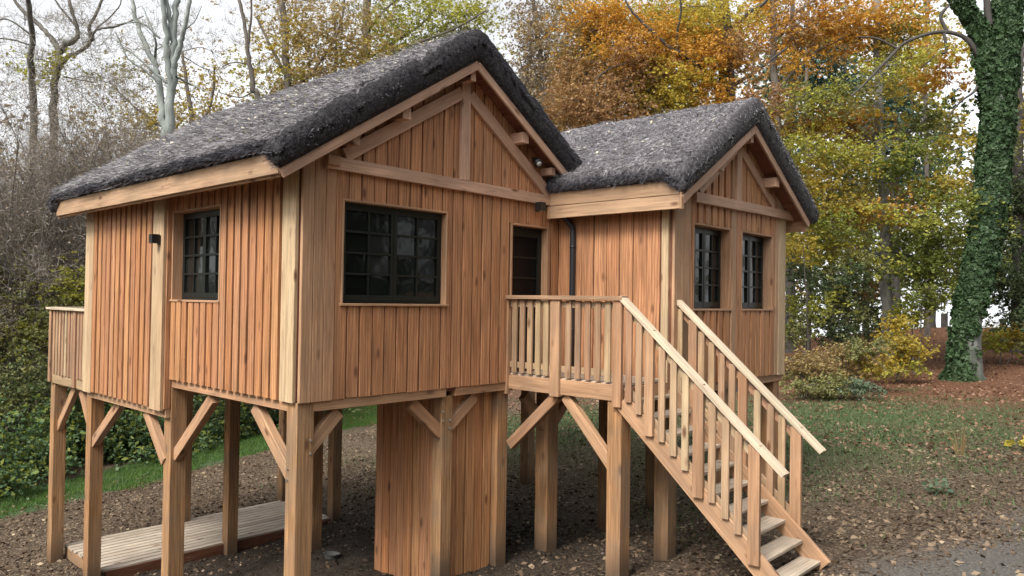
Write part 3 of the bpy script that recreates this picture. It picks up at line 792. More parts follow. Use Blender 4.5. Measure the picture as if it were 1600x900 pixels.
# roof shell: soffit, barge boards, fascia
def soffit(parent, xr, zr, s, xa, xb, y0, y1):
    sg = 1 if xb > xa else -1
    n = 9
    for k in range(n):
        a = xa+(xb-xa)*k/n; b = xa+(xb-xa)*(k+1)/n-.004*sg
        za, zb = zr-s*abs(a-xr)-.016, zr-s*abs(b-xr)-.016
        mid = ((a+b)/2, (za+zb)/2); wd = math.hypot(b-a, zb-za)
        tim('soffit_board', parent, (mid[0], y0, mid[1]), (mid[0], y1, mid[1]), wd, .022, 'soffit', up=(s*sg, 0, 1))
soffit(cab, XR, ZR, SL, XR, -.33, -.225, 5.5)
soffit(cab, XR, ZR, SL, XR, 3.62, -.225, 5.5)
bz = lambda x: deckz(x)-.053
tim('barge_board', cab, (XR+.01, -.245, bz(XR)), (-.345, -.245, bz(-.345)), .03, .086, 'truss', up=(0, 0, 1))
tim('barge_board', cab, (XR-.0, -.242, bz(XR)), (3.49, -.242, bz(3.49)), .03, .086, 'truss', up=(0, 0, 1))
tim('barge_board', cab, (XR, 5.48, bz(XR)), (-.345, 5.48, bz(-.345)), .03, .086, 'truss', up=(0, 0, 1))
tim('barge_board', cab, (XR, 5.483, bz(XR)), (3.49, 5.483, bz(3.49)), .03, .086, 'truss', up=(0, 0, 1))
tim('fascia_board', cab, (-.35, -.225, 2.075), (-.35, 5.46, 2.075), .028, .19, 'fascia')
tim('fascia_board', cab, (-.318, -.2, 2.03), (-.318, 5.44, 2.03), .03, .14, 'beam')
for k in range(10):
    y = .05+.56*k
    tim('rafter_end', cab, (-.30, y, 1.985), (.0, y, 2.15), .05, .07, 'beam')
thatch(cab, XR, ZR, SL, -.43, 3.80, -.33, 5.60, .356, 150000, litter=900)
# floor and frame under the cabin
put('floor', boxes(front, [(.02, XW, .02, 5.06, -.045, -.002)]), M['core'], cab, front.mat(0, 0, 0))
tim('floor_beam', cab, (.17, .055, -.055), (1.79, .055, -.055), .12, .095, 'beam')
tim('floor_beam', cab, (1.93, .055, -.055), (XW, .055, -.055), .12, .095, 'beam')
tim('floor_beam', cab, (.065, .17, -.055), (.065, 2.6, -.055), .12, .095, 'beam')
tim('floor_beam', cab, (.02, 2.62, -.39), (.02, 5.1, -.39), .14, .105, 'beam')
for y in (2.68, 5.18):
    tim('floor_beam', cab, (.17, y, -.12), (XW+.3, y, -.12), .13, .15, 'beam')
for x in (1.93, 3.8):
    tim('floor_beam', cab, (x, .2, -.13), (x, 5.0, -.13), .12, .16, 'beam')
for y in (.7, 1.2, 1.7, 2.2, 3.2, 3.7, 4.2, 4.7):
    tim('joist', cab, (.15, y, -.1), (XW, y, -.1), .06, .11, 'beam')
for (x, y, top, w_) in ((.0, .0, -.014, .175), (0, 2.6, -.014, .18), (0, 5.1, -.44, .17), (1.77, .03, -.10, .15), (2.63, .03, -.10, .17),
                    (1.87, 2.62, -.2, .15), (1.95, 5.05, -.2, .17), (3.87, 5.1, -.2, .17), (3.5, .0, -.21, .2)):
    p_ = vpost('stilt', cab, x+.006, y+.006, gz1(x, y)-.3, top, w_, w_)
BR = [((.085, .86, -.14), (.085, .16, -.73)), ((.085, 1.74, -.14), (.085, 2.62, -.88)), ((.03, 3.30, -.44), (.03, 2.76, -.96)),
      ((.07, 4.22, -.44), (.07, 5.13, -1.08)), ((.07, 5.62, -.42), (.07, 5.25, -.86)), ((.48, .085, -.14), (.15, .085, -.47)),
      ((1.38, .1, -.14), (1.80, .1, -.50)), ((2.30, .1, -.14), (1.92, .1, -.44)), ((3.15, .1, -.2), (3.52, .1, -.62)), ((4.1, .1, -.2), (3.68, .1, -.62)),
      ((1.95, 3.2, -.2), (1.95, 2.75, -.6)), ((3.95, 4.4, -.2), (3.95, 5.12, -.8))]
for a, b in BR:
    tim('knee_brace', cab, a, b, .085, .125, 'beam', up=(0, 0, 1))
for (x, y, z) in ((.165, -.002, -.36), (.165, -.002, -.48), (-.002, .16, -.62), (-.002, .165, -.72), (1.80, .022, -.36), (1.90, .022, -.36), (1.80, .022, -.26), (1.90, .022, -.45)):
    if y < .1: tim('bolt', cab, (x-.02, y+.012, z), (x-.02, y-.008, z), .02, .02, 'screw')
    else: tim('bolt', cab, (x+.014, y-.02, z), (x-.006, y-.02, z), .02, .02, 'screw')

# ================================================================ closet between the stilts
clo = thing('storage_closet', 'tall boarded closet standing on the ground between the stilts below the large window', 'closet', (2.2, .6, -2.2))
cf = Fr((1.80, .14, 0), (1, 0, 0), (0, 1, 0)); cl_ = Fr((1.80, 0, 0), (0, -1, 0), (1, 0, 0))
zb_ = -2.32
p_ = panel('front_panel', clo, cf, .02, .98, zb_, lambda u: -.11, [], 0, .03)
clad(p_, cf, .0, .98, zb_, lambda u: -.115, .14, .129, .02, 'clad', mats=['clad', 'cladr'])
p_ = panel('side_panel', clo, cl_, -1.15, -.18, zb_, lambda u: -.13, [], 0, .03)
clad(p_, cl_, -1.17, -.125, zb_, lambda u: -.135, .131, .122, .02, 'clad', mats=['clad', 'clad', 'cladr'])
cb = Fr((1.80, 1.17, 0), (1, 0, 0), (0, -1, 0))
panel('back_panel', clo, cb, 0, .98, zb_, lambda u: -.13, [], 0, .03, mat='clad')
cr_ = Fr((2.78, 0, 0), (0, 1, 0), (-1, 0, 0))
panel('side_panel', clo, cr_, .16, 1.15, zb_, lambda u: -.13, [], 0.0, .03, mat='clad')

# ================================================================ rear balcony
bal = thing('rear_balcony', 'small rear balcony with close upright slats at the far left end of the large cabin', 'balcony', (0, 5.9, -3))
tim('edge_beam', bal, (-.0, 5.14, -.31), (-.0, 6.72, -.31), .05, .155, 'rail')
tim('edge_beam', bal, (.0, 6.70, -.31), (3.6, 6.70, -.31), .05, .155, 'rail')
for k in range(11):
    tim('floor_board', bal, (.03, 5.17+k*.141, -.25), (3.6, 5.17+k*.141, -.25), .132, .028, 'decking')
tim('top_rail', bal, (-.03, 5.12, .715), (-.03, 6.79, .715), .12, .035, 'hand')
tim('top_rail', bal, (-.03, 6.78, .716), (3.6, 6.78, .716), .12, .035, 'hand')
for y in (5.14, 5.60, 6.64):
    vpost('rail_post', bal, -.06, y, -.37, .695, .05, .09, 'rail')
for z in (.60, -.1):
    tim('rail', bal, (.0, 5.14, z), (.0, 6.7, z), .03, .07, 'rail')
    tim('rail', bal, (.0, 6.75, z), (3.6, 6.75, z), .03, .07, 'rail')
ys = [5.27, 5.38, 5.49]+[5.75+.128*k for k in range(7)]
for y in ys:
    vpost('baluster', bal, -.045, y, -.24, .69, .028, .078, 'rail')
for k in range(24):
    vpost('baluster', bal, .1+.145*k, 6.77, -.24, .69, .078, .028, 'rail')
for x, y in ((0, 6.6), (1.93, 6.62), (3.83, 6.66)):
    vpost('stilt', bal, x, y, gz1(x, y)-.3, -.39, .17, .17)
tim('floor_beam', bal, (.07, 5.3, -.39), (.07, 6.7, -.39), .06, .07, 'beam')
tim('knee_brace', bal, (.085, 5.93, -.40), (.085, 6.63, -1.06), .07, .12, 'beam')

# ================================================================ smaller wing
wing = thing('cabin_wing', 'smaller thatched cabin on stilts with two tall windows, right of the entrance deck', 'cabin', (XW+1.4, YW+1.6, -2))
WXR, WZR, WS = 5.099, 3.14, .61
wd_ = lambda x: WZR-WS*abs(x-WXR)
wf = Fr((XW, YW, 0), (1, 0, 0), (0, 1, 0))
wtop = lambda u: wd_(u+XW)-.02
V1 = (.415, 1.334, .85, 1.862); V2 = (1.613, 2.531, .85, 1.862)
wp = panel('front_wall', wing, wf, .02, W2-.02, 0, wtop, [V1, V2], 0, .05, extra=(WXR-XW,))
board('corner_board', wp, wf, 0, .20, -.01, wtop(0), wtop(.2), .032, 'beam'); board('corner_board', wp, wf, .204, .36, -.01, wtop(.2), wtop(.36), .03, 'beam')
board('corner_board', wp, wf, W2-.22, W2, -.02, wtop(W2-.22), wtop(W2), .034, 'pale')
board('corner_board', wp, wf, W2-.32, W2-.224, -.01, wtop(W2-.32), wtop(W2-.224), .03, 'beam')
board('centre_board', wp, wf, 1.35, 1.47, -.01, wtop(1.35), wtop(1.47), .032, 'beam'); board('centre_board', wp, wf, 1.485, 1.60, -.01, wtop(1.485), wtop(1.60), .03, 'clad')
clad(wp, wf, .37, 1.345, -.004, wtop, .15, .112, .03, 'clad', [V1], mats=['clad', 'cladr'])
clad(wp, wf, 1.605, W2-.325, -.004, wtop, .15, .112, .03, 'clad', [V2], mats=['clad', 'cladr'])
window(wing, wf, *V1, depth=.10); window(wing, wf, *V2, depth=.10)
wl = Fr((XW, 0, 0), (0, -1, 0), (1, 0, 0))
wq = panel('side_wall', wing, wl, .03, 1.632, -.02, lambda u: 2.2, [], .0, .05)
clad(wq, wl, .03, 1.505, -.02, lambda u: 2.15, .184, .173, .022, 'cladw')
board('corner_board', wq, wl, 1.51, 1.60, -.02, 2.15, 2.15, .03, 'pale')
wr = Fr((XW+W2, 0, 0), (0, 1, 0), (-1, 0, 0))
wq = panel('side_wall', wing, wr, YW, 4.5, 0, lambda u: 2.2, [], .0, .05)
clad(wq, wr, YW, 4.5, 0, lambda u: 2.15, .3, .26, .03, 'clad', mats=['clad', 'cladr'])
wb = Fr((XW, 4.5, 0), (1, 0, 0), (0, -1, 0))
panel('back_wall', wing, wb, 0, W2, 0, wtop, [], 0, .05, mat='clad', extra=(WXR-XW,))
tim('tie_beam', wing, (4.02, YW-.05, 2.145), (6.88, YW-.05, 2.17), .06, .12, 'truss')
tim('plate_end', wing, (XW+W2-.02, YW+.0, 2.17), (XW+W2+.31, YW+.0, 2.17), .15, .125, 'beam')
tim('king_post', wing, (5.098, YW-.045, 2.21), (5.098, YW-.045, 3.06), .13, .045, 'truss', up=(0, 1, 0))
tim('rafter_brace', wing, (4.12, YW-.042, 2.23), (5.03, YW-.042, 2.86), .045, .12, 'truss')
tim('rafter_brace', wing, (6.12, YW-.042, 2.26), (5.16, YW-.042, 2.86), .045, .12, 'truss')
tim('ridge_beam', wing, (WXR-.01, -1.86, 2.97), (WXR-.01, -1.2, 2.97), .07, .11, 'truss')
for px in (4.35, 5.86):
    tim('purlin', wing, (px, -1.85, wd_(px)-.15), (px, -1.1, wd_(px)-.15), .10, .12, 'truss')
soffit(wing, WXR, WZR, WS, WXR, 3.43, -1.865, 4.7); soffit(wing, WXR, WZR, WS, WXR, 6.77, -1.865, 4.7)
wbz = lambda x: wd_(x)-.055
tim('barge_board', wing, (WXR+.01, -1.885, wbz(WXR)), (3.40, -1.885, wbz(3.40)-.02), .03, .09, 'truss', up=(0, 0, 1))
tim('barge_board', wing, (WXR, -1.882, wbz(WXR)), (6.80, -1.882, wbz(6.80)), .03, .09, 'truss', up=(0, 0, 1))
tim('barge_board', wing, (WXR, 4.72, wbz(WXR)), (3.42, 4.72, wbz(3.42)), .03, .09, 'truss', up=(0, 0, 1))
tim('barge_board', wing, (WXR, 4.723, wbz(WXR)), (6.79, 4.723, wbz(6.79)), .03, .09, 'truss', up=(0, 0, 1))
tim('fascia_board', wing, (3.41, -1.862, 2.015), (3.41, -.06, 2.015), .03, .15, 'fascia')
tim('fascia_board', wing, (3.405, -1.862, 2.17), (3.405, -.06, 2.17), .03, .155, 'fascia')
tim('fascia_cap', wing, (3.405, -1.877, 1.935), (3.405, -1.877, 2.25), .06, .026, 'beam', up=(0, 1, 0))
tim('fascia_cap', wing, (3.405, -.046, 1.935), (3.405, -.046, 2.25), .06, .026, 'beam', up=(0, 1, 0))
tim('fascia_board', wing, (6.79, -1.86, 2.03), (6.79, 4.7, 2.03), .03, .16, 'beam')
thatch(wing, WXR, WZR, WS, 3.33, 6.95, -1.97, 4.85, .36, 110000, lf=.17, litter=420, rim=.45)
put('floor', boxes(wf, [(.02, W2-.02, .02, 6.0, -.045, -.002)]), M['core'], wing, wf.mat(0, 0, 0))
tim('floor_beam', wing, (XW, YW+.05, -.06), (XW+W2, YW+.05, -.06), .1, .1, 'beam')
tim('floor_beam', wing, (XW+W2-.05, YW+.1, -.06), (XW+W2-.05, 4.5, -.06), .1, .1, 'beam')
for y in (.1, 2.9):
    tim('floor_beam', wing, (XW+.2, y, -.14), (XW+W2, y, -.14), .13, .15, 'beam')
for x, y in ((3.66, -1.6), (4.93, -1.57), (6.36, -1.6), (5.13, .25), (6.36, .25), (6.36, 2.85), (4.93, 2.85)):
    vpost('stilt', wing, x, y, gz1(x, y)-.3, -.115, .18, .18)
dp = thing('drainpipe', 'black downpipe in the inner corner beside the entrance door', 'drainpipe', (3.58, -.3, -1))
def tube(name, parent, pts, r, mat, seg=10):
    P = [Vector(p) for p in pts]; V, F = [], []
    for i, p in enumerate(P):
        t = (P[min(i+1, len(P)-1)]-P[max(i-1, 0)]).normalized()
        a = t.cross(Vector((.3, 1, .2))).normalized(); b = t.cross(a)
        rr = r[i] if isinstance(r, (list, tuple)) else r
        V += [p+(a*math.cos(2*PI*k/seg)+b*math.sin(2*PI*k/seg))*rr for k in range(seg)]
    for i in range(len(P)-1):
        for k in range(seg):
            F.append((i*seg+k, i*seg+(k+1) % seg, (i+1)*seg+(k+1) % seg, (i+1)*seg+k))
    F.append(tuple(range(seg-1, -1, -1))); F.append(tuple(range((len(P)-1)*seg, len(P)*seg)))
    return put(name, mesh_from(V, F, True), M[mat], parent)
PI = math.pi
tube('pipe', dp, [(3.50, -.22, 1.99), (3.50, -.22, 1.95), (3.53, -.25, 1.90), (3.57, -.28, 1.84), (3.575, -.285, 1.76), (3.575, -.285, .6), (3.575, -.285, .06)], .035, 'pipe', 12)
for z in (1.6, .6): tube('pipe_clip', dp, [(3.575, -.285, z-.012), (3.575, -.285, z+.012)], .041, 'pipe', 12)
tube('gutter_outlet', dp, [(3.50, -.22, 1.97), (3.50, -.22, 2.04)], .06, 'pipe', 12)

# ================================================================ entrance deck
dk = thing('entrance_deck', 'raised timber landing with a balustrade in front of the dark entrance door', 'deck', (3.2, -.8, -2))
XD, YD = 2.737, -1.609
for k in range(11):
    y = -.075-.143*k
    tim('deck_board', dk, (XD+.03, y, .085), (XW-.03, y, .085), .135, .028, 'decking')
tim('edge_beam', dk, (XD+.025, -.03, .0), (XD+.025, -.72, .0), .045, .165, 'beam'); tim('edge_beam', dk, (XD+.025, -.74, .005), (XD+.025, YD+.02, .005), .045, .17, 'beam')
tim('edge_beam', dk, (XD+.05, YD+.025, -.01), (XW, YD+.025, -.01), .045, .14, 'beam')
for y in (-.4, -.8, -1.2): tim('joist', dk, (XD+.05, y, -.0), (XW-.03, y, -.0), .05, .13, 'beam')
vpost('stilt', dk, XD+.02, YD+.02, gz1(2.8, -1.6)-.3, -.085, .175, .175)
tim('knee_brace', dk, (XD+.09, -.70, -.10), (XD+.09, -.0, -.74), .085, .115, 'beam'); tim('knee_brace', dk, (XD+.09, -.82, -.10), (XD+.09, -1.44, -.76), .085, .115, 'beam')
vpost('rail_post', dk, XD-.03, -.035, -.14, .95, .06, .10, 'beam')
vpost('rail_post', dk, XD-.035, -.80, -.10, .95, .05, .13, 'beam')
vpost('rail_post', dk, XD-.035, YD-.0, -.13, .95, .05, .105, 'beam')
tim('top_rail', dk, (XD, .03, .975), (XD, YD-.02, .975), .115, .045, 'rail')
tim('rail', dk, (XD+.028, -.03, .90), (XD+.028, YD+.03, .90), .026, .07, 'rail'); tim('rail', dk, (XD+.028, -.03, .20), (XD+.028, YD+.03, .20), .026, .07, 'rail')
for s0, s1, n in ((-.06, -.65, 5), (-.84, -1.49, 5)):
    for k in range(n):
        y = s0+(s1-s0)*(k+.5)/n
        vpost('baluster', dk, XD-.014, y-.035, .115, .945, .028, .072, 'rail')

# ================================================================ stairs
st = thing('staircase', 'open timber stairs with two pale handrails leading down from the deck to the ground', 'stairs', (3.2, -3.2, -1.5))
YE = -3.40
slope = .893
def sl_(y): return .05+(y-YD)*slope            # stringer top edge
for x, u in ((XD+.02, 0), (XD+.965, 1)):
    y1 = -3.335+.055*u
    tim('stringer', st, (x, YD+.005, sl_(YD)-.125), (x, y1, sl_(y1)-.125), .045, .19, 'beam', up=(0, 0, 1))
for k in range(10):
    z = .1-.1605*(k+1)-.016; y = -3.262+.175*(9-k)+.102
    tim('tread', st, (XD+.045, y, z), (XD+.942, y, z), .205, .032, 'tread')
for i, (x, nl) in enumerate(((XD-.024, ((-1.895, .10, -.37), (-2.435, .105, -.87), (-2.985, .108, -1.36))), (XD+.99, ((-1.80, .1, -.3), (-2.385, .095, -.80), (-2.94, .11, -1.26))))):
    for (y, wd, zb) in nl:
        vpost('newel', st, x-.022, y-wd, zb, 1.009+(y-YD-.05)*slope-.04, .045, wd, 'beam')
    tim('handrail', st, (x+.02, YD+(.015 if i == 0 else -.04), .985+(0 if i == 0 else -.03)), (x+.02, -3.31+.06*i, .985+(-3.31+.06*i-YD)*slope), .105, .045, 'hand')
    for off in (.885, .10):
        tim('rail', st, (x+.045, YD-.03, off-.02), (x+.045, -3.02, off-.02+(-3.02-YD-.03)*slope), .026, .065, 'rail')
    for y in ((-1.70, -1.82) + (-2.085, -2.215, -2.345) + (-2.625, -2.76, -2.885)) if i == 0 else ((-1.68, -1.95, -2.07, -2.19, -2.31, -2.59, -2.73, -2.85)):
        zt = .985+(y-YD)*slope-.05
        vpost('baluster', st, x-.012, y-.036, zt-.92, zt+.0, .026, .072, 'rail')

# ================================================================ ground terrace
ter = thing('ground_terrace', 'low grey plank terrace on the ground under the back of the large cabin', 'terrace', (2, 6, -2.9))
for k in range(12):
    y = 5.23+.134*k
    if k in (10, 11):
        tim('plank', ter, (.23, y, -2.865), (3.9, y, -2.865), .106, .03, 'decking')
    else:
        tim('plank', ter, (.23+rnd.uniform(-.01, .01), y, -2.865), (3.9, y, -2.865), .106, .03, 'decking')
tim('edge_beam', ter, (.26, 5.185, -2.975), (3.88, 5.185, -2.975), .045, .19, 'core')
tim('edge_beam', ter, (.26, 6.75, -2.975), (3.88, 6.75, -2.975), .045, .19, 'beam')
tim('edge_beam', ter, (.25, 5.21, -2.965), (.25, 6.72, -2.965), .04, .165, 'post'); tim('edge_beam', ter, (3.88, 5.21, -2.965), (3.88, 6.72, -2.965), .04, .165, 'post')

# ================================================================ lamps and small things
def box_lamp(label, fr, u, z, i):
    t = thing('wall_lamp', label, 'wall lamp', fr.p(u, i, z))
    put('housing', boxes(fr, [(u-.045, u+.045, i-.10, i-.012, z-.05, z+.05)]), M['lamp'], t, fr.mat(0, 0, 0))
    put('back_plate', boxes(fr, [(u-.035, u+.035, i-.012, i, z-.06, z+.04)]), M['lamp'], t, fr.mat(0, 0, 0))
    put('lamp_lens', boxes(fr, [(u-.03, u+.03, i-.085, i-.03, z-.054, z-.0505)]), M['lens'], t, fr.mat(0, 0, 0))
box_lamp('small black box lamp above the entrance door', front, 3.15, 2.06, -.07)
box_lamp('small black box lamp left of the side window', bay, -2.74, 1.57, -.036)
t = thing('flood_lamp', 'small round spotlight with a pale lens under the right slope of the large gable', 'spotlight', (3.08, -.08, 2.6))
def lathe(name, parent, o, axis_, prof, mat, seg=16):
    z = Vector(axis_).normalized(); a = z.cross(Vector((.1, .2, 1))).normalized(); b = z.cross(a); o = Vector(o)
    V = [o+z*h+(a*math.cos(2*PI*k/seg)+b*math.sin(2*PI*k/seg))*r_ for (r_, h) in prof for k in range(seg)]
    F = [(i*seg+k, i*seg+(k+1) % seg, (i+1)*seg+(k+1) % seg, (i+1)*seg+k) for i in range(len(prof)-1) for k in range(seg)]
    F += [tuple(range(seg-1, -1, -1)), tuple(range((len(prof)-1)*seg, len(prof)*seg))]
    return put(name, mesh_from(V, F, True), M[mat], parent)
lathe('housing', t, (3.09, -.09, 2.60), (-.25, -.75, -.45), [(.02, -.02), (.045, 0), (.052, .05), (.055, .09)], 'lamp')
lathe('lamp_lens', t, (3.09-.022, -.09-.068, 2.60-.041), (-.25, -.75, -.45), [(.03, .012), (.03, .016)], 'lens')
tube('bracket', t, [(3.1, -.02, 2.64), (3.095, -.05, 2.635), (3.09, -.09, 2.61)], .012, 'lamp', 8)
bu = thing('bucket', 'small grey bucket lying beside the near stilt on the dark soil', 'bucket', (1.72, 1.95, gz1(1.72, 1.95)))
lathe('tub', bu, (1.72, 1.95, gz1(1.72, 1.95)+.0), (.1, .0, 1), [(.07, 0), (.08, .03), (.10, .07), (.105, .075), (.095, .07), (.08, .03)], 'bucket')

# ================================================================ vegetation
def catmull(P, n=4):
    P = np.array(P, float)
    if len(P) < 3:
        t = np.linspace(0, 1, n+1)[:, None]; return P[0]*(1-t)+P[-1]*t
    Q = np.vstack([2*P[0]-P[1], P, 2*P[-1]-P[-2]]); out = []
    for i in range(1, len(Q)-2):
        for t in np.arange(n)/n:
            a, b, c, d = Q[i-1], Q[i], Q[i+1], Q[i+2]
            out.append(.5*((2*b)+(c-a)*t+(2*a-5*b+4*c-d)*t*t+(3*b-a-3*c+d)*t**3))
    out.append(P[-1]); return np.array(out)
def tubes(lines, seg=7, rough=0.0, r=None):
    V, F = [], []; n = 0
    for P in lines:
        P = np.array(P); m = len(P)
        T = np.gradient(P[:, :3], axis=0); T /= np.linalg.norm(T, axis=1)[:, None]+1e-9
        ref = np.array([.31, .87, .12]) if abs(T[0, 2]) > .5 else np.array([.1, .1, 1.])
        A = np.cross(T, ref); A /= np.linalg.norm(A, axis=1)[:, None]+1e-9; B = np.cross(T, A)
        ph = np.arange(seg)*2*PI/seg
        rad = np.maximum(P[:, 3], .002)[:, None]*np.ones((1, seg))
        if rough and r is not None: rad = rad*(1+rough*r.standard_normal((m, seg)))
        ring = P[:, None, :3]+(A[:, None, :]*np.cos(ph)[None, :, None]+B[:, None, :]*np.sin(ph)[None, :, None])*rad[:, :, None]
        V.append(ring.reshape(-1, 3))
        i = np.arange(m-1)[:, None]*seg+n; k = np.arange(seg)[None, :]; k2 = (k+1) % seg
        F.append(np.stack([(i+k), (i+k2), (i+seg+k2), (i+seg+k)], -1).reshape(-1, 4)); n += m*seg
    return np.concatenate(V), np.concatenate(F)
def strands(P, D, L_, w_, r):
    """thin tapering blades from P along D"""
    s = np.cross(D, r.normal(0, 1, P.shape)); s /= np.linalg.norm(s, axis=1)[:, None]+1e-9
    w_ = np.broadcast_to(w_, (len(P),))[:, None]; L_ = np.broadcast_to(L_, (len(P),))[:, None]
    return np.stack([P-s*w_, P+s*w_, P+D*L_], 1).reshape(-1, 3)
TW = []
def clump_points(c, r):
    x, y, z, rx, rz, n, mat = c
    ns = max(3, int(rx*rz*9)+3)
    # a few flattened sprays inside the clump
    sc = r.normal(0, .48, (ns, 3))*np.array([rx, rx*1.15, rz])
    # leaves sit along little twigs, the twigs in sprays
    m = max(4, n//9)
    which = r.integers(0, ns, m)
    o_ = sc[which]+r.normal(0, 1, (m, 3))*np.array([rx*.38, rx*.38, rz*.36+.03])
    dd_ = r.normal(0, 1, (m, 3)); dd_[:, 2] *= .45; dd_ /= np.linalg.norm(dd_, axis=1)[:, None]
    ln_ = r.uniform(.18, .5, m)*(.5+.45*min(rx, 1.3))
    k_ = np.repeat(np.arange(m), 9)[:max(n, 1)]
    n = len(k_)
    p = o_[k_]+dd_[k_]*(ln_[k_]*r.uniform(0, 1, n))[:, None]+r.normal(0, .035, (n, 3))*(.5+.5*min(rx, 1.3))
    which = which[k_]
    TW.append((o_+np.array([x, y, z]), dd_, ln_))
    p[:, 2] -= (np.hypot(p[:, 0]-sc[which, 0], p[:, 1]-sc[which, 1])**2)*.18/(rx+.1)
    return p+np.array([x, y, z]), sc+np.array([x, y, z])
BARKS = {'bare_tree': 'bark_grey', 'oak_tree': 'bark_oak', 'shrub': 'bark_brown', 'slender_tree': 'bark_brown', 'fir_tree': 'bark_dark', 'yew_tree': 'bark_dark', 'beech_tree': 'bark_brown', 'lime_tree': 'bark_brown'}
CAM = np.array([-3.72, -6.03, .94])
def build_tree(kind, label, cat, group, base, limbs, clumps, seed):
    r = np.random.default_rng(seed)
    bx, by = base; g = gz1(bx, by)
    root = thing(kind, label, cat, (bx, by, g), group)
    bk_ = M[BARKS.get(kind, 'bark_brown')]
    if kind == 'beech_tree' and seed % 3 == 0: bk_ = M['bark_dark']
    if 'grey trunk and layered' in label: bk_ = M['bark_ash']
    pts = []
    D = math.hypot(bx-CAM[0], by-CAM[1])
    smooth = []
    for i, l in enumerate(limbs):
        l = [list(p) for p in l]
        if l[0][2] < 0.2 and (i == 0 or kind == 'shrub' or len(l) > 2 and l[0][2] < -1.0):
            l[0][2] = gz1(l[0][0], l[0][1])-.15
            if len(l) > 1 and l[1][2] < l[0][2]+.1: l[1][2] = l[0][2]+.4
        # give side limbs some depth of their own
        if i > 0:
            v = np.array([l[-1][0]-CAM[0], l[-1][1]-CAM[1]]); v /= np.linalg.norm(v); k = r.uniform(-1, 1)*.35
            ln = sum(math.dist(a[:3], b[:3]) for a, b in zip(l[:-1], l[1:]))
            for j, p in enumerate(l):
                q = j/(len(l)-1)*k*ln
                p[0] += v[0]*q; p[1] += v[1]*q
        P = catmull(l, 5)
        P[1:-1, :3] += r.normal(0, 1, (len(P)-2, 3))*np.minimum(.25*P[1:-1, 3:4], .03)
        if i == 0 and kind != 'shrub':
            P[0, 3] *= 1.35; P[1, 3] *= 1.12
        smooth.append(P); pts.append(P)
        V, F = tubes([P], 10 if P[0, 3] > .12 else 6, .05, r)
        put('trunk' if (i == 0 and kind != 'shrub') else ('stem' if kind == 'shrub' else 'limb'), np_mesh(V, F, True), bk_, root)
    A = np.vstack(pts)
    bl = []
    leaves = {}
    tw = []
    TW.clear()
    for c in clumps:
        p, sc = clump_points(c, r)
        o = np.array(c[:3])
        dd = np.linalg.norm(A[:, :3]-o, axis=1)+np.where(A[:, 2] > o[2]+.3, 2.0, 0)
        j = int(np.argmin(dd)); a = A[j]
        rr = min(a[3]*.55, .012+.006*dd[j])
        mid = (a[:3]+o)/2+r.normal(0, .08, 3)*dd[j]+np.array([0, 0, .08*dd[j]])
        B = catmull([list(a[:3])+[rr], list(mid)+[rr*.7], list(o)+[rr*.45]], 4)
        bl.append(B)
        for s in sc[:7]:
            e = catmull([list(B[-3][:3])+[rr*.45], list((B[-3][:3]+s)/2+r.normal(0, .05, 3))+[rr*.3], list(s)+[.003]], 2)
            bl.append(e)
        if c[6] == 'twig':
            n = len(p)
            d = r.normal(0, 1, (n, 3)); d[:, 2] = np.abs(d[:, 2])*.8+.1; d /= np.linalg.norm(d, axis=1)[:, None]
            tw.append(strands(p, d, r.uniform(.15, .5, n)*D/20, .0045*D/20, r))
        else:
            leaves.setdefault(c[6], []).append(p)
    V, F = tubes(bl, 4)
    put('branchlets', np_mesh(V, F, True), bk_, root, kind='stuff')
    q_ = [strands(a, b, l, .0035*D/22, r) for a, b, l in TW]
    TW.clear()
    if q_:
        V = np.concatenate(q_); put('leafy_twigs', np_mesh(V, np.arange(len(V)).reshape(-1, 3)), bk_, root, kind='stuff')
    if tw:
        V = np.concatenate(tw); put('twigs', np_mesh(V, np.arange(len(V)).reshape(-1, 3)), LM['twig'], root, kind='stuff')
    for k, ps in leaves.items():
        p = np.concatenate(ps)
        p = p[p[:, 2] > g+.02]
        sz = r.uniform(.030, .058, len(p))*(D/25)**.8
        if kind == 'fir_tree': sz *= 1.2
        flat = .45 if k != 'fir' else .2
        put('foliage', leaf_mesh(p, sz, r, flat), LM[k], root, kind='stuff')
    return root

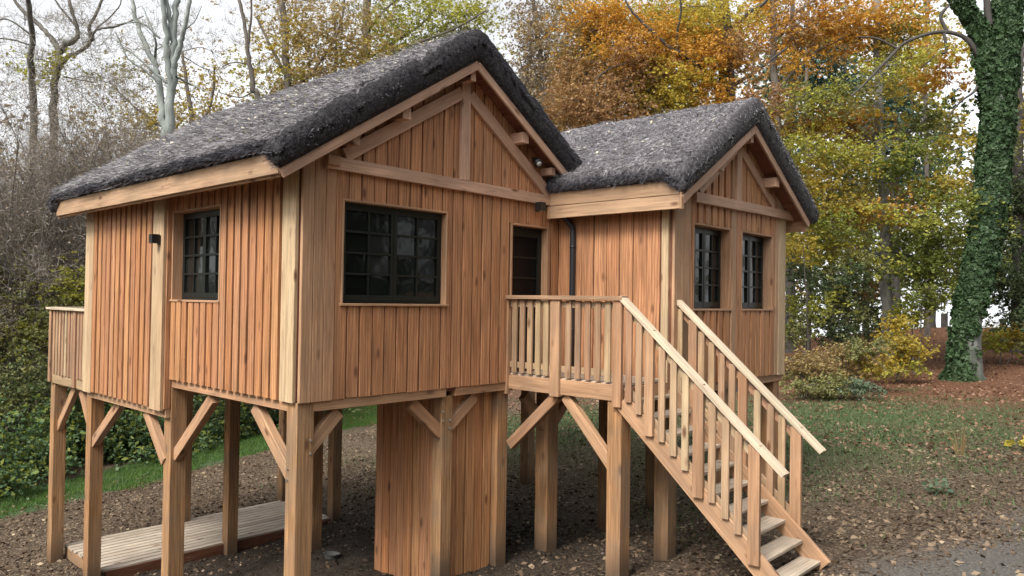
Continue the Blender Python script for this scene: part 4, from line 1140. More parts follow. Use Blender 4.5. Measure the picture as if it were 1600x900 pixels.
TREES=[
('bare_tree','bare grey tree with several upright stems rising behind the left end of the thatch','tree',None,(4.87,14.14),[[(4.91,14.15,-1.4,0.171),(4.81,14.14,3.64,0.157),(4.76,14.16,5.15,0.129),(4.79,14.11,6.16,0.114),(4.79,14.08,7.17,0.1),(4.79,14.06,8.01,0.086),(4.83,14.0,8.85,0.071),(4.84,13.96,10.03,0.043)],[(4.77,14.16,4.9,0.114),(4.64,14.28,5.65,0.1),(4.55,14.35,6.66,0.086),(4.46,14.44,7.16,0.071),(4.26,14.64,7.75,0.064),(4.1,14.8,8.42,0.057),(3.98,14.9,9.34,0.043)],[(4.79,14.08,6.83,0.086),(4.91,13.95,7.43,0.071),(4.98,13.86,7.85,0.057),(5.05,13.76,8.52,0.05),(5.08,13.71,9.36,0.029)],[(4.78,14.11,6.33,0.086),(4.69,14.18,7.17,0.079),(4.63,14.23,8.01,0.064),(4.54,14.31,8.85,0.05),(4.5,14.33,9.69,0.029)],[(4.77,14.08,7.67,0.071),(4.7,14.16,8.18,0.057),(4.64,14.21,8.68,0.043)],[(4.87,15.47,7.3,0.043),(4.47,14.42,7.67,0.029),(4.3,14.58,8.34,0.021),(4.21,14.68,8.67,0.014)],[(4.71,14.18,6.5,0.036),(4.39,14.52,6.83,0.029),(4.04,14.89,7.24,0.017),(3.87,15.07,7.32,0.011)],[(4.43,13.02,6.38,0.029),(5.14,13.71,6.42,0.021),(5.49,13.34,6.18,0.014)],[(4.55,14.35,6.49,0.031),(4.28,14.64,6.79,0.026),(3.99,14.95,7.02,0.021),(3.75,15.19,7.65,0.014)],[(4.55,14.33,7.67,0.029),(4.2,14.7,8.0,0.021),(3.74,15.19,7.9,0.014)],[(5.0,13.84,7.93,0.029),(5.16,13.65,8.19,0.017),(5.27,13.53,8.61,0.011)]],[(4.43,14.45,7.67,1.01,1.01,770,'twig'),(5.44,14.83,8.02,0.67,1.01,550,'twig'),(4.38,16.0,7.11,0.84,0.67,385,'twig')]),
('oak_tree','dark bare oak with a wide crooked fork at the upper left','tree',None,(4.41,23.48),[[(4.74,23.19,-2.16,0.135),(4.68,23.1,4.39,0.135),(4.62,23.09,7.67,0.122),(4.7,22.97,8.94,0.122),(4.81,22.85,9.38,0.108),(5.1,22.53,9.64,0.081),(5.06,22.56,10.19,0.061),(4.89,22.72,10.95,0.054),(4.81,22.78,12.04,0.027)],[(4.74,22.93,9.2,0.095),(4.43,23.25,9.85,0.081),(4.12,23.57,10.39,0.068),(3.74,23.97,10.92,0.054),(3.42,24.29,11.79,0.041)],[(4.65,23.04,8.54,0.081),(4.89,22.77,8.94,0.081),(5.26,22.36,9.26,0.068),(5.43,22.17,9.61,0.068),(5.39,22.2,9.98,0.054),(5.6,21.96,10.64,0.047),(5.8,21.72,11.41,0.034)],[(5.43,22.17,9.65,0.041),(5.57,22.01,9.92,0.041),(5.91,21.64,9.97,0.034),(6.35,21.16,10.15,0.024),(6.64,20.84,10.29,0.014)],[(5.06,22.56,10.08,0.041),(4.78,22.85,10.51,0.034),(4.55,23.09,10.94,0.027)],[(4.29,23.68,-2.17,0.108),(4.13,23.65,6.56,0.108),(4.06,23.68,8.53,0.095),(3.99,23.73,9.62,0.081),(3.87,23.84,10.38,0.068),(3.61,24.1,11.36,0.054)],[(3.99,23.73,9.4,0.034),(3.62,24.13,9.57,0.027),(3.02,24.77,9.64,0.02)],[(4.03,23.68,9.73,0.034),(3.53,24.21,10.16,0.027),(3.09,24.69,10.08,0.02)],[(5.54,22.04,9.98,0.027),(6.04,21.48,10.65,0.022),(6.1,21.4,11.2,0.014)],[(4.83,22.85,8.33,0.03),(5.28,22.36,8.23,0.022),(5.58,22.04,8.17,0.014)]],[(4.23,23.49,8.53,0.66,0.55,286,'ygreen'),(4.28,21.97,8.46,0.48,0.31,286,'ygreen'),(4.2,24.96,10.41,1.53,1.09,990,'twig'),(5.54,22.04,9.65,1.31,1.09,990,'twig'),(4.55,24.62,8.6,1.53,0.66,990,'twig'),(5.78,23.29,8.63,1.31,0.87,990,'twig'),(4.01,23.73,8.75,1.09,0.66,165,'ygreen'),(4.93,22.69,10.51,1.31,0.87,440,'twig')]),
('slender_tree','thin bare trunk between the grey tree and the orange crown','tree',None,(7.33,14.44),[[(7.53,14.27,-1.59,0.079),(7.36,14.28,5.8,0.079),(7.24,14.38,6.91,0.079),(7.14,14.47,7.83,0.063),(7.05,14.55,8.66,0.055),(6.9,14.68,9.49,0.047),(6.83,14.74,10.41,0.031)],[(7.11,14.49,8.2,0.039),(7.15,14.43,8.94,0.031),(7.13,14.44,9.68,0.024)],[(7.17,14.44,7.64,0.024),(6.83,14.81,7.67,0.019),(6.62,15.04,7.54,0.013)],[(7.29,14.33,6.91,0.028),(6.98,14.67,6.71,0.019),(6.54,15.14,6.89,0.013)]],[(7.0,14.6,8.38,0.74,1.29,385,'twig'),(6.65,15.01,7.45,0.74,0.55,110,'gold')]),
('autumn_tree','low tree with thin yellow and tan leaves behind the left eave','tree',None,(8.65,20.37),[[(8.64,20.45,-2.2,0.135),(8.43,20.49,5.74,0.116),(8.28,20.62,7.09,0.096),(8.09,20.79,8.68,0.058),(7.99,20.88,9.58,0.039)],[(8.37,20.54,6.42,0.058),(8.72,20.12,7.79,0.048),(8.77,20.04,8.92,0.029)],[(8.37,20.54,6.19,0.058),(7.35,21.62,7.07,0.039),(6.72,22.29,7.74,0.029),(6.24,22.79,8.41,0.019)]],[(7.35,21.62,6.96,1.08,0.82,1980,'gold'),(8.7,21.61,8.26,1.28,1.5,990,'tan'),(8.64,20.21,7.78,0.85,1.05,990,'gold'),(7.22,23.25,6.7,1.28,0.94,1100,'tan'),(7.02,23.43,8.46,1.28,1.31,770,'ygreen'),(9.62,22.06,9.51,1.13,1.5,572,'tan'),(7.8,24.03,9.23,1.28,1.5,550,'tan'),(9.85,21.79,10.0,0.85,1.5,352,'twig'),(8.58,20.29,7.21,1.28,0.75,1100,'gold'),(7.2,24.75,6.53,1.7,0.94,1540,'tan')]),
('beech_tree','tan and yellow autumn crown directly above the middle of the large thatched roof','tree',None,(10.09,15.87),[[(9.72,16.33,-1.92,0.161),(9.53,16.34,6.48,0.143),(9.45,16.38,8.16,0.125),(9.38,16.41,9.83,0.107),(9.27,16.49,11.51,0.089)],[(9.51,16.34,7.53,0.071),(10.2,15.57,8.59,0.054),(10.6,15.1,9.65,0.036),(10.72,14.95,10.71,0.027)],[(9.46,16.37,8.16,0.054),(9.04,16.8,9.2,0.045),(8.74,17.11,10.03,0.027)],[(9.5,16.35,7.11,0.054),(10.78,14.95,7.77,0.036),(11.48,14.18,8.41,0.018)],[(10.51,15.26,7.34,0.054),(10.54,15.18,9.02,0.036),(10.44,15.26,10.28,0.018)]],[(9.89,15.87,9.43,1.05,1.04,2420,'tan'),(10.48,15.26,8.81,1.05,1.21,3300,'tan'),(9.34,16.49,8.57,0.79,0.97,1980,'gold'),(11.04,14.64,9.03,1.05,1.04,2420,'tan'),(10.21,15.57,7.96,1.58,0.97,3960,'tan'),(10.03,17.23,8.01,1.05,0.87,2200,'ygreen'),(11.48,14.18,8.41,0.92,0.76,1980,'gold'),(10.12,17.07,10.63,1.31,0.87,1320,'tan'),(11.16,15.95,10.44,1.31,1.04,1980,'tan'),(9.59,17.71,7.78,0.92,0.69,1320,'tan'),(9.84,17.39,9.97,0.79,1.04,1100,'gold'),(9.27,18.03,8.65,0.66,1.39,660,'ygreen'),(10.7,16.43,11.08,1.58,0.87,1100,'twig')]),
('lime_tree','yellow green leafy tree just left of the large roof ridge','tree',None,(13.66,16.43),[[(13.32,16.86,-2.22,0.22),(13.1,16.88,7.19,0.2),(13.01,16.91,9.54,0.18),(13.0,16.9,10.95,0.16),(12.99,16.86,12.83,0.14)],[(13.03,16.9,9.77,0.08),(13.76,16.09,10.5,0.06),(14.54,15.22,11.45,0.04),(14.84,14.88,12.4,0.02)],[(13.05,16.88,9.3,0.07),(14.09,15.74,10.03,0.05),(15.2,14.53,10.53,0.04),(15.98,13.67,11.02,0.024)],[(13.0,16.9,10.71,0.07),(13.42,16.43,11.43,0.04),(14.04,15.74,12.15,0.03)],[(15.39,14.36,9.12,0.06),(15.28,14.44,10.29,0.04),(15.42,14.27,11.24,0.03)]],[(13.75,16.09,10.73,1.03,0.97,1980,'ygreen'),(14.86,14.88,11.34,1.32,0.78,3300,'ygreen'),(14.25,15.57,9.8,1.18,0.78,1760,'olive'),(15.58,14.1,11.24,0.88,0.7,1540,'ygreen'),(13.46,16.43,9.55,1.03,0.85,1980,'ygreen'),(12.91,17.03,9.3,0.88,0.97,1320,'gold'),(12.95,16.95,11.18,1.18,1.16,1320,'olive'),(15.02,16.16,12.07,1.47,0.97,1980,'ygreen'),(15.04,14.7,10.29,1.32,0.85,1540,'olive'),(14.36,16.88,12.05,1.32,0.97,1100,'olive'),(15.76,13.93,10.42,0.88,0.78,660,'ygreen'),(14.75,16.52,9.38,1.76,0.78,1320,'olive'),(16.68,14.37,11.86,0.88,0.97,330,'twig')]),
('ash_tree','hazy purple grey tree standing in the gap between the two thatched roofs','tree',None,(20.7,14.7),[[(20.78,14.7,-2.56,0.16),(20.54,14.7,8.19,0.137),(20.39,14.8,10.88,0.114),(20.16,15.0,13.02,0.091),(20.03,15.1,14.63,0.069)],[(20.47,14.74,9.54,0.069),(21.02,14.11,11.16,0.046),(21.17,13.91,12.51,0.023)],[(20.48,14.74,9.0,0.069),(19.94,15.3,10.6,0.046),(19.73,15.49,11.67,0.023)]],[(20.19,15.0,11.68,1.01,1.77,2640,'mauve'),(20.85,14.31,10.35,1.18,2.0,3520,'mauve'),(20.42,14.8,9.53,1.01,1.77,3080,'mauve'),(20.71,14.41,12.77,1.34,1.33,2640,'mauve'),(19.84,15.39,10.87,0.74,1.55,1100,'mauve'),(21.01,14.11,11.7,1.18,1.33,2420,'rust'),(20.71,14.51,8.47,1.18,1.55,2860,'tan'),(20.06,15.1,13.02,0.84,1.11,880,'mauve'),(20.55,14.7,7.39,1.01,1.33,1980,'olive')]),
('fir_tree','small bluish fir glimpsed under the rust coloured branches between the roofs','conifer',None,(24.21,16.8),[[(24.29,16.8,-2.99,0.129),(24.06,16.81,7.29,0.103),(23.97,16.81,11.23,0.026)]],[(23.96,16.89,7.9,0.98,1.0,2640,'fir'),(24.02,16.81,9.11,0.76,0.9,1540,'fir'),(24.0,16.81,10.17,0.6,0.8,1100,'fir'),(24.9,15.74,13.82,0.98,1.0,1100,'fir'),(23.92,16.96,7.05,1.13,0.9,1980,'fir')]),
('beech_tree','large orange and yellow beech directly above the smaller thatched roof','tree',None,(17.57,4.82),[[(17.69,4.75,-1.49,0.279),(17.51,4.78,5.27,0.263),(17.45,4.81,6.82,0.246),(17.37,4.87,8.36,0.23),(17.31,4.9,9.52,0.214),(17.25,4.93,11.26,0.181)],[(17.47,4.8,6.43,0.115),(16.66,4.91,7.53,0.082),(15.86,5.03,7.84,0.072),(15.37,5.27,8.05,0.062),(15.03,5.49,8.24,0.049),(14.65,5.89,8.73,0.041),(14.33,6.22,9.18,0.033),(14.13,6.42,9.72,0.025)],[(15.37,5.27,8.05,0.046),(15.33,5.3,8.59,0.036),(15.39,5.22,9.15,0.033),(15.36,5.24,9.69,0.025)],[(15.93,4.97,7.56,0.049),(15.06,5.48,7.0,0.039),(14.43,6.15,7.08,0.03),(13.95,6.69,6.62,0.02)],[(17.33,4.9,8.94,0.082),(17.77,4.4,9.53,0.066),(18.22,3.91,9.93,0.049),(18.6,3.48,10.52,0.033)],[(17.44,4.81,7.4,0.066),(18.0,4.19,7.99,0.049),(18.64,3.48,8.78,0.033)],[(13.65,7.02,6.15,0.03),(13.76,6.89,6.61,0.033),(13.69,6.96,7.16,0.03),(13.93,6.69,7.53,0.025),(14.36,6.22,7.75,0.016)],[(17.47,4.81,5.85,0.066),(16.21,6.17,6.21,0.049),(14.89,7.59,6.37,0.033),(14.09,8.45,6.74,0.02)],[(15.75,6.6,9.19,0.033),(15.09,7.31,9.28,0.025),(14.57,7.88,8.88,0.016)]],[(14.53,7.95,7.91,0.85,0.77,5060,'rust'),(14.2,6.87,6.6,1.09,0.83,6600,'rust'),(14.29,8.23,6.65,0.85,0.83,3960,'rust'),(14.81,6.19,7.35,0.92,0.7,4400,'rust'),(14.99,8.93,7.8,0.72,0.77,2640,'rust'),(14.95,7.45,9.47,0.97,0.7,5060,'orange'),(14.78,6.19,8.52,0.92,0.64,5060,'orange'),(16.34,5.96,8.92,0.87,0.64,4180,'orange'),(16.07,4.8,7.94,0.82,0.7,3520,'orange'),(15.31,7.1,8.28,0.82,0.57,3520,'orange'),(16.65,5.61,9.7,0.97,0.64,4840,'yellow'),(16.14,4.7,9.51,0.97,0.57,2860,'yellow'),(15.07,5.92,6.9,0.97,0.64,5060,'yellow'),(16.46,5.89,6.7,0.97,0.64,4180,'yellow'),(18.1,5.52,9.59,0.72,0.57,1540,'yellow'),(15.95,7.89,7.78,0.82,0.57,2860,'yellow'),(15.94,4.97,7.2,0.82,0.51,2640,'yellow'),(16.58,7.15,10.06,1.09,0.7,4180,'yellow'),(17.24,6.48,8.16,0.97,0.64,3300,'orange'),(15.51,8.34,9.02,0.87,0.7,3740,'tan'),(15.68,6.74,6.39,1.09,0.51,3960,'orange'),(14.77,7.74,6.08,1.09,0.51,3960,'rust'),(16.13,3.3,6.67,0.72,0.77,2860,'rust'),(16.92,3.88,8.23,0.68,0.7,2640,'rust'),(16.33,4.56,6.74,0.82,0.57,2420,'orange'),(17.62,6.11,6.45,1.09,0.45,1980,'olive'),(15.1,8.78,9.02,0.85,0.7,2640,'tan'),(14.8,9.08,10.02,0.72,0.64,1320,'tan')]),
('beech_tree','orange beech leaning in above the right roof edge at the top of the photo','tree',None,(23.48,5.8),[[(23.54,5.8,-1.99,0.18),(23.38,5.8,5.07,0.16),(23.26,5.86,8.59,0.14),(23.15,5.93,10.71,0.12),(23.05,5.98,13.06,0.1)],[(23.27,5.84,8.83,0.06),(23.99,5.03,10.02,0.05),(24.77,4.17,10.74,0.04),(25.56,3.3,11.23,0.03)],[(23.27,5.86,7.89,0.06),(23.86,5.2,8.61,0.04),(24.49,4.51,9.09,0.03)],[(23.15,5.93,10.47,0.06),(23.64,5.38,11.42,0.04),(24.42,4.51,12.15,0.03)]],[(23.08,5.98,11.41,1.0,0.85,2340,'orange'),(23.74,5.29,10.72,1.0,0.7,2340,'rust'),(24.36,4.6,11.56,1.18,0.7,3060,'orange'),(23.44,5.63,9.66,0.82,0.62,1260,'orange'),(22.96,4.72,8.11,0.94,0.54,1440,'ygreen'),(23.08,6.06,7.77,0.88,0.62,1620,'yellow'),(25.24,3.65,11.34,1.32,0.62,3240,'orange'),(25.12,2.3,11.33,1.32,0.62,2700,'orange'),(26.84,1.92,11.14,1.03,0.54,1620,'yellow'),(23.89,5.2,7.31,1.0,0.47,1620,'yellow'),(23.66,3.97,7.9,1.06,0.47,1260,'olive'),(23.78,6.68,12.27,0.88,0.78,1620,'yellow'),(25.89,2.96,10.77,1.0,0.47,1260,'olive'),(24.61,5.78,12.29,1.18,0.54,1800,'rust'),(25.96,4.35,10.86,1.32,0.47,1260,'orange'),(24.53,4.51,7.45,1.0,0.39,1080,'rust'),(23.11,6.06,6.47,0.76,0.54,1080,'olive')]),
('fir_tree','dark blue green fir with a black trunk just right of the small roof','conifer',None,(31.64,8.76),[[(31.72,8.76,-2.82,0.231),(31.54,8.76,5.35,0.206),(31.48,8.72,9.88,0.18),(31.44,8.68,13.51,0.129),(31.41,8.64,16.54,0.077)]],[(31.62,8.52,11.7,1.13,0.8,1980,'fir'),(32.4,7.64,13.69,1.13,0.8,1980,'fir'),(31.33,8.9,9.27,0.91,0.7,1540,'fir'),(32.85,7.19,11.97,1.29,0.7,2200,'fir'),(31.82,8.41,7.47,0.83,0.6,1100,'fir'),(31.91,8.19,12.77,1.51,0.8,1540,'fir'),(31.33,8.97,6.55,0.76,0.7,880,'fir'),(32.15,7.97,11.26,1.13,0.6,1320,'fir'),(31.66,8.63,5.35,0.83,0.9,1100,'fir')]),
('fir_tree','dark fir seen behind the grey trunk in the upper right','conifer',None,(41.46,6.98),[[(41.55,6.98,-3.35,0.24),(41.32,6.98,7.23,0.21),(41.2,6.98,12.52,0.15),(41.13,6.99,15.69,0.09)]],[(41.17,7.06,10.75,1.32,1.28,2860,'fir'),(41.36,6.88,9.52,1.5,1.16,2860,'fir'),(41.01,7.19,12.52,0.97,1.05,1540,'fir'),(41.58,6.67,8.47,1.59,1.05,2640,'fir'),(40.45,7.84,10.74,1.06,0.93,1100,'fir'),(41.22,6.93,13.93,0.79,1.16,880,'fir'),(41.75,6.41,11.65,0.88,0.93,880,'fir')]),
('beech_tree','beech with a straight grey trunk and layered orange and green sprays','tree',None,(26.14,2.92),[[(26.28,2.81,-0.99,0.22),(26.22,2.85,0.42,0.2),(26.12,2.9,2.78,0.18),(26.0,2.97,5.13,0.17),(25.87,3.06,7.48,0.16),(25.79,3.09,9.83,0.14),(25.68,3.13,13.12,0.12)],[(26.03,2.95,4.42,0.06),(25.37,3.65,5.35,0.05),(24.72,4.34,5.8,0.04),(24.08,5.03,5.91,0.02)],[(25.92,3.02,6.54,0.06),(26.76,2.09,7.5,0.044),(27.39,1.4,7.98,0.024)],[(26.04,2.95,3.95,0.06),(26.83,2.09,4.44,0.04),(27.62,1.23,4.69,0.02)],[(25.9,3.04,7.01,0.06),(25.16,3.82,7.69,0.04),(24.52,4.51,7.92,0.02)],[(26.1,2.92,2.77,0.06),(25.1,3.99,3.22,0.04),(24.14,5.03,3.44,0.02)],[(26.1,2.92,3.01,0.06),(26.87,2.09,2.79,0.04),(27.66,1.23,3.05,0.02)]],[(24.84,4.16,7.97,1.12,0.47,2340,'orange'),(26.45,3.9,7.58,1.0,0.47,1620,'rust'),(24.63,4.42,6.62,1.18,0.47,2340,'yellow'),(23.33,4.38,5.28,1.06,0.54,2340,'gold'),(25.2,3.82,6.0,1.12,0.47,1800,'leafgreen'),(27.54,4.24,5.61,1.06,0.47,1800,'ygreen'),(23.58,4.13,4.45,1.06,0.54,2520,'gold'),(23.11,4.66,3.3,0.94,0.78,3060,'yellow'),(23.84,3.88,3.02,1.18,0.85,3420,'ygreen'),(26.25,2.61,9.13,1.0,0.47,1620,'yellow'),(26.74,2.06,10.13,1.0,0.47,1620,'yellow'),(26.69,2.18,7.38,1.0,0.47,1260,'olive'),(25.78,1.72,5.86,1.06,0.47,1440,'leafgreen'),(26.11,1.38,4.78,1.12,0.54,1980,'leafgreen'),(24.36,3.3,4.17,1.06,0.47,1620,'orange'),(27.58,2.74,5.29,0.76,0.47,1260,'rust'),(25.28,0.71,8.97,0.76,0.54,1620,'orange'),(26.05,1.39,7.61,0.71,0.39,720,'leafgreen'),(26.46,0.97,6.78,0.82,0.39,1080,'yellow'),(26.06,1.47,3.59,1.18,0.54,2700,'leafgreen'),(27.87,2.47,3.22,0.94,0.62,1980,'leafgreen'),(25.45,0.63,5.04,0.76,0.47,1080,'gold'),(25.69,0.39,4.1,1.0,0.62,2160,'leafgreen'),(25.79,1.8,2.16,1.29,0.62,3240,'leafgreen'),(26.56,0.97,2.06,1.0,0.78,2700,'leafgreen'),(27.43,4.43,2.89,0.94,0.7,1800,'ygreen'),(24.2,4.94,4.38,0.88,0.54,1260,'tan'),(26.54,0.97,3.08,1.18,0.7,2700,'leafgreen'),(26.27,1.3,1.38,1.18,0.39,1620,'leafgreen'),(25.14,3.82,8.87,1.06,0.39,1080,'olive'),(25.47,3.47,8.17,1.18,0.47,1080,'gold'),(23.78,5.37,5.08,0.76,0.47,900,'gold'),(24.75,1.35,6.38,0.88,0.39,1260,'leafgreen'),(23.19,3.03,6.3,1.0,0.39,1260,'ygreen'),(22.23,4.08,6.21,0.88,0.39,1080,'ygreen'),(24.02,2.07,9.31,1.0,0.35,1080,'ygreen'),(22.58,3.76,3.7,1.0,0.39,1260,'leafgreen'),(24.36,1.83,3.96,1.0,0.39,1260,'ygreen'),(24.9,4.16,5.1,1.18,0.39,1440,'olive'),(28.88,4.3,4.26,0.88,0.54,1260,'olive')]),
('yew_tree','dark evergreen tree at the right edge of the photo behind the ivy trunk','conifer',None,(33.2,-0.29),[[(33.1,-0.14,-1.11,0.266),(33.01,-0.14,3.06,0.244),(32.93,-0.17,8.26,0.177),(32.88,-0.21,11.91,0.089)],[(33.95,-1.06,-1.09,0.266),(33.8,-1.06,5.68,0.221),(33.68,-1.05,10.89,0.133)]],[(32.93,-0.1,4.88,1.11,1.12,4180,'dark'),(33.24,-0.39,3.06,1.17,1.29,5720,'dark'),(31.5,0.04,2.17,0.85,0.86,2420,'dark'),(33.15,-0.39,6.97,0.98,1.2,2420,'olive'),(33.0,-0.1,1.75,1.3,0.77,3960,'dark'),(33.83,-1.06,4.38,1.3,2.15,5500,'dark'),(33.89,-1.06,1.77,1.63,1.12,3960,'dark'),(32.91,-0.1,5.92,0.98,0.95,1980,'dark'),(33.02,-0.29,8.79,0.91,1.12,1540,'gold'),(34.57,-0.3,0.71,0.98,0.69,1100,'dark')]),
('shrub','olive shrub touching the right hand corner of the small wing','shrub',None,(21.18,3.87),[[(21.23,3.87,-1.66,0.029),(21.13,3.93,0.35,0.021),(21.04,4.0,2.01,0.014)],[(21.32,3.78,-1.66,0.027),(21.21,3.83,0.78,0.02),(21.09,3.92,2.75,0.012)],[(21.26,3.84,-1.66,0.021),(21.22,3.84,0.35,0.018)]],[(21.04,4.0,2.01,0.67,0.55,1650,'dark'),(21.23,3.81,1.07,0.71,0.55,1760,'ygreen'),(21.0,4.07,0.22,0.63,0.55,1430,'olive'),(21.09,3.92,2.75,0.55,0.34,770,'gold')]),
('shrub','broad dark green shrub between the small wing and the grey trunk','shrub',None,(22.97,3.4),[[(23.03,3.4,-1.75,0.03),(22.97,3.42,0.17,0.022),(22.92,3.43,1.75,0.015)],[(23.12,3.3,-1.75,0.028),(23.17,3.19,0.53,0.02),(23.21,3.11,2.41,0.013)],[(23.06,3.37,-1.75,0.022),(23.02,3.37,0.17,0.019)]],[(22.92,3.43,1.75,0.87,0.57,2530,'dark'),(23.09,3.27,0.88,0.96,0.52,2530,'olive'),(22.89,3.51,0.11,0.96,0.48,1980,'dark'),(23.21,3.11,2.41,0.74,0.39,1210,'olive')]),
('shrub','rust tinted shrub against the left side of the grey trunk','shrub',None,(28.99,4.26),[[(29.06,4.26,-2.24,0.035),(28.91,4.37,-0.16,0.027),(28.76,4.49,1.53,0.018)],[(29.16,4.14,-2.24,0.033),(28.99,4.28,0.25,0.024),(28.78,4.45,2.31,0.015)],[(29.09,4.22,-2.24,0.027),(29.05,4.22,-0.16,0.022)]],[(28.76,4.49,1.53,0.63,0.47,990,'rust'),(28.87,4.39,0.62,0.83,0.52,1540,'dark'),(28.71,4.58,-0.3,0.89,0.42,1210,'olive'),(28.78,4.45,2.31,0.52,0.36,550,'olive')]),
('shrub','golden yellow bush in front of the grey beech trunk','shrub',None,(23.23,1.65),[[(23.28,1.65,-1.61,0.029),(23.26,1.65,-0.63,0.021),(23.24,1.65,0.17,0.014)],[(23.37,1.56,-1.61,0.027),(23.28,1.64,-1.3,0.02),(23.17,1.76,-1.03,0.012)],[(23.31,1.62,-1.61,0.021),(23.29,1.62,-0.63,0.018)]],[(23.24,1.65,0.17,0.46,0.34,1430,'gold'),(22.26,1.25,-0.4,0.63,0.34,1870,'gold'),(22.1,1.45,-0.95,0.63,0.25,1100,'ygreen')]),
('shrub','green shrub below the low branches left of the ivy covered trunk','shrub',None,(25.78,1.83),[[(25.85,1.83,-1.81,0.031),(25.79,1.86,-0.45,0.023),(25.74,1.88,0.68,0.015)],[(25.94,1.73,-1.81,0.029),(25.96,1.66,-0.24,0.021),(25.97,1.63,1.03,0.013)],[(25.88,1.8,-1.81,0.023),(25.85,1.8,-0.45,0.019)]],[(25.74,1.88,0.68,0.59,0.36,990,'ygreen'),(25.97,1.63,1.03,0.54,0.27,660,'leafgreen')]),
('shrub','low tan brown bush at the far corner of the cabin wing','shrub',None,(17.16,2.33),[[(17.2,2.32,-1.25,0.024),(17.17,2.36,-0.86,0.018),(17.13,2.39,-0.54,0.012)],[(17.28,2.25,-1.24,0.022),(17.29,2.23,-1.14,0.016),(17.28,2.23,-1.07,0.01)],[(17.23,2.3,-1.25,0.018),(17.22,2.3,-0.86,0.015)]],[(17.13,2.39,-0.54,0.6,0.32,1870,'tan'),(17.61,1.87,-0.71,0.64,0.28,1870,'tan'),(17.28,2.23,-1.07,0.64,0.21,1320,'olive')]),
('shrub','low yellowish bush on the leaf covered slope','shrub',None,(19.09,1.71),[[(19.14,1.7,-1.33,0.025),(19.1,1.74,-0.92,0.019),(19.06,1.77,-0.59,0.013)],[(19.22,1.62,-1.33,0.024),(19.27,1.55,-0.77,0.017),(19.31,1.5,-0.31,0.011)],[(19.17,1.68,-1.33,0.019),(19.16,1.68,-0.92,0.016)]],[(19.06,1.77,-0.59,0.63,0.3,1760,'tan'),(19.51,1.3,-0.86,0.55,0.26,1540,'gold'),(19.31,1.5,-0.31,0.55,0.26,1100,'olive')]),
('shrub','low green ground cover nearest to the grass patch','shrub',None,(16.81,1.22),[[(16.86,1.22,-1.13,0.023),(16.73,1.36,-1.13,0.017),(16.61,1.49,-1.13,0.011)],[(16.93,1.15,-1.13,0.021),(16.55,1.56,-1.17,0.016),(16.15,1.99,-1.21,0.01)],[(16.88,1.2,-1.13,0.017),(16.88,1.2,-1.13,0.014)]],[(16.61,1.49,-1.13,0.67,0.1,1320,'olive'),(17.12,0.94,-1.12,0.6,0.1,1100,'bluegreen'),(16.15,1.99,-1.21,0.6,0.1,990,'olive')]),
('slender_tree','slim dark trunk just right of the small wing roof','tree',None,(30.22,7.35),[[(30.29,7.35,-2.6,0.109),(30.17,7.31,4.54,0.097),(29.95,7.42,10.25,0.083),(29.95,7.3,15.4,0.058)],[(30.08,7.36,7.11,0.049),(30.53,6.83,8.55,0.034),(30.8,6.52,9.42,0.024)],[(30.04,7.36,8.83,0.049),(29.53,7.88,9.96,0.034),(29.25,8.15,11.09,0.024)]],[(30.52,6.83,9.12,0.8,0.29,550,'olive'),(29.52,7.88,10.53,0.8,0.29,550,'olive'),(30.05,7.25,12.83,0.86,0.4,660,'gold')]),
('slender_tree','slim dark trunk midway between the wing and the grey beech','tree',None,(34.48,7.17),[[(34.56,7.16,-2.88,0.119),(34.43,7.12,4.89,0.106),(34.19,7.24,11.1,0.09),(34.19,7.1,16.7,0.063)],[(34.32,7.17,7.69,0.053),(34.82,6.6,9.25,0.037),(35.11,6.26,10.19,0.026)],[(34.28,7.17,9.55,0.053),(33.73,7.74,10.78,0.037),(33.43,8.04,12.02,0.026)]],[(34.8,6.6,9.87,0.87,0.31,550,'olive'),(33.71,7.74,11.4,0.87,0.31,550,'olive'),(34.29,7.06,13.9,0.93,0.44,660,'gold')]),
('slender_tree','slim dark trunk between the grey beech and the ivy tree','tree',None,(38.24,4.57),[[(38.32,4.57,-2.92,0.122),(38.19,4.52,5.06,0.109),(37.94,4.64,11.44,0.092),(37.94,4.5,17.19,0.065)],[(38.08,4.57,7.93,0.054),(38.59,3.99,9.54,0.038),(38.89,3.63,10.5,0.027)],[(38.04,4.57,9.85,0.054),(37.47,5.16,11.11,0.038),(37.16,5.46,12.38,0.027)]],[(38.57,3.99,10.18,0.89,0.32,550,'olive'),(37.46,5.16,11.75,0.89,0.32,550,'olive'),(38.05,4.46,14.32,0.96,0.45,660,'gold')]),
('shrub','yellow green bush right of the ivy covered trunk','shrub',None,(28.98,-0.16),[[(29.05,-0.16,-1.86,0.032),(29.07,-0.2,-0.99,0.024),(29.09,-0.24,-0.26,0.016)],[(29.14,-0.26,-1.86,0.03),(29.35,-0.5,-0.89,0.022),(29.52,-0.71,-0.09,0.014)],[(29.08,-0.19,-1.86,0.024),(29.06,-0.19,-0.99,0.02)]],[(29.09,-0.24,-0.26,0.71,0.28,1210,'ygreen'),(29.52,-0.71,-0.09,0.71,0.33,1320,'gold')]),
('shrub','dark green bush at the right edge beneath the evergreen','shrub',None,(28.51,-1.12),[[(28.57,-1.12,-1.75,0.031),(28.5,-1.08,-0.5,0.023),(28.44,-1.03,0.52,0.015)],[(28.66,-1.22,-1.75,0.029),(28.65,-1.23,-1.0,0.021),(28.62,-1.2,-0.39,0.013)],[(28.6,-1.15,-1.75,0.023),(28.57,-1.15,-0.5,0.019)]],[(28.44,-1.03,0.52,0.54,0.45,990,'dark'),(28.62,-1.2,-0.39,0.59,0.36,990,'olive')]),
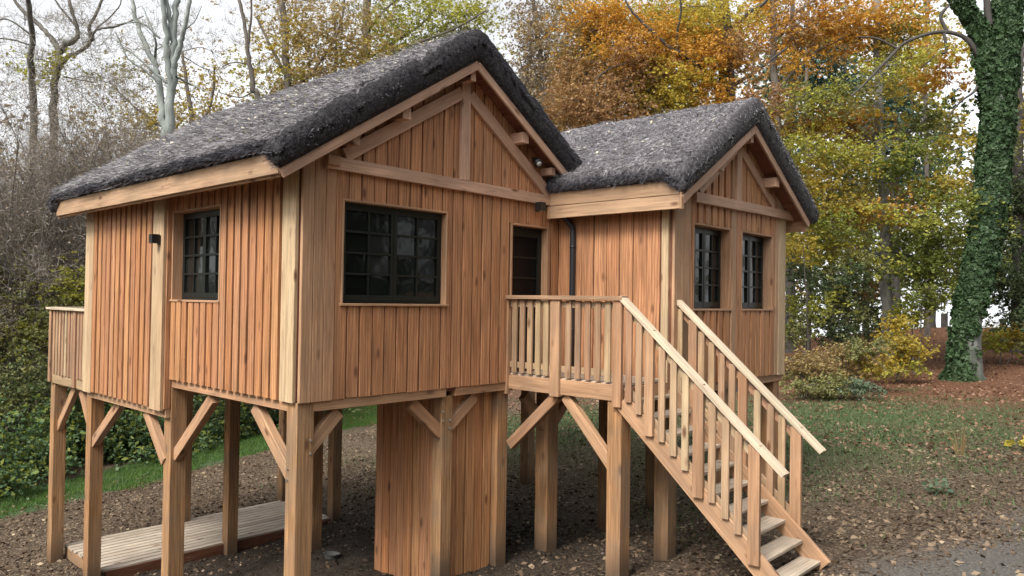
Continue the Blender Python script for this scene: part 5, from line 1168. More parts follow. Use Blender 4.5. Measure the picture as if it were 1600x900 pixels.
('shrub','leafy shrub with yellow green leaves at the left edge of the photo','shrub',None,(1.79,16.01),[[(1.84,16.0,-1.66,0.022),(1.83,15.98,0.0,0.016),(1.83,15.95,1.37,0.011)],[(1.91,15.93,-1.66,0.02),(1.54,16.31,-0.61,0.015),(1.15,16.71,0.24,0.009)],[(1.86,15.98,-1.66,0.016),(1.83,15.98,0.0,0.014)]],[(1.83,15.95,1.37,0.64,0.54,1320,'ygreen'),(1.74,16.06,0.57,0.73,0.57,1430,'ygreen'),(1.87,15.2,-0.03,0.64,0.54,1320,'ygreen'),(1.57,15.54,-0.66,0.73,0.64,1650,'olive'),(1.15,16.71,0.24,0.8,0.96,1430,'olive')]),
('shrub','leafy shrub directly left of the rear balcony','shrub',None,(2.27,14.01),[[(2.32,14.01,-1.51,0.021),(2.31,13.98,0.07,0.015),(2.3,13.96,1.37,0.01)],[(2.38,13.95,-1.5,0.019),(2.48,13.83,-1.34,0.014),(2.57,13.73,-1.2,0.009)],[(2.34,13.99,-1.51,0.015),(2.3,13.99,0.07,0.013)]],[(2.3,13.96,1.37,0.51,0.45,990,'ygreen'),(2.17,14.12,0.68,0.6,0.45,1210,'olive'),(2.7,14.28,0.76,0.51,0.45,880,'ygreen'),(1.87,13.73,-0.12,0.6,0.54,1430,'olive'),(1.79,13.83,-1.0,0.67,0.51,1540,'darkleaf'),(2.57,13.73,-1.2,0.76,0.45,1540,'darkleaf')]),
('shrub','dark lower shrub above the brambles at the left edge','shrub',None,(1.45,14.9),[[(1.5,14.9,-1.52,0.021),(1.49,14.9,-1.43,0.015),(1.49,14.9,-1.37,0.01)],[(1.56,14.83,-1.52,0.019),(1.31,15.11,-1.7,0.014),(1.04,15.4,-1.84,0.009)],[(1.52,14.88,-1.52,0.015),(1.51,14.88,-1.43,0.013)]],[(1.49,14.9,-1.37,0.76,0.51,1650,'darkleaf'),(1.86,14.51,-1.82,0.76,0.39,1430,'olive'),(1.04,15.4,-1.84,0.76,0.6,1320,'darkleaf')]),
('shrub','dark shrub seen between the stilts under the side wall','shrub',None,(4.3,14.76),[[(4.36,14.76,-1.75,0.023),(4.27,14.85,-1.75,0.017),(4.19,14.94,-1.75,0.011)],[(4.42,14.68,-1.75,0.021),(4.03,15.11,-1.85,0.016),(3.62,15.56,-1.93,0.01)],[(4.38,14.73,-1.75,0.017),(4.38,14.73,-1.75,0.014)]],[(4.19,14.94,-1.75,0.84,0.57,1870,'darkleaf'),(4.87,14.2,-1.9,0.84,0.5,1760,'darkleaf'),(3.62,15.56,-1.93,0.67,0.5,1320,'olive')]),
('shrub','dark shrub seen behind the stilts below the front corner','shrub',None,(7.3,14.46),[[(7.35,14.46,-1.78,0.025),(7.17,14.67,-1.78,0.019),(6.98,14.87,-1.79,0.013)],[(7.43,14.38,-1.78,0.024),(8.09,13.66,-1.65,0.017),(8.73,12.97,-1.56,0.011)],[(7.38,14.44,-1.78,0.019),(7.38,14.44,-1.78,0.016)]],[(6.98,14.87,-1.79,0.92,0.48,1650,'darkleaf'),(7.85,13.92,-1.68,0.92,0.48,1650,'darkleaf'),(8.73,12.97,-1.56,0.92,0.44,1430,'darkleaf')]),
('twiggy_bush','grey brown twiggy bush at the left edge of the photo','bush','twiggy bushes behind the left end of the cabin',(2.08,17.17),[],[(2.0,17.17,4.42)]),
('twiggy_bush','grey brown twiggy bush beneath the dark oak fork','bush','twiggy bushes behind the left end of the cabin',(3.27,17.35),[],[(3.18,17.36,4.61)]),
('twiggy_bush','grey brown twiggy bush reaching up to the end of the large roof','bush','twiggy bushes behind the left end of the cabin',(4.48,17.52),[],[(4.39,17.52,4.81)]),
('twiggy_bush','grey brown twiggy bush half cut off by the left frame edge','bush','twiggy bushes behind the left end of the cabin',(1.53,19.23),[],[(1.44,19.23,4.57)]),
('twiggy_bush','thin reddish twiggy bush just above the left roof end','bush','twiggy bushes behind the left end of the cabin',(6.31,19.96),[],[(6.2,19.96,5.35)]),
]
IVY=[[(24.78,0.03,-1.54,0.483),(24.79,-0.0,-0.74,0.441),(24.81,-0.05,0.52,0.399),(24.97,-0.26,1.99,0.399),(25.19,-0.54,3.68,0.431),(25.29,-0.69,5.78,0.431),(25.36,-0.81,7.89,0.431),(25.41,-0.91,9.36,0.399),(25.46,-1.0,11.04,0.357),(25.53,-1.12,12.72,0.357)],[(25.19,-0.63,7.46,0.294),(25.04,-0.49,8.72,0.252),(24.89,-0.35,9.77,0.21),(24.7,-0.17,10.39,0.189),(24.48,0.07,10.81,0.168),(24.11,0.45,11.43,0.126)],[(24.99,-0.44,8.93,0.105),(24.69,-0.14,9.55,0.084),(24.43,0.14,9.86,0.071),(24.0,0.61,9.96,0.063),(23.57,1.07,9.82,0.055),(23.18,1.5,9.56,0.048),(22.94,1.76,9.2,0.055),(22.67,2.07,8.77,0.046),(22.35,2.42,8.24,0.038),(22.05,2.76,7.81,0.032)],[(24.07,0.53,9.92,0.053),(24.13,0.48,9.33,0.042),(23.94,0.68,9.22,0.034),(23.6,1.07,8.79,0.025)],[(24.14,0.45,9.96,0.063),(23.99,0.61,10.48,0.053),(24.19,0.37,10.91,0.042),(24.39,0.14,11.44,0.042)],[(24.92,-0.35,8.3,0.053),(24.75,-0.17,7.98,0.042),(24.48,0.14,7.66,0.032),(24.2,0.45,7.12,0.021)],[(25.06,-0.55,10.19,0.126),(25.0,-0.5,11.03,0.105),(24.95,-0.47,11.87,0.084)],[(23.01,1.68,9.41,0.042),(22.58,2.15,9.71,0.034),(22.15,2.61,9.75,0.025)]]
WOOD=[
(4.0,71.5,14.7,1.5,1.1,260,'mauve'),(2.9,62.2,10.1,1.3,0.9,260,'mauve'),(4.5,76.1,9.7,1.6,1.1,260,'mauve'),(5.3,74.7,7.4,1.6,1.1,260,'mauve'),(3.6,61.2,5.6,1.3,0.9,260,'mauve'),(3.6,65.5,3.5,1.4,1.0,260,'darkleaf'),
(2.9,53.3,2.4,1.1,0.8,260,'darkleaf'),(5.2,72.9,1.4,1.5,1.1,260,'mauve'),(4.3,68.9,-0.8,1.4,1.0,260,'olive'),(2.9,57.1,-2.2,1.2,0.9,260,'olive'),(3.6,59.4,-3.4,1.3,0.9,260,'olive'),(4.4,71.3,-5.7,1.5,1.1,260,'olive'),
(4.7,62.8,13.5,1.3,1.0,260,'mauve'),(4.0,52.5,10.1,1.1,0.8,260,'mauve'),(6.8,72.3,11.2,1.5,1.1,260,'tan'),(4.5,56.1,7.6,1.2,0.9,260,'mauve'),(5.4,67.0,7.1,1.4,1.0,260,'mauve'),(4.1,53.1,4.7,1.2,0.8,260,'mauve'),
(4.5,59.8,3.9,1.3,0.9,260,'olive'),(6.0,69.4,2.2,1.5,1.1,260,'mauve'),(6.1,64.5,0.6,1.4,1.0,260,'olive'),(5.8,70.0,-1.1,1.5,1.1,260,'olive'),(6.4,70.4,-2.5,1.5,1.1,260,'olive'),(6.5,73.2,-4.3,1.5,1.1,260,'olive'),
(3.9,50.7,-4.5,1.1,0.8,260,'olive'),(6.2,56.4,12.6,1.3,0.9,260,'mauve'),(4.9,53.4,9.9,1.2,0.9,260,'tan'),(7.2,68.7,10.9,1.5,1.1,260,'mauve'),(5.7,55.3,8.2,1.2,0.9,260,'mauve'),(7.6,69.3,7.7,1.5,1.1,260,'mauve'),
(4.8,51.0,4.9,1.1,0.8,260,'tan'),(8.5,70.1,4.4,1.5,1.1,260,'olive'),(6.8,59.4,2.5,1.3,1.0,260,'olive'),(7.6,67.6,0.8,1.5,1.1,260,'mauve'),(7.8,66.0,-1.0,1.4,1.1,260,'olive'),(4.6,50.0,-1.3,1.1,0.8,260,'olive'),
(5.3,54.7,-3.0,1.2,0.9,260,'olive'),(7.5,62.7,-5.2,1.4,1.0,260,'olive'),(9.1,62.8,10.7,1.4,1.0,260,'mauve'),(8.6,64.0,8.6,1.4,1.0,260,'tan'),(6.9,53.3,6.2,1.2,0.9,260,'tan'),(8.0,60.2,5.5,1.4,1.0,260,'tan'),
(6.3,49.2,3.5,1.1,0.8,260,'olive'),(8.9,67.2,2.5,1.5,1.1,260,'olive'),(8.3,58.8,0.9,1.3,1.0,260,'mauve'),(8.4,60.6,-0.8,1.4,1.0,260,'olive'),(7.3,53.5,-1.6,1.2,0.9,260,'olive'),(10.5,69.8,-5.0,1.6,1.1,260,'olive'),
(7.2,54.9,-4.3,1.2,0.9,260,'olive'),(10.6,65.9,10.9,1.5,1.1,260,'mauve'),(8.0,52.5,7.7,1.2,0.9,260,'mauve'),(9.5,57.7,7.0,1.3,1.0,260,'mauve'),(8.8,52.4,5.4,1.2,0.9,260,'mauve'),(10.3,63.0,4.6,1.4,1.1,260,'darkleaf'),
(9.1,53.4,2.5,1.3,0.9,260,'mauve'),(7.7,51.1,1.4,1.2,0.9,260,'olive'),(8.4,51.4,-0.9,1.2,0.9,260,'olive'),(11.1,66.4,-2.6,1.5,1.1,260,'olive'),(12.0,66.4,-4.1,1.5,1.1,260,'olive'),(10.8,64.0,-5.8,1.5,1.1,260,'olive'),
(9.1,47.5,11.5,1.2,0.8,260,'mauve'),(12.9,65.7,11.0,1.5,1.1,260,'tan'),(10.3,54.5,8.8,1.3,1.0,260,'tan'),(9.5,51.7,7.0,1.2,0.9,260,'mauve'),(10.7,57.5,5.9,1.4,1.0,260,'tan'),(12.6,65.4,4.6,1.5,1.1,260,'darkleaf'),
(13.2,65.7,2.4,1.5,1.1,260,'mauve'),(8.3,46.3,0.6,1.1,0.8,260,'olive'),(12.0,60.0,-0.3,1.4,1.0,260,'olive'),(13.6,63.9,-1.9,1.5,1.1,260,'olive'),(11.2,56.7,-3.9,1.3,1.0,260,'olive'),(11.9,61.0,-5.3,1.4,1.1,260,'olive'),
(13.1,58.5,10.7,1.4,1.0,260,'tan'),(9.8,45.8,7.0,1.1,0.8,260,'tan'),(12.5,54.5,7.0,1.3,1.0,260,'tan'),(13.8,61.1,6.2,1.5,1.1,260,'mauve'),(15.0,61.9,4.9,1.5,1.1,260,'mauve'),(14.0,60.4,2.7,1.5,1.1,260,'darkleaf'),
(14.6,62.4,1.3,1.5,1.1,260,'mauve'),(11.9,51.0,-0.3,1.3,0.9,260,'olive'),(14.7,59.8,-2.8,1.5,1.1,260,'olive'),(13.3,58.5,-4.0,1.4,1.0,260,'olive'),(10.5,48.6,-4.0,1.2,0.9,260,'olive'),(15.5,60.0,10.8,1.5,1.1,260,'mauve'),
(10.5,43.5,6.9,1.1,0.8,260,'mauve'),(15.2,59.9,7.2,1.5,1.1,260,'mauve'),(12.3,47.4,5.4,1.2,0.9,260,'mauve'),(16.5,62.6,4.5,1.6,1.1,260,'olive'),(14.6,54.2,2.1,1.4,1.0,260,'mauve'),(14.1,55.3,0.7,1.4,1.0,260,'olive'),
(15.1,56.1,-0.3,1.4,1.0,260,'olive'),(12.8,49.0,-1.4,1.2,0.9,260,'olive'),(14.3,55.0,-4.1,1.4,1.0,260,'olive'),(14.3,55.0,-5.4,1.4,1.0,260,'olive'),(17.5,59.4,14.7,1.5,1.1,260,'tan'),(12.7,43.2,10.2,1.1,0.8,260,'tan'),
(14.9,52.3,10.5,1.3,1.0,260,'mauve'),(18.1,61.1,10.2,1.6,1.1,260,'tan'),(12.5,43.0,6.7,1.1,0.8,260,'mauve'),(13.7,47.5,5.6,1.2,0.9,260,'mauve'),(17.6,56.6,4.5,1.5,1.1,260,'mauve'),(12.4,43.1,2.3,1.1,0.8,260,'mauve'),
(14.8,48.8,0.7,1.3,0.9,260,'olive'),(15.0,51.1,-0.9,1.3,1.0,260,'olive'),(17.6,59.2,-2.5,1.5,1.1,260,'olive'),(18.1,57.1,-3.4,1.5,1.1,260,'olive'),(13.5,45.3,-4.6,1.2,0.9,260,'olive'),(16.5,50.5,10.1,1.3,1.0,260,'olive'),
(19.3,58.7,10.0,1.5,1.1,260,'mauve'),(15.4,46.6,7.1,1.3,0.9,260,'tan'),(17.7,54.3,5.5,1.4,1.0,260,'mauve'),(13.8,42.2,3.7,1.2,0.8,260,'mauve'),(16.5,48.1,2.2,1.3,1.0,260,'olive'),(14.6,45.0,1.1,1.2,0.9,260,'tan'),
(14.7,42.8,-0.6,1.2,0.9,260,'olive'),(16.5,47.9,-1.7,1.3,1.0,260,'olive'),(16.2,49.5,-3.6,1.3,1.0,260,'olive'),(15.2,43.6,-4.4,1.2,0.9,260,'olive'),(20.4,56.1,11.8,1.5,1.1,260,'olive'),(15.4,42.0,6.2,1.2,0.9,260,'tan'),
(17.0,46.2,5.4,1.3,0.9,260,'mauve'),(21.5,57.8,4.3,1.6,1.1,260,'olive'),(20.3,53.3,2.8,1.5,1.1,260,'tan'),(15.4,40.9,0.7,1.2,0.8,260,'olive'),(20.0,52.5,-0.9,1.4,1.1,260,'olive'),(14.4,39.4,-1.8,1.1,0.8,260,'olive'),
(19.6,51.0,-3.1,1.4,1.0,260,'olive'),(18.8,48.8,-4.5,1.4,1.0,260,'olive'),(15.8,39.2,7.4,1.1,0.8,260,'olive'),(22.3,54.1,7.6,1.5,1.1,260,'tan'),(17.6,41.5,5.6,1.2,0.9,260,'mauve'),(19.8,45.9,4.3,1.3,1.0,260,'olive'),
(22.5,51.5,3.0,1.5,1.1,260,'tan'),(21.8,53.0,1.4,1.5,1.1,260,'olive'),(16.9,40.4,0.1,1.2,0.9,260,'olive'),(19.3,45.0,-1.9,1.3,1.0,260,'olive'),(18.0,41.9,-2.9,1.2,0.9,260,'olive'),(19.2,46.3,-5.2,1.3,1.0,260,'olive'),
(24.3,52.9,8.3,1.5,1.1,260,'olive'),(21.3,45.3,5.9,1.3,1.0,260,'tan'),(23.1,47.8,4.5,1.4,1.0,260,'olive'),(20.6,44.3,2.9,1.3,1.0,260,'tan'),(23.4,51.0,1.4,1.5,1.1,260,'mauve'),(20.9,45.0,0.1,1.3,1.0,260,'olive'),
(24.8,51.6,-2.1,1.5,1.1,260,'olive'),(21.4,44.9,-2.8,1.3,1.0,260,'olive'),(21.1,45.0,-4.3,1.3,1.0,260,'olive'),(21.9,43.0,7.6,1.3,1.0,260,'olive'),(21.6,40.9,5.3,1.3,0.9,260,'mauve'),(18.0,35.3,3.7,1.1,0.8,260,'mauve'),
(25.7,48.5,2.7,1.5,1.1,260,'mauve'),(19.2,35.9,1.1,1.1,0.8,260,'olive'),(24.0,44.9,-0.9,1.4,1.0,260,'olive'),(21.3,40.9,-1.2,1.3,0.9,260,'olive'),(24.8,48.3,-4.1,1.5,1.1,260,'olive'),(23.6,43.9,-5.2,1.4,1.0,260,'olive'),
(27.1,48.1,-6.0,1.5,1.1,260,'olive'),(23.6,38.3,-4.1,1.3,0.9,260,'olive'),(28.6,40.2,-4.9,1.4,1.0,260,'olive'),(25.6,32.6,-4.0,1.2,0.9,260,'olive'),(27.4,32.0,-4.1,1.2,0.9,260,'olive'),(29.9,33.3,-4.5,1.3,0.9,260,'olive'),
(32.4,32.1,-4.1,1.3,1.0,260,'olive'),(28.7,25.7,-3.5,1.1,0.8,260,'olive'),(41.8,34.2,19.2,1.5,1.1,620,'tan'),(36.0,29.4,14.9,1.3,1.0,620,'tan'),(40.4,33.1,15.6,1.5,1.1,620,'olive'),(38.1,32.8,13.2,1.4,1.1,620,'tan'),
(30.4,25.2,9.3,1.2,0.9,620,'darkleaf'),(31.7,26.1,7.9,1.2,0.9,620,'olive'),(37.1,30.4,7.3,1.4,1.0,620,'darkleaf'),(33.0,27.8,6.0,1.3,0.9,620,'olive'),(31.2,25.1,3.9,1.2,0.9,620,'olive'),(30.1,25.0,2.9,1.2,0.8,620,'olive'),
(40.3,33.5,1.9,1.5,1.1,620,'darkleaf'),(36.5,29.9,0.2,1.4,1.0,620,'olive'),(37.0,30.8,-1.5,1.4,1.0,620,'olive'),(30.6,25.2,-2.1,1.2,0.9,620,'olive'),(30.2,23.7,-3.9,1.1,0.8,620,'olive'),(40.5,31.7,18.5,1.5,1.1,620,'tan'),
(41.3,32.4,17.4,1.5,1.1,620,'olive'),(30.7,22.3,11.3,1.1,0.8,620,'olive'),(31.6,24.2,10.5,1.2,0.9,620,'olive'),(39.7,30.2,11.3,1.4,1.0,620,'darkleaf'),(32.9,24.8,8.6,1.2,0.9,620,'darkleaf'),(40.8,30.9,8.2,1.5,1.1,620,'darkleaf'),
(37.6,29.1,5.7,1.4,1.0,620,'darkleaf'),(40.0,30.1,4.8,1.4,1.0,620,'tan'),(33.5,24.7,3.4,1.2,0.9,620,'tan'),(30.4,22.6,1.4,1.1,0.8,620,'tan'),(42.9,33.0,-0.6,1.5,1.1,620,'olive'),(34.4,25.5,-1.3,1.2,0.9,620,'olive'),
(30.5,23.0,-2.6,1.1,0.8,620,'olive'),(35.8,26.3,-4.2,1.3,0.9,620,'olive'),(36.9,25.0,15.2,1.3,0.9,620,'darkleaf'),(38.4,26.6,13.8,1.3,1.0,620,'tan'),(42.1,28.3,12.8,1.4,1.1,620,'darkleaf'),(43.4,29.3,11.9,1.5,1.1,620,'darkleaf'),
(36.1,24.6,9.2,1.3,0.9,620,'tan'),(34.3,23.2,7.1,1.2,0.9,620,'tan'),(42.5,28.9,7.2,1.5,1.1,620,'olive'),(42.0,28.4,5.5,1.4,1.1,620,'olive'),(36.1,25.0,2.7,1.3,0.9,620,'olive'),(45.7,31.1,1.6,1.6,1.1,620,'olive'),
(43.2,28.9,0.2,1.5,1.1,620,'olive'),(40.4,28.3,-2.0,1.4,1.0,620,'olive'),(32.4,21.4,-2.1,1.1,0.8,620,'olive'),(37.4,25.6,-4.5,1.3,1.0,620,'olive'),(44.8,27.9,19.1,1.5,1.1,620,'olive'),(45.4,29.4,16.9,1.5,1.1,620,'olive'),
(44.1,27.6,15.2,1.5,1.1,620,'darkleaf'),(38.3,22.9,11.7,1.3,0.9,620,'tan'),(39.4,24.6,11.0,1.3,1.0,620,'olive'),(46.6,30.1,10.0,1.6,1.1,620,'darkleaf'),(46.5,30.1,8.8,1.6,1.1,620,'darkleaf'),(40.9,24.9,5.7,1.4,1.0,620,'olive'),
(36.6,21.6,4.8,1.2,0.9,620,'olive'),(47.3,29.1,3.0,1.5,1.1,620,'tan'),(38.7,23.6,1.7,1.3,0.9,620,'olive'),(42.9,27.2,0.1,1.4,1.0,620,'olive'),(46.7,28.5,-2.0,1.5,1.1,620,'olive'),(34.8,20.8,-2.1,1.2,0.9,620,'olive'),
(33.4,20.7,-3.2,1.1,0.8,620,'olive'),(43.5,25.0,14.8,1.4,1.0,620,'olive'),(42.4,23.3,12.1,1.4,1.0,620,'darkleaf'),(47.5,27.9,12.7,1.5,1.1,620,'olive'),(44.7,26.1,9.9,1.4,1.1,620,'darkleaf'),(38.3,21.6,7.1,1.3,0.9,620,'olive'),
(45.1,25.3,6.9,1.4,1.1,620,'darkleaf'),(47.2,27.1,5.2,1.5,1.1,620,'tan'),(36.2,20.1,2.6,1.2,0.9,620,'olive'),(35.9,19.5,1.7,1.2,0.9,620,'olive'),(47.9,27.1,0.5,1.5,1.1,620,'olive'),(35.6,19.1,-1.4,1.2,0.8,620,'olive'),
(35.0,19.1,-1.9,1.1,0.8,620,'olive'),(43.5,24.4,-4.6,1.4,1.0,620,'olive'),(44.9,22.2,20.2,1.4,1.0,620,'tan'),(45.2,23.8,19.3,1.4,1.0,620,'olive'),(34.7,17.0,14.2,1.1,0.8,620,'olive'),(47.2,24.2,16.6,1.5,1.1,620,'gold'),
(41.6,21.4,13.2,1.3,1.0,620,'olive'),(48.5,24.3,13.1,1.5,1.1,620,'tan'),(47.6,23.8,11.4,1.5,1.1,620,'olive'),(42.0,21.7,8.7,1.3,1.0,620,'gold'),(38.3,18.8,6.7,1.2,0.9,620,'olive'),(38.9,19.7,5.5,1.2,0.9,620,'olive'),
(44.0,22.1,4.5,1.4,1.0,620,'orange'),(47.1,24.5,3.6,1.5,1.1,620,'tan'),(50.9,26.2,2.0,1.6,1.1,620,'orange'),(49.1,25.6,0.1,1.5,1.1,620,'olive'),(44.7,22.2,-1.6,1.4,1.0,620,'olive'),(38.2,19.0,-2.7,1.2,0.9,620,'olive'),
(43.9,22.8,-5.0,1.4,1.0,620,'olive'),(40.3,18.6,17.6,1.2,0.9,620,'orange'),(52.6,23.8,19.1,1.6,1.1,620,'orange'),(42.7,19.7,15.0,1.3,1.0,620,'orange'),(39.9,17.6,12.6,1.2,0.9,620,'olive'),(52.4,23.9,14.8,1.6,1.1,620,'olive'),
(39.0,16.9,9.2,1.2,0.9,620,'orange'),(45.0,20.5,10.0,1.4,1.0,620,'tan'),(42.8,19.9,7.6,1.3,1.0,620,'olive'),(52.1,23.4,7.7,1.5,1.1,620,'orange'),(41.6,17.8,4.2,1.2,0.9,620,'orange'),(40.5,18.1,2.9,1.2,0.9,620,'olive'),
(36.9,15.6,1.8,1.1,0.8,620,'olive'),(40.5,17.3,0.1,1.2,0.9,620,'olive'),(50.3,23.1,-1.2,1.5,1.1,620,'olive'),(47.7,21.7,-3.3,1.4,1.0,620,'olive'),(46.9,22.0,-4.3,1.4,1.0,620,'olive'),(48.9,19.6,21.6,1.4,1.0,620,'orange'),
(45.5,19.0,19.0,1.3,1.0,620,'orange'),(40.1,16.1,15.6,1.2,0.9,620,'olive'),(48.2,19.5,15.6,1.4,1.0,620,'orange'),(41.7,16.9,13.1,1.2,0.9,620,'tan'),(51.1,20.8,13.9,1.5,1.1,620,'orange'),(39.5,15.4,9.2,1.2,0.9,620,'tan'),
(41.8,16.2,8.8,1.2,0.9,620,'gold'),(49.5,19.6,8.6,1.4,1.0,620,'orange'),(41.4,16.7,6.0,1.2,0.9,620,'olive'),(50.0,20.0,4.9,1.4,1.1,620,'gold'),(46.2,19.1,3.1,1.4,1.0,620,'gold'),(44.2,17.0,2.0,1.3,0.9,620,'orange'),
(41.7,16.4,0.1,1.2,0.9,620,'olive'),(42.8,16.3,-1.4,1.2,0.9,620,'olive'),(42.2,16.4,-2.1,1.2,0.9,620,'olive'),(48.6,19.5,-5.0,1.4,1.0,620,'olive'),(41.0,13.7,16.6,1.2,0.9,620,'orange'),(41.6,15.0,14.9,1.2,0.9,620,'tan'),
(51.8,18.5,16.8,1.5,1.1,620,'tan'),(38.5,13.6,12.0,1.1,0.8,620,'olive'),(38.7,13.7,10.9,1.1,0.8,620,'gold'),(40.1,13.8,9.2,1.2,0.8,620,'olive'),(51.6,19.6,9.6,1.5,1.1,620,'orange'),(39.3,13.9,6.6,1.1,0.8,620,'tan'),
(49.1,18.1,6.1,1.4,1.0,620,'olive'),(53.2,20.3,4.8,1.5,1.1,620,'orange'),(51.9,19.0,3.2,1.5,1.1,620,'olive'),(54.8,19.6,2.2,1.5,1.1,620,'orange'),(41.6,14.3,0.0,1.2,0.9,620,'olive'),(46.2,16.8,-1.1,1.3,1.0,620,'olive'),
(55.0,20.9,-3.0,1.5,1.1,620,'olive'),(45.9,15.5,-4.1,1.3,0.9,620,'olive'),(43.6,13.8,17.4,1.2,0.9,620,'leafgreen'),(54.3,17.5,18.6,1.5,1.1,620,'ygreen'),(44.4,13.2,14.5,1.2,0.9,620,'gold'),(46.9,15.2,13.7,1.3,1.0,620,'ygreen'),
(41.5,11.8,11.2,1.1,0.8,620,'gold'),(46.5,13.8,10.8,1.3,0.9,620,'leafgreen'),(54.0,17.6,9.9,1.5,1.1,620,'tan'),(54.0,17.0,8.8,1.5,1.1,620,'olive'),(49.8,15.1,6.2,1.4,1.0,620,'leafgreen'),(46.8,14.5,4.6,1.3,0.9,620,'olive'),
(46.5,13.9,3.6,1.3,0.9,620,'darkleaf'),(56.8,18.5,2.0,1.5,1.1,620,'dark'),(48.1,15.3,0.4,1.3,1.0,620,'olive'),(40.3,12.4,-0.4,1.1,0.8,620,'olive'),(51.4,15.7,-3.0,1.4,1.0,620,'olive'),(52.3,17.4,-4.6,1.4,1.1,620,'olive'),
(47.1,12.8,19.3,1.3,0.9,620,'olive'),(43.6,11.1,16.7,1.2,0.9,620,'olive'),(57.7,16.0,19.0,1.5,1.1,620,'gold'),(57.4,15.8,18.0,1.5,1.1,620,'leafgreen'),(45.6,12.1,12.5,1.2,0.9,620,'ygreen'),(49.1,13.6,11.9,1.3,1.0,620,'tan'),
(46.0,11.8,10.2,1.2,0.9,620,'olive'),(52.5,15.2,10.2,1.4,1.0,620,'ygreen'),(58.4,17.4,9.7,1.6,1.1,620,'leafgreen'),(42.3,11.0,5.5,1.1,0.8,620,'olive'),(56.9,16.5,5.4,1.5,1.1,620,'gold'),(48.3,13.1,2.9,1.3,0.9,620,'olive'),
(48.9,12.8,1.9,1.3,1.0,620,'dark'),(46.9,13.1,0.2,1.3,0.9,620,'olive'),(55.5,16.0,-1.6,1.5,1.1,620,'olive'),(45.5,11.6,-2.8,1.2,0.9,620,'olive'),(47.1,12.6,-3.7,1.3,0.9,620,'olive'),(48.0,10.7,20.0,1.3,0.9,620,'leafgreen'),
(57.3,14.3,20.6,1.5,1.1,620,'ygreen'),(49.4,11.6,16.2,1.3,0.9,620,'gold'),(48.0,10.7,14.7,1.3,0.9,620,'leafgreen'),(51.8,12.7,14.0,1.4,1.0,620,'olive'),(54.0,12.4,13.4,1.4,1.0,620,'tan'),(51.4,12.8,11.2,1.3,1.0,620,'leafgreen'),
(53.9,13.3,9.4,1.4,1.0,620,'olive'),(59.9,14.2,9.0,1.5,1.1,620,'tan'),(53.5,13.4,6.9,1.4,1.0,620,'gold'),(57.6,14.6,5.4,1.5,1.1,620,'ygreen'),(55.0,13.1,3.5,1.4,1.0,620,'olive'),(44.3,10.3,1.7,1.2,0.9,620,'darkleaf'),
(54.7,12.5,0.8,1.4,1.0,620,'olive'),(44.2,9.3,-1.2,1.1,0.8,620,'olive'),(60.5,15.2,-3.3,1.5,1.1,620,'olive'),(54.4,12.9,-4.3,1.4,1.0,620,'olive'),(58.3,11.7,23.6,1.5,1.1,620,'ygreen'),(61.9,13.1,23.4,1.5,1.1,620,'olive'),
(54.4,11.5,19.6,1.4,1.0,620,'ygreen'),(57.8,12.2,18.6,1.5,1.1,620,'ygreen'),(50.2,9.7,14.5,1.3,0.9,620,'ygreen'),(49.1,9.4,13.2,1.2,0.9,620,'leafgreen'),(45.2,8.2,10.9,1.2,0.8,620,'ygreen'),(53.2,10.7,11.2,1.3,1.0,620,'tan'),
(53.0,10.8,9.2,1.3,1.0,620,'leafgreen'),(43.4,8.0,6.6,1.1,0.8,620,'tan'),(55.8,11.6,6.8,1.4,1.0,620,'olive'),(58.6,12.8,5.8,1.5,1.1,620,'olive'),(49.4,9.3,3.4,1.2,0.9,620,'olive'),(57.0,12.1,2.1,1.4,1.1,620,'darkleaf'),
(58.4,12.1,0.5,1.5,1.1,620,'olive'),(45.3,8.3,-0.4,1.2,0.8,620,'olive'),(46.8,8.4,-2.6,1.2,0.9,620,'olive'),(57.9,12.1,-4.2,1.4,1.1,620,'olive'),(52.7,8.6,21.5,1.3,1.0,620,'olive'),(49.3,7.2,16.9,1.2,0.9,620,'ygreen'),
(46.5,7.3,14.6,1.2,0.9,620,'gold'),(54.4,9.1,15.8,1.3,1.0,620,'gold'),(53.8,8.6,13.8,1.3,1.0,620,'ygreen'),(47.9,7.3,9.5,1.2,0.9,620,'ygreen'),(51.7,8.1,9.4,1.3,0.9,620,'olive'),(56.1,9.9,8.0,1.4,1.0,620,'ygreen'),
(64.8,10.9,7.5,1.6,1.1,620,'gold'),(60.2,10.5,5.4,1.5,1.1,620,'olive'),(45.8,7.3,3.1,1.1,0.8,620,'olive'),(59.6,8.0,16.0,1.4,1.0,620,'dark'),(53.4,7.5,13.6,1.3,0.9,620,'gold'),(60.2,8.7,13.9,1.4,1.1,620,'gold'),
(64.7,10.0,12.9,1.5,1.1,620,'olive'),(54.0,7.0,9.0,1.3,0.9,620,'gold'),(61.0,8.7,8.9,1.5,1.1,620,'olive'),(65.3,9.7,6.8,1.5,1.1,620,'gold'),(60.6,8.9,5.1,1.4,1.1,620,'olive'),(59.4,8.1,3.6,1.4,1.0,620,'dark'),
(61.8,7.3,20.3,1.4,1.1,620,'gold'),(58.7,6.7,12.7,1.4,1.0,620,'dark'),(59.1,6.5,10.9,1.4,1.0,620,'olive'),(60.8,6.2,10.2,1.4,1.0,620,'gold'),(47.8,4.0,7.3,1.1,0.8,620,'olive'),(59.3,5.6,6.5,1.4,1.0,620,'olive'),
(53.9,4.9,4.5,1.3,0.9,620,'olive'),(62.9,6.5,3.9,1.4,1.1,620,'olive'),(63.9,4.6,19.9,1.4,1.1,620,'dark'),(56.6,4.5,16.9,1.3,1.0,620,'olive'),(67.5,6.3,18.3,1.5,1.1,620,'gold'),(63.5,5.3,14.0,1.4,1.1,620,'gold'),
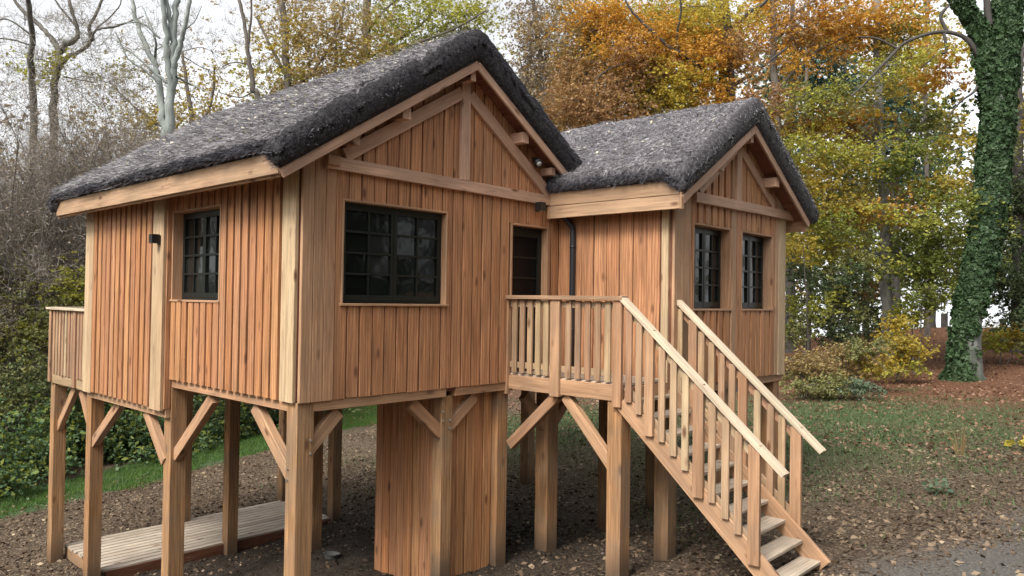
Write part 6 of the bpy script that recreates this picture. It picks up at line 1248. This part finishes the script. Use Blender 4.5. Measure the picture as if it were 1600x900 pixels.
(60.2,5.1,11.7,1.4,1.0,620,'gold'),(51.2,2.9,8.2,1.2,0.9,620,'dark'),(62.1,4.6,8.1,1.4,1.0,620,'gold'),(56.4,3.8,6.3,1.3,0.9,620,'olive'),(48.7,2.3,4.1,1.1,0.8,620,'gold'),(51.6,3.4,3.3,1.2,0.9,620,'gold'),
(68.1,4.5,17.1,1.5,1.1,620,'olive'),(62.1,3.1,11.0,1.4,1.0,620,'dark'),(67.2,4.2,8.9,1.5,1.1,620,'olive'),(54.5,2.1,6.5,1.2,0.9,620,'gold'),(51.2,1.6,4.6,1.1,0.8,620,'olive'),(64.7,2.8,3.4,1.4,1.0,620,'gold'),
(66.4,1.1,18.8,1.4,1.0,620,'dark'),(57.1,0.7,14.5,1.2,0.9,620,'olive'),(60.2,1.4,13.9,1.3,1.0,620,'dark'),(67.9,2.0,13.8,1.5,1.1,620,'dark'),(67.0,1.9,11.6,1.4,1.1,620,'olive'),(61.9,1.2,10.1,1.3,1.0,620,'dark'),
(70.3,2.0,7.8,1.5,1.1,620,'dark'),(71.8,2.2,6.1,1.5,1.1,620,'dark'),(64.2,1.8,4.2,1.4,1.0,620,'gold'),(58.2,0.2,2.1,1.3,0.9,620,'olive'),(60.1,-1.0,17.9,1.3,0.9,620,'dark'),(64.4,-0.5,16.2,1.4,1.0,620,'olive'),
(57.1,-1.2,13.5,1.2,0.9,620,'olive'),(64.1,0.1,13.5,1.4,1.0,620,'olive'),(61.5,-0.6,11.1,1.3,1.0,620,'olive'),(65.6,0.1,10.4,1.4,1.0,620,'gold'),(64.4,-0.7,8.4,1.4,1.0,620,'dark'),(55.3,-0.8,6.2,1.2,0.9,620,'dark'),
(69.0,-0.4,6.0,1.4,1.1,620,'dark'),(61.5,-0.8,3.1,1.3,1.0,620,'dark'),(70.5,0.4,2.9,1.5,1.1,620,'dark'),(54.0,-2.7,13.9,1.1,0.8,620,'olive'),(76.4,-1.9,16.4,1.6,1.1,620,'olive'),(59.4,-2.3,12.0,1.2,0.9,620,'dark'),
(75.7,-1.0,11.0,1.6,1.1,620,'gold'),(55.9,-2.0,5.9,1.2,0.9,620,'olive'),(74.2,-0.8,5.8,1.5,1.1,620,'olive'),(71.4,-1.1,4.1,1.5,1.1,620,'olive'),(63.8,-2.5,2.0,1.3,1.0,620,'dark'),(66.0,-3.5,18.7,1.3,1.0,620,'olive'),
(67.8,-3.2,14.6,1.4,1.0,620,'gold'),(54.8,-4.3,11.1,1.1,0.8,620,'dark'),(73.8,-2.9,12.4,1.5,1.1,620,'dark'),(70.8,-3.7,10.5,1.4,1.0,620,'gold'),(54.1,-3.5,6.9,1.1,0.8,620,'dark'),(74.2,-3.1,7.8,1.5,1.1,620,'gold'),
(63.0,-4.1,5.2,1.3,0.9,620,'olive'),(65.4,-3.5,4.0,1.3,1.0,620,'gold'),(56.3,-3.7,2.5,1.2,0.8,620,'gold'),(63.2,-5.0,17.7,1.3,0.9,620,'gold'),(73.8,-5.4,18.6,1.5,1.1,620,'dark'),(67.4,-5.3,16.2,1.3,1.0,620,'dark'),
(56.8,-5.0,12.7,1.1,0.8,620,'olive'),(55.1,-4.8,10.4,1.1,0.8,620,'dark'),(62.4,-4.9,10.8,1.2,0.9,620,'gold'),(63.1,-4.8,7.5,1.3,0.9,620,'dark'),(75.0,-5.3,7.4,1.5,1.1,620,'olive'),(60.9,-5.7,4.8,1.2,0.9,620,'olive'),
(56.8,-5.1,3.1,1.1,0.8,620,'gold'),(77.1,-5.6,2.2,1.5,1.1,620,'dark'),]


def bush_mesh(seed, height, spread, nst):
    r = np.random.default_rng(seed); lines = []; tips = []
    def go(p, d, L_, rad, lev):
        q = p+d*L_*.5+r.normal(0, .05, 3)*L_; e = p+d*L_+r.normal(0, .08, 3)*L_
        lines.append(np.array([[*p, rad], [*q, rad*.75], [*e, rad*.45]]))
        if lev == 0:
            tips.append(e); tips.append(q); return
        for _ in range(r.integers(3, 6)):
            t = r.uniform(.3, 1); s = p+(e-p)*t
            nd = d+r.normal(0, .42, 3)+np.array([0, 0, .12]); nd /= np.linalg.norm(nd)
            go(s, nd, L_*r.uniform(.45, .7), rad*.5, lev-1)
    for _ in range(nst):
        a = r.uniform(0, 2*PI); d = np.array([math.cos(a)*spread, math.sin(a)*spread, 1.0]); d /= np.linalg.norm(d)
        go(np.array([math.cos(a)*.3, math.sin(a)*.3, -.1]), d, height*r.uniform(.38, .55), .05, 4)
    V, F = tubes(lines, 3)
    t = np.array(tips)
    t = np.repeat(t[r.uniform(0, 1, len(t)) < .75], 5, axis=0); n = len(t)
    t = t+r.normal(0, .17, (n, 3))
    d = r.normal(0, 1, (n, 3)); d[:, 2] = np.abs(d[:, 2]); d /= np.linalg.norm(d, axis=1)[:, None]
    S_ = strands(t, d, r.uniform(.12, .4, n), .0055, r)
    lv = leaf_mesh(t[::2]+r.normal(0, .1, (len(t[::2]), 3)), r.uniform(.015, .036, len(t[::2])), r)
    return np_mesh(V, F), np_mesh(S_, np.arange(len(S_)).reshape(-1, 3)), lv
bushes = [bush_mesh(3, 10.2, .34, 17), bush_mesh(8, 9.0, .42, 17)]
nb_ = 0
for i, (kind, label, cat, group, base, limbs, clumps) in enumerate(TREES):
    if kind == 'twiggy_bush':
        a, b, c = bushes[nb_ % 2]; nb_ += 1
        loc = (base[0], base[1], gz1(*base))
        t = thing('twiggy_bush', label, cat, loc, group)
        m_ = Matrix.Translation(loc) @ Matrix.Rotation(1.3*nb_, 4, 'Z')
        if nb_ == 5: m_ = m_ @ Matrix.Scale(1.05, 4)
        put('stems', a, M['twigbark'], t, m_, kind='stuff'); put('twigs', b, LM['twig'], t, m_, kind='stuff'); put('dry_leaves', c, LM['mauve'], t, m_, kind='stuff')
    else:
        build_tree(kind, label, cat, group, base, limbs, clumps, 100+i)

# ivy clad beech on the right
r = np.random.default_rng(77)
bx, by = IVY[0][0][0], IVY[0][0][1]; g = gz1(bx, by)
iv = thing('ivy_tree', 'massive tree thickly wrapped in dark ivy with a mossy foot, near the right edge', 'tree', (bx, by, g))
IV = []
for i, l in enumerate(IVY):
    l = [list(p) for p in l]
    if i == 0: l[0][2] = g-.1
    P = catmull(l, 6)
    if i == 0:
        P[:, 3] *= 1+.25*np.exp(-np.maximum(P[:, 2]-g, 0)/.35)
    IV.append(P)
    V, F = tubes([P], 22 if i == 0 else 8, .03, r)
    put('trunk' if i == 0 else 'limb', np_mesh(V, F, True), M['bark_moss'] if i < 2 else M['bark_dark'], iv)
V, F = tubes([np.array([[bx, by, g+.7, .25], [bx+math.cos(a)*.42, by+math.sin(a)*.42, g+.12, .13], [bx+math.cos(a)*.72, by+math.sin(a)*.72, g-.1, .06]]) for a in (.4, 1.7, 2.9, 4.1, 5.2)], 9, .05, r)
put('root_flare', np_mesh(V, F, True), M['bark_moss'], iv)
pp, nn_ = [], []
for P, cnt, z0, z1 in ((IV[0], 44000, g+1.3, g+3.4), (IV[1], 7000, g+3, g+4)):
    t = r.uniform(0, len(P)-1.001, cnt); i = t.astype(int); f = (t-i)[:, None]
    q = P[i]*(1-f)+P[i+1]*f
    T = P[i+1, :3]-P[i, :3]; T /= np.linalg.norm(T, axis=1)[:, None]
    a = r.uniform(0, 2*PI, cnt); A = np.cross(T, np.array([.3, .9, .1])); A /= np.linalg.norm(A, axis=1)[:, None]; B = np.cross(T, A)
    out = A*np.cos(a)[:, None]+B*np.sin(a)[:, None]
    lump = np.array([noise.noise(Vector((math.cos(u)*2.4, math.sin(u)*2.4+z*2.1, z*1.9))) for u, z in zip(a, q[:, 2])])
    p = q[:, :3]+out*(q[:, 3]+.015+.15*np.clip(.3+1.3*lump, 0, 1.4)*r.uniform(.3, 1, cnt))[:, None]
    side_ = (out[:, 0]*.679-out[:, 1]*.734)
    cv = .30-.75*np.clip(side_+.15, 0, 1)*np.clip((g+3.6-p[:, 2])/1.6, 0, 1)+1.25*np.clip((p[:, 2]-z0)/(z1-z0), 0, 1)+.45*lump
    k = cv > r.uniform(.1, .75, cnt)
    pp.append(p[k]); nn_.append(out[k])
p = np.concatenate(pp); o = np.concatenate(nn_); n = len(p)
up = o*.75+np.array([0, 0, -.1])+r.normal(0, .5, (n, 3)); up /= np.linalg.norm(up, axis=1)[:, None]
d = np.cross(up, r.normal(0, 1, (n, 3))); d /= np.linalg.norm(d, axis=1)[:, None]; s = np.cross(up, d)
sz = (.03+.07*r.uniform(0, 1, n)**1.5)[:, None]
put('ivy', np_mesh(np.stack([p-d*sz, p-s*sz*.8+up*.01, p+d*sz, p+s*sz*.8+up*.01], 1).reshape(-1, 3), np.arange(4*n).reshape(-1, 4)), LM['ivy'], iv, kind='stuff')

# distant wood closing the view
r = np.random.default_rng(21)
D_ = {}
for (x, y, z, rx, rz, n, k) in WOOD:
    p, sc = clump_points((x, y, z, rx, rz, n, k), r); D_.setdefault(k, []).append(p)
for k, ps in D_.items():
    p = np.concatenate(ps); p = p[p[:, 2] > gz(p[:, 0], p[:, 1])]
    nm = {'twig': 'grey bare wood far behind the left bushes', 'mauve': 'mauve and brown wood far behind the trees on the left', 'darkleaf': 'dark green undergrowth of the far wood', 'olive': 'olive leaves of the far wood behind the wing', 'tan': 'tan leaves of the far wood', 'gold': 'golden leaves of the far wood', 'dark': 'dark evergreen belt of the far wood'}.get(k, k+' leaves of the far wood')
    o = tag(put('distant_wood', leaf_mesh(p, r.uniform(.09, .17, len(p)), r, .3), LM[k], kind='stuff'), nm, 'woodland')
for i, (x, y, h, rr) in enumerate(((46.1, 6.4, 5, .28), (43, 9.0, 8, .16), (50, 1.2, 7, .2), (39, 9.5, 9, .18))):
    g = gz1(x, y)
    lb = ['short dark trunk silhouetted against the bright gap left of the ivy tree', 'thin dark trunk at the left end of the bright gap', 'distant trunk in the bright gap right of the ivy tree', 'thin distant trunk right of the golden bush'][i]
    t = thing('distant_tree', lb, 'tree', (x, y, g))
    V, F = tubes([catmull([[x, y, g-.1, rr*1.2], [x+.1, y, g+h*.4, rr], [x-.1, y+.1, g+h, rr*.6]], 4)], 8, .05, r)
    put('trunk', np_mesh(V, F, True), M['bark_dark'], t)
    p, _ = clump_points((x, y, g+h*.8, 2.2, 1.3, 1500, 'olive'), r)
    put('crown', leaf_mesh(p, r.uniform(.07, .12, len(p)), r), LM['leafgreen' if i % 2 else 'dark'], t, kind='stuff')
for i, (x, y) in enumerate(((45.6, 5.5), (41.8, 6.9), (49.5, 3.3))):
    g = gz1(x, y)
    o = tim('fence_post', None, (x, y, g-.2), (x, y, g+.75), .3, .3, 'post', up=(0, 1, 0)); o.data.materials.clear(); o.data.materials.append(M['bark_dark'])
    tag(o, ['short dark post in the bright gap beside the distant trunk', 'short dark post behind the golden bush', 'short dark post right of the ivy covered tree'][i], 'post', 'dark posts along the far edge of the wood')

# brambles behind the green strip
r = np.random.default_rng(31)
cl_pts = []
for k in range(330):
    x = r.uniform(-9, 20); dpt = r.uniform(.3, 4.2)
    y = 10.75+.33*x+.012*x*x+dpt
    h = r.uniform(.7, 1.6)*(1 if dpt > .9 else .5)
    g = gz1(x, y)
    cl_pts.append((x, y, g+h*.55, r.uniform(.5, .85), h*.6, 620, 'bramble'))
P = np.concatenate([clump_points(c, r)[0] for c in cl_pts]); P = P[P[:, 2] > gz(P[:, 0], P[:, 1])+.02]
r2 = np.random.default_rng(32); Q2 = P[r2.uniform(0, 1, len(P)) < .22]+r2.normal(0, .05, (int(0), 3)) if False else P[r2.uniform(0, 1, len(P)) < .22]
tag(put('nettles', leaf_mesh(Q2+np.array([0, -.06, .05]), r2.uniform(.03, .085, len(Q2)), r2, .35, .5), LM['leafgreen'], kind='stuff'), 'lighter green nettle tops poking out of the bramble bank', 'nettles')
tag(put('brambles', leaf_mesh(P, r.uniform(.025, .058, len(P)), r, .5, .75), LM['bramble'], kind='stuff'), 'bank of dark green brambles and ivy behind the green grass strip', 'brambles')

def scatter(n, xr_, yr_, dens, seed):
    r = np.random.default_rng(seed)
    x = r.uniform(*xr_, n); y = r.uniform(*yr_, n)
    k = dens(x, y) > r.uniform(0, 1, n)
    x, y = x[k], y[k]
    return np.stack([x, y, surf_z(x, y)], 1), r
def surf_z(x, y):
    i = np.clip(np.searchsorted(gx, x)-1, 0, ni-2); j = np.clip(np.searchsorted(gy, y)-1, 0, nj-2)
    fx = (x-gx[i])/(gx[i+1]-gx[i]); fy = (y-gy[j])/(gy[j+1]-gy[j]); G = Z2.reshape(ni, nj)
    return G[i, j]*(1-fx)*(1-fy)+G[i+1, j]*fx*(1-fy)+G[i, j+1]*(1-fx)*fy+G[i+1, j+1]*fx*fy
def strip(x, y):
    a = 9.3+.33*x+.3*np.sin(x*1.7)+.15*np.sin(x*4.1+1); b = 10.9+.33*x+.012*x*x
    return (sstep(-.15, .15, y-a)*(1-sstep(.0, .5, y-b)))
P, r = scatter(150000, (-5, 15), (7, 17), strip, 41)
n = len(P); d = np.stack([r.normal(0, .35, n), r.normal(0, .35, n), np.ones(n)], 1); d /= np.linalg.norm(d, axis=1)[:, None]
V = strands(P, d, r.uniform(.05, .13, n), r.uniform(.004, .008, n), r)
tag(put('grass_strip', np_mesh(V, np.arange(3*n).reshape(-1, 3)), LM['grass'], kind='stuff'), 'bright green strip of grass between the bare soil and the brambles', 'grass')
def palef(x, y):
    q = np.exp(-(((x-12.5)/5.2)**2+((y+.3)/3.6)**2))+.9*np.exp(-(((x-10.5)/3.4)**2+((y-6)/3.0)**2))
    pn = np.array([noise.noise(Vector((a*.9, b*.9, 1))) for a, b in zip(x, y)])
    return np.clip(q*1.3-.15+pn*.6, 0, 1)
P, r = scatter(110000, (4, 22), (-5, 13), palef, 42)
n = len(P); d = np.stack([r.normal(0, .5, n), r.normal(0, .5, n), np.ones(n)], 1); d /= np.linalg.norm(d, axis=1)[:, None]
V = strands(P, d, r.uniform(.04, .10, n), r.uniform(.006, .013, n), r)
tag(put('faded_grass', np_mesh(V, np.arange(3*n).reshape(-1, 3)), LM['palegrass'], kind='stuff'), 'patchy faded grass with fallen leaves on the slope right of the stairs', 'grass')
r = np.random.default_rng(91)
def weed(name, label, x, y, n, h, sp, sz, mat):
    g = gz1(x, y); t = thing(name, label, 'weed', (x, y, g))
    ln = []; tp = []
    for _ in range(n):
        a = r.uniform(0, 2*PI); q = r.uniform(.2, 1)*sp; e = [x+math.cos(a)*q, y+math.sin(a)*q, g+h*r.uniform(.6, 1), .003]
        ln.append(catmull([[x+math.cos(a)*q*.3, y+math.sin(a)*q*.3, g-.02, .006], [x+math.cos(a)*q*.6, y+math.sin(a)*q*.6, g+h*.5, .005], e], 3)); tp.append(e[:3])
    V, F = tubes(ln, 4); put('stalks', np_mesh(V, F), LM['tan'] if not sz else LM['olive'], t, kind='stuff')
    if sz:
        p = np.repeat(np.array(tp), 5, axis=0)+r.normal(0, .05, (n*5, 3)); p[:, 2] = np.maximum(p[:, 2], g+.02)
        put('leaves', leaf_mesh(p, r.uniform(sz*.6, sz, len(p)), r, .6, .8), LM[mat], t, kind='stuff')
weed('dry_stalks', 'tuft of dry upright stalks standing in the faded grass', 10.3, -3.0, 16, .42, .22, 0, 'tan')
weed('weed', 'low weed with yellow leaves at the right edge of the photo', 11.2, -3.9, 16, .16, .45, .09, 'yellow')
weed('weed', 'small green weed in the leaf litter nearer than the dry stalks', 7.7, -3.3, 8, .12, .16, .05, 'bluegreen')
def ld(x, y):
    dirt_ = np.exp(-(((x-2.6)/3.4)**2+((y-2.6)/4.0)**2)**2)
    grv = sstep(.1, -.5, y-(-3.25-.33*(x-2.6)))*sstep(1.5, 3, x)
    st_ = strip(x, y)
    pn = np.array([noise.noise(Vector((a*.6, b*.6, 7))) for a, b in zip(x, y)])
    return np.clip((1-.93*dirt_)*(1-.72*grv)*(1-.55*st_)*(.65+.9*pn), 0.02, 1)
P, r = scatter(75000, (-3, 13), (-6, 11), ld, 43)
P[:, 2] += .012
tag(put('fallen_leaves', leaf_mesh(P, .014+.034*r.uniform(0, 1, len(P))**2, r, .6), LM['litter'], kind='stuff'), 'scattered brown and pale fallen leaves on the ground near the cabins', 'leaves')
P, r = scatter(80000, (10, 48), (-14, 24), lambda x, y: np.clip(.9-.012*(x-11), .2, 1)*(.6+.5*np.sin(x*.9+y*.7)*np.cos(y*1.1-x*.4)), 44)
P[:, 2] += .02
tag(put('fallen_leaves', leaf_mesh(P, r.uniform(.03, .06, len(P)), r, .7), LM['litter_red'], kind='stuff'), 'carpet of reddish brown leaves on the rising ground towards the ivy tree', 'leaves')
# clods and small stones of the dug soil
def octs(P, rad, r):
    base = np.array([(1, 0, 0), (-1, 0, 0), (0, 1, 0), (0, -1, 0), (0, 0, 1), (0, 0, -1)], float)
    n = len(P); v = base[None]*r.uniform(.6, 1.25, (n, 6, 1))*rad[:, None, None]
    v[:, :, 2] *= .7
    a = r.uniform(0, 2*PI, n); c, s = np.cos(a)[:, None], np.sin(a)[:, None]
    x = v[:, :, 0]*c-v[:, :, 1]*s; y = v[:, :, 0]*s+v[:, :, 1]*c; tl = r.uniform(-.5, .5, (n, 1))
    v = np.stack([x, y+v[:, :, 2]*tl, v[:, :, 2]+x*tl], -1)+P[:, None, :]
    f = np.array([(0, 2, 4), (2, 1, 4), (1, 3, 4), (3, 0, 4), (2, 0, 5), (1, 2, 5), (3, 1, 5), (0, 3, 5)])
    return v.reshape(-1, 3), (f[None]+np.arange(n)[:, None, None]*6).reshape(-1, 3)
M['clod'] = simple('dug_soil', (.028, .021, .016), .95, spec=.1, noise_amt=.5)
def cd_(x, y): return np.clip(np.exp(-(((x-2.4)/4.0)**2+((y-2.6)/4.8)**2)**2)*1.1*(.55+.6*np.array([noise.noise(Vector((a*1.3, b*1.3, 4))) for a, b in zip(x, y)])*1.4), 0, 1)
P, r = scatter(20000, (-3, 8), (-3, 9), cd_, 45)
V, F = octs(P, r.uniform(.012, .055, len(P))*r.uniform(.4, 1, len(P)), r)
tag(put('soil_clods', np_mesh(V, F, True), M['clod'], kind='stuff'), 'lumps of dug dark soil under and around the stilts', 'soil')
M['grit'] = simple('path_gravel', (.14, .135, .13), .9, spec=.2, noise_amt=.6)
P, r = scatter(14000, (2, 12), (-9, -2.5), lambda x, y: .9*sstep(.3, -.3, y-(-3.25-.33*(x-2.6))), 46)
V, F = octs(P, r.uniform(.004, .013, len(P)), r)
tag(put('path_gravel', np_mesh(V, F, True), M['grit'], kind='stuff'), 'grey gravel path in the lower right corner', 'gravel')

# trees behind the photographer, which the windows reflect
r = np.random.default_rng(61)
def round_tree(seed):
    r = np.random.default_rng(seed)
    ln = [catmull([[0, 0, -.2, .28], [.1, 0, 3, .22], [0, .1, 7, .14], [0, 0, 11, .05]], 4)]
    cl__ = []
    for k in range(34):
        a = r.uniform(0, 2*PI); z = r.uniform(1.5, 12); q = (2.8 if z > 3 else 2.2)*math.sqrt(max(.15, 1-((z-6.5)/6.5)**2))*r.uniform(.4, 1)
        c = (math.cos(a)*q, math.sin(a)*q, z); cl__.append((*c, 1.25, .8, 420, 'x'))
        ln.append(catmull([[0, 0, z*.75, .05], [c[0]*.5, c[1]*.5, z*.9, .035], [*c, .01]], 3))
    V, F = tubes(ln, 5)
    P = np.concatenate([clump_points(c, r)[0] for c in cl__])
    return np_mesh(V, F, True), leaf_mesh(P, r.uniform(.10, .18, len(P)), r)
rt = [round_tree(1), round_tree(2)]
for i in range(30):
    a = R(52+i*8.6+r.uniform(-2, 2)); q = (15, 20, 17)[i % 3]+r.uniform(-1, 2)+(12 if 95 < math.degrees(a)+47 < 235 else 0)
    # ring behind the camera, from the left round to the right
    x = -3.7-math.sin(a-R(47))*0+math.cos(R(47)+a)*q; y = -6.0+math.sin(R(47)+a)*q
    loc = (x, y, gz1(x, y)); t = thing('woodland_tree', 'leafy woodland tree in the ring of trees facing the cabins', 'tree', loc, 'trees facing the cabins')
    m_ = Matrix.Translation(loc) @ Matrix.Rotation(i*1.7, 4, 'Z') @ Matrix.Scale(r.uniform(.85, 1.2), 4)
    put('trunk', rt[i % 2][0], M['bark_brown'], t, m_); put('crown', rt[i % 2][1], LM[['olive', 'ygreen', 'tan', 'dark'][i % 4]], t, m_, kind='stuff')
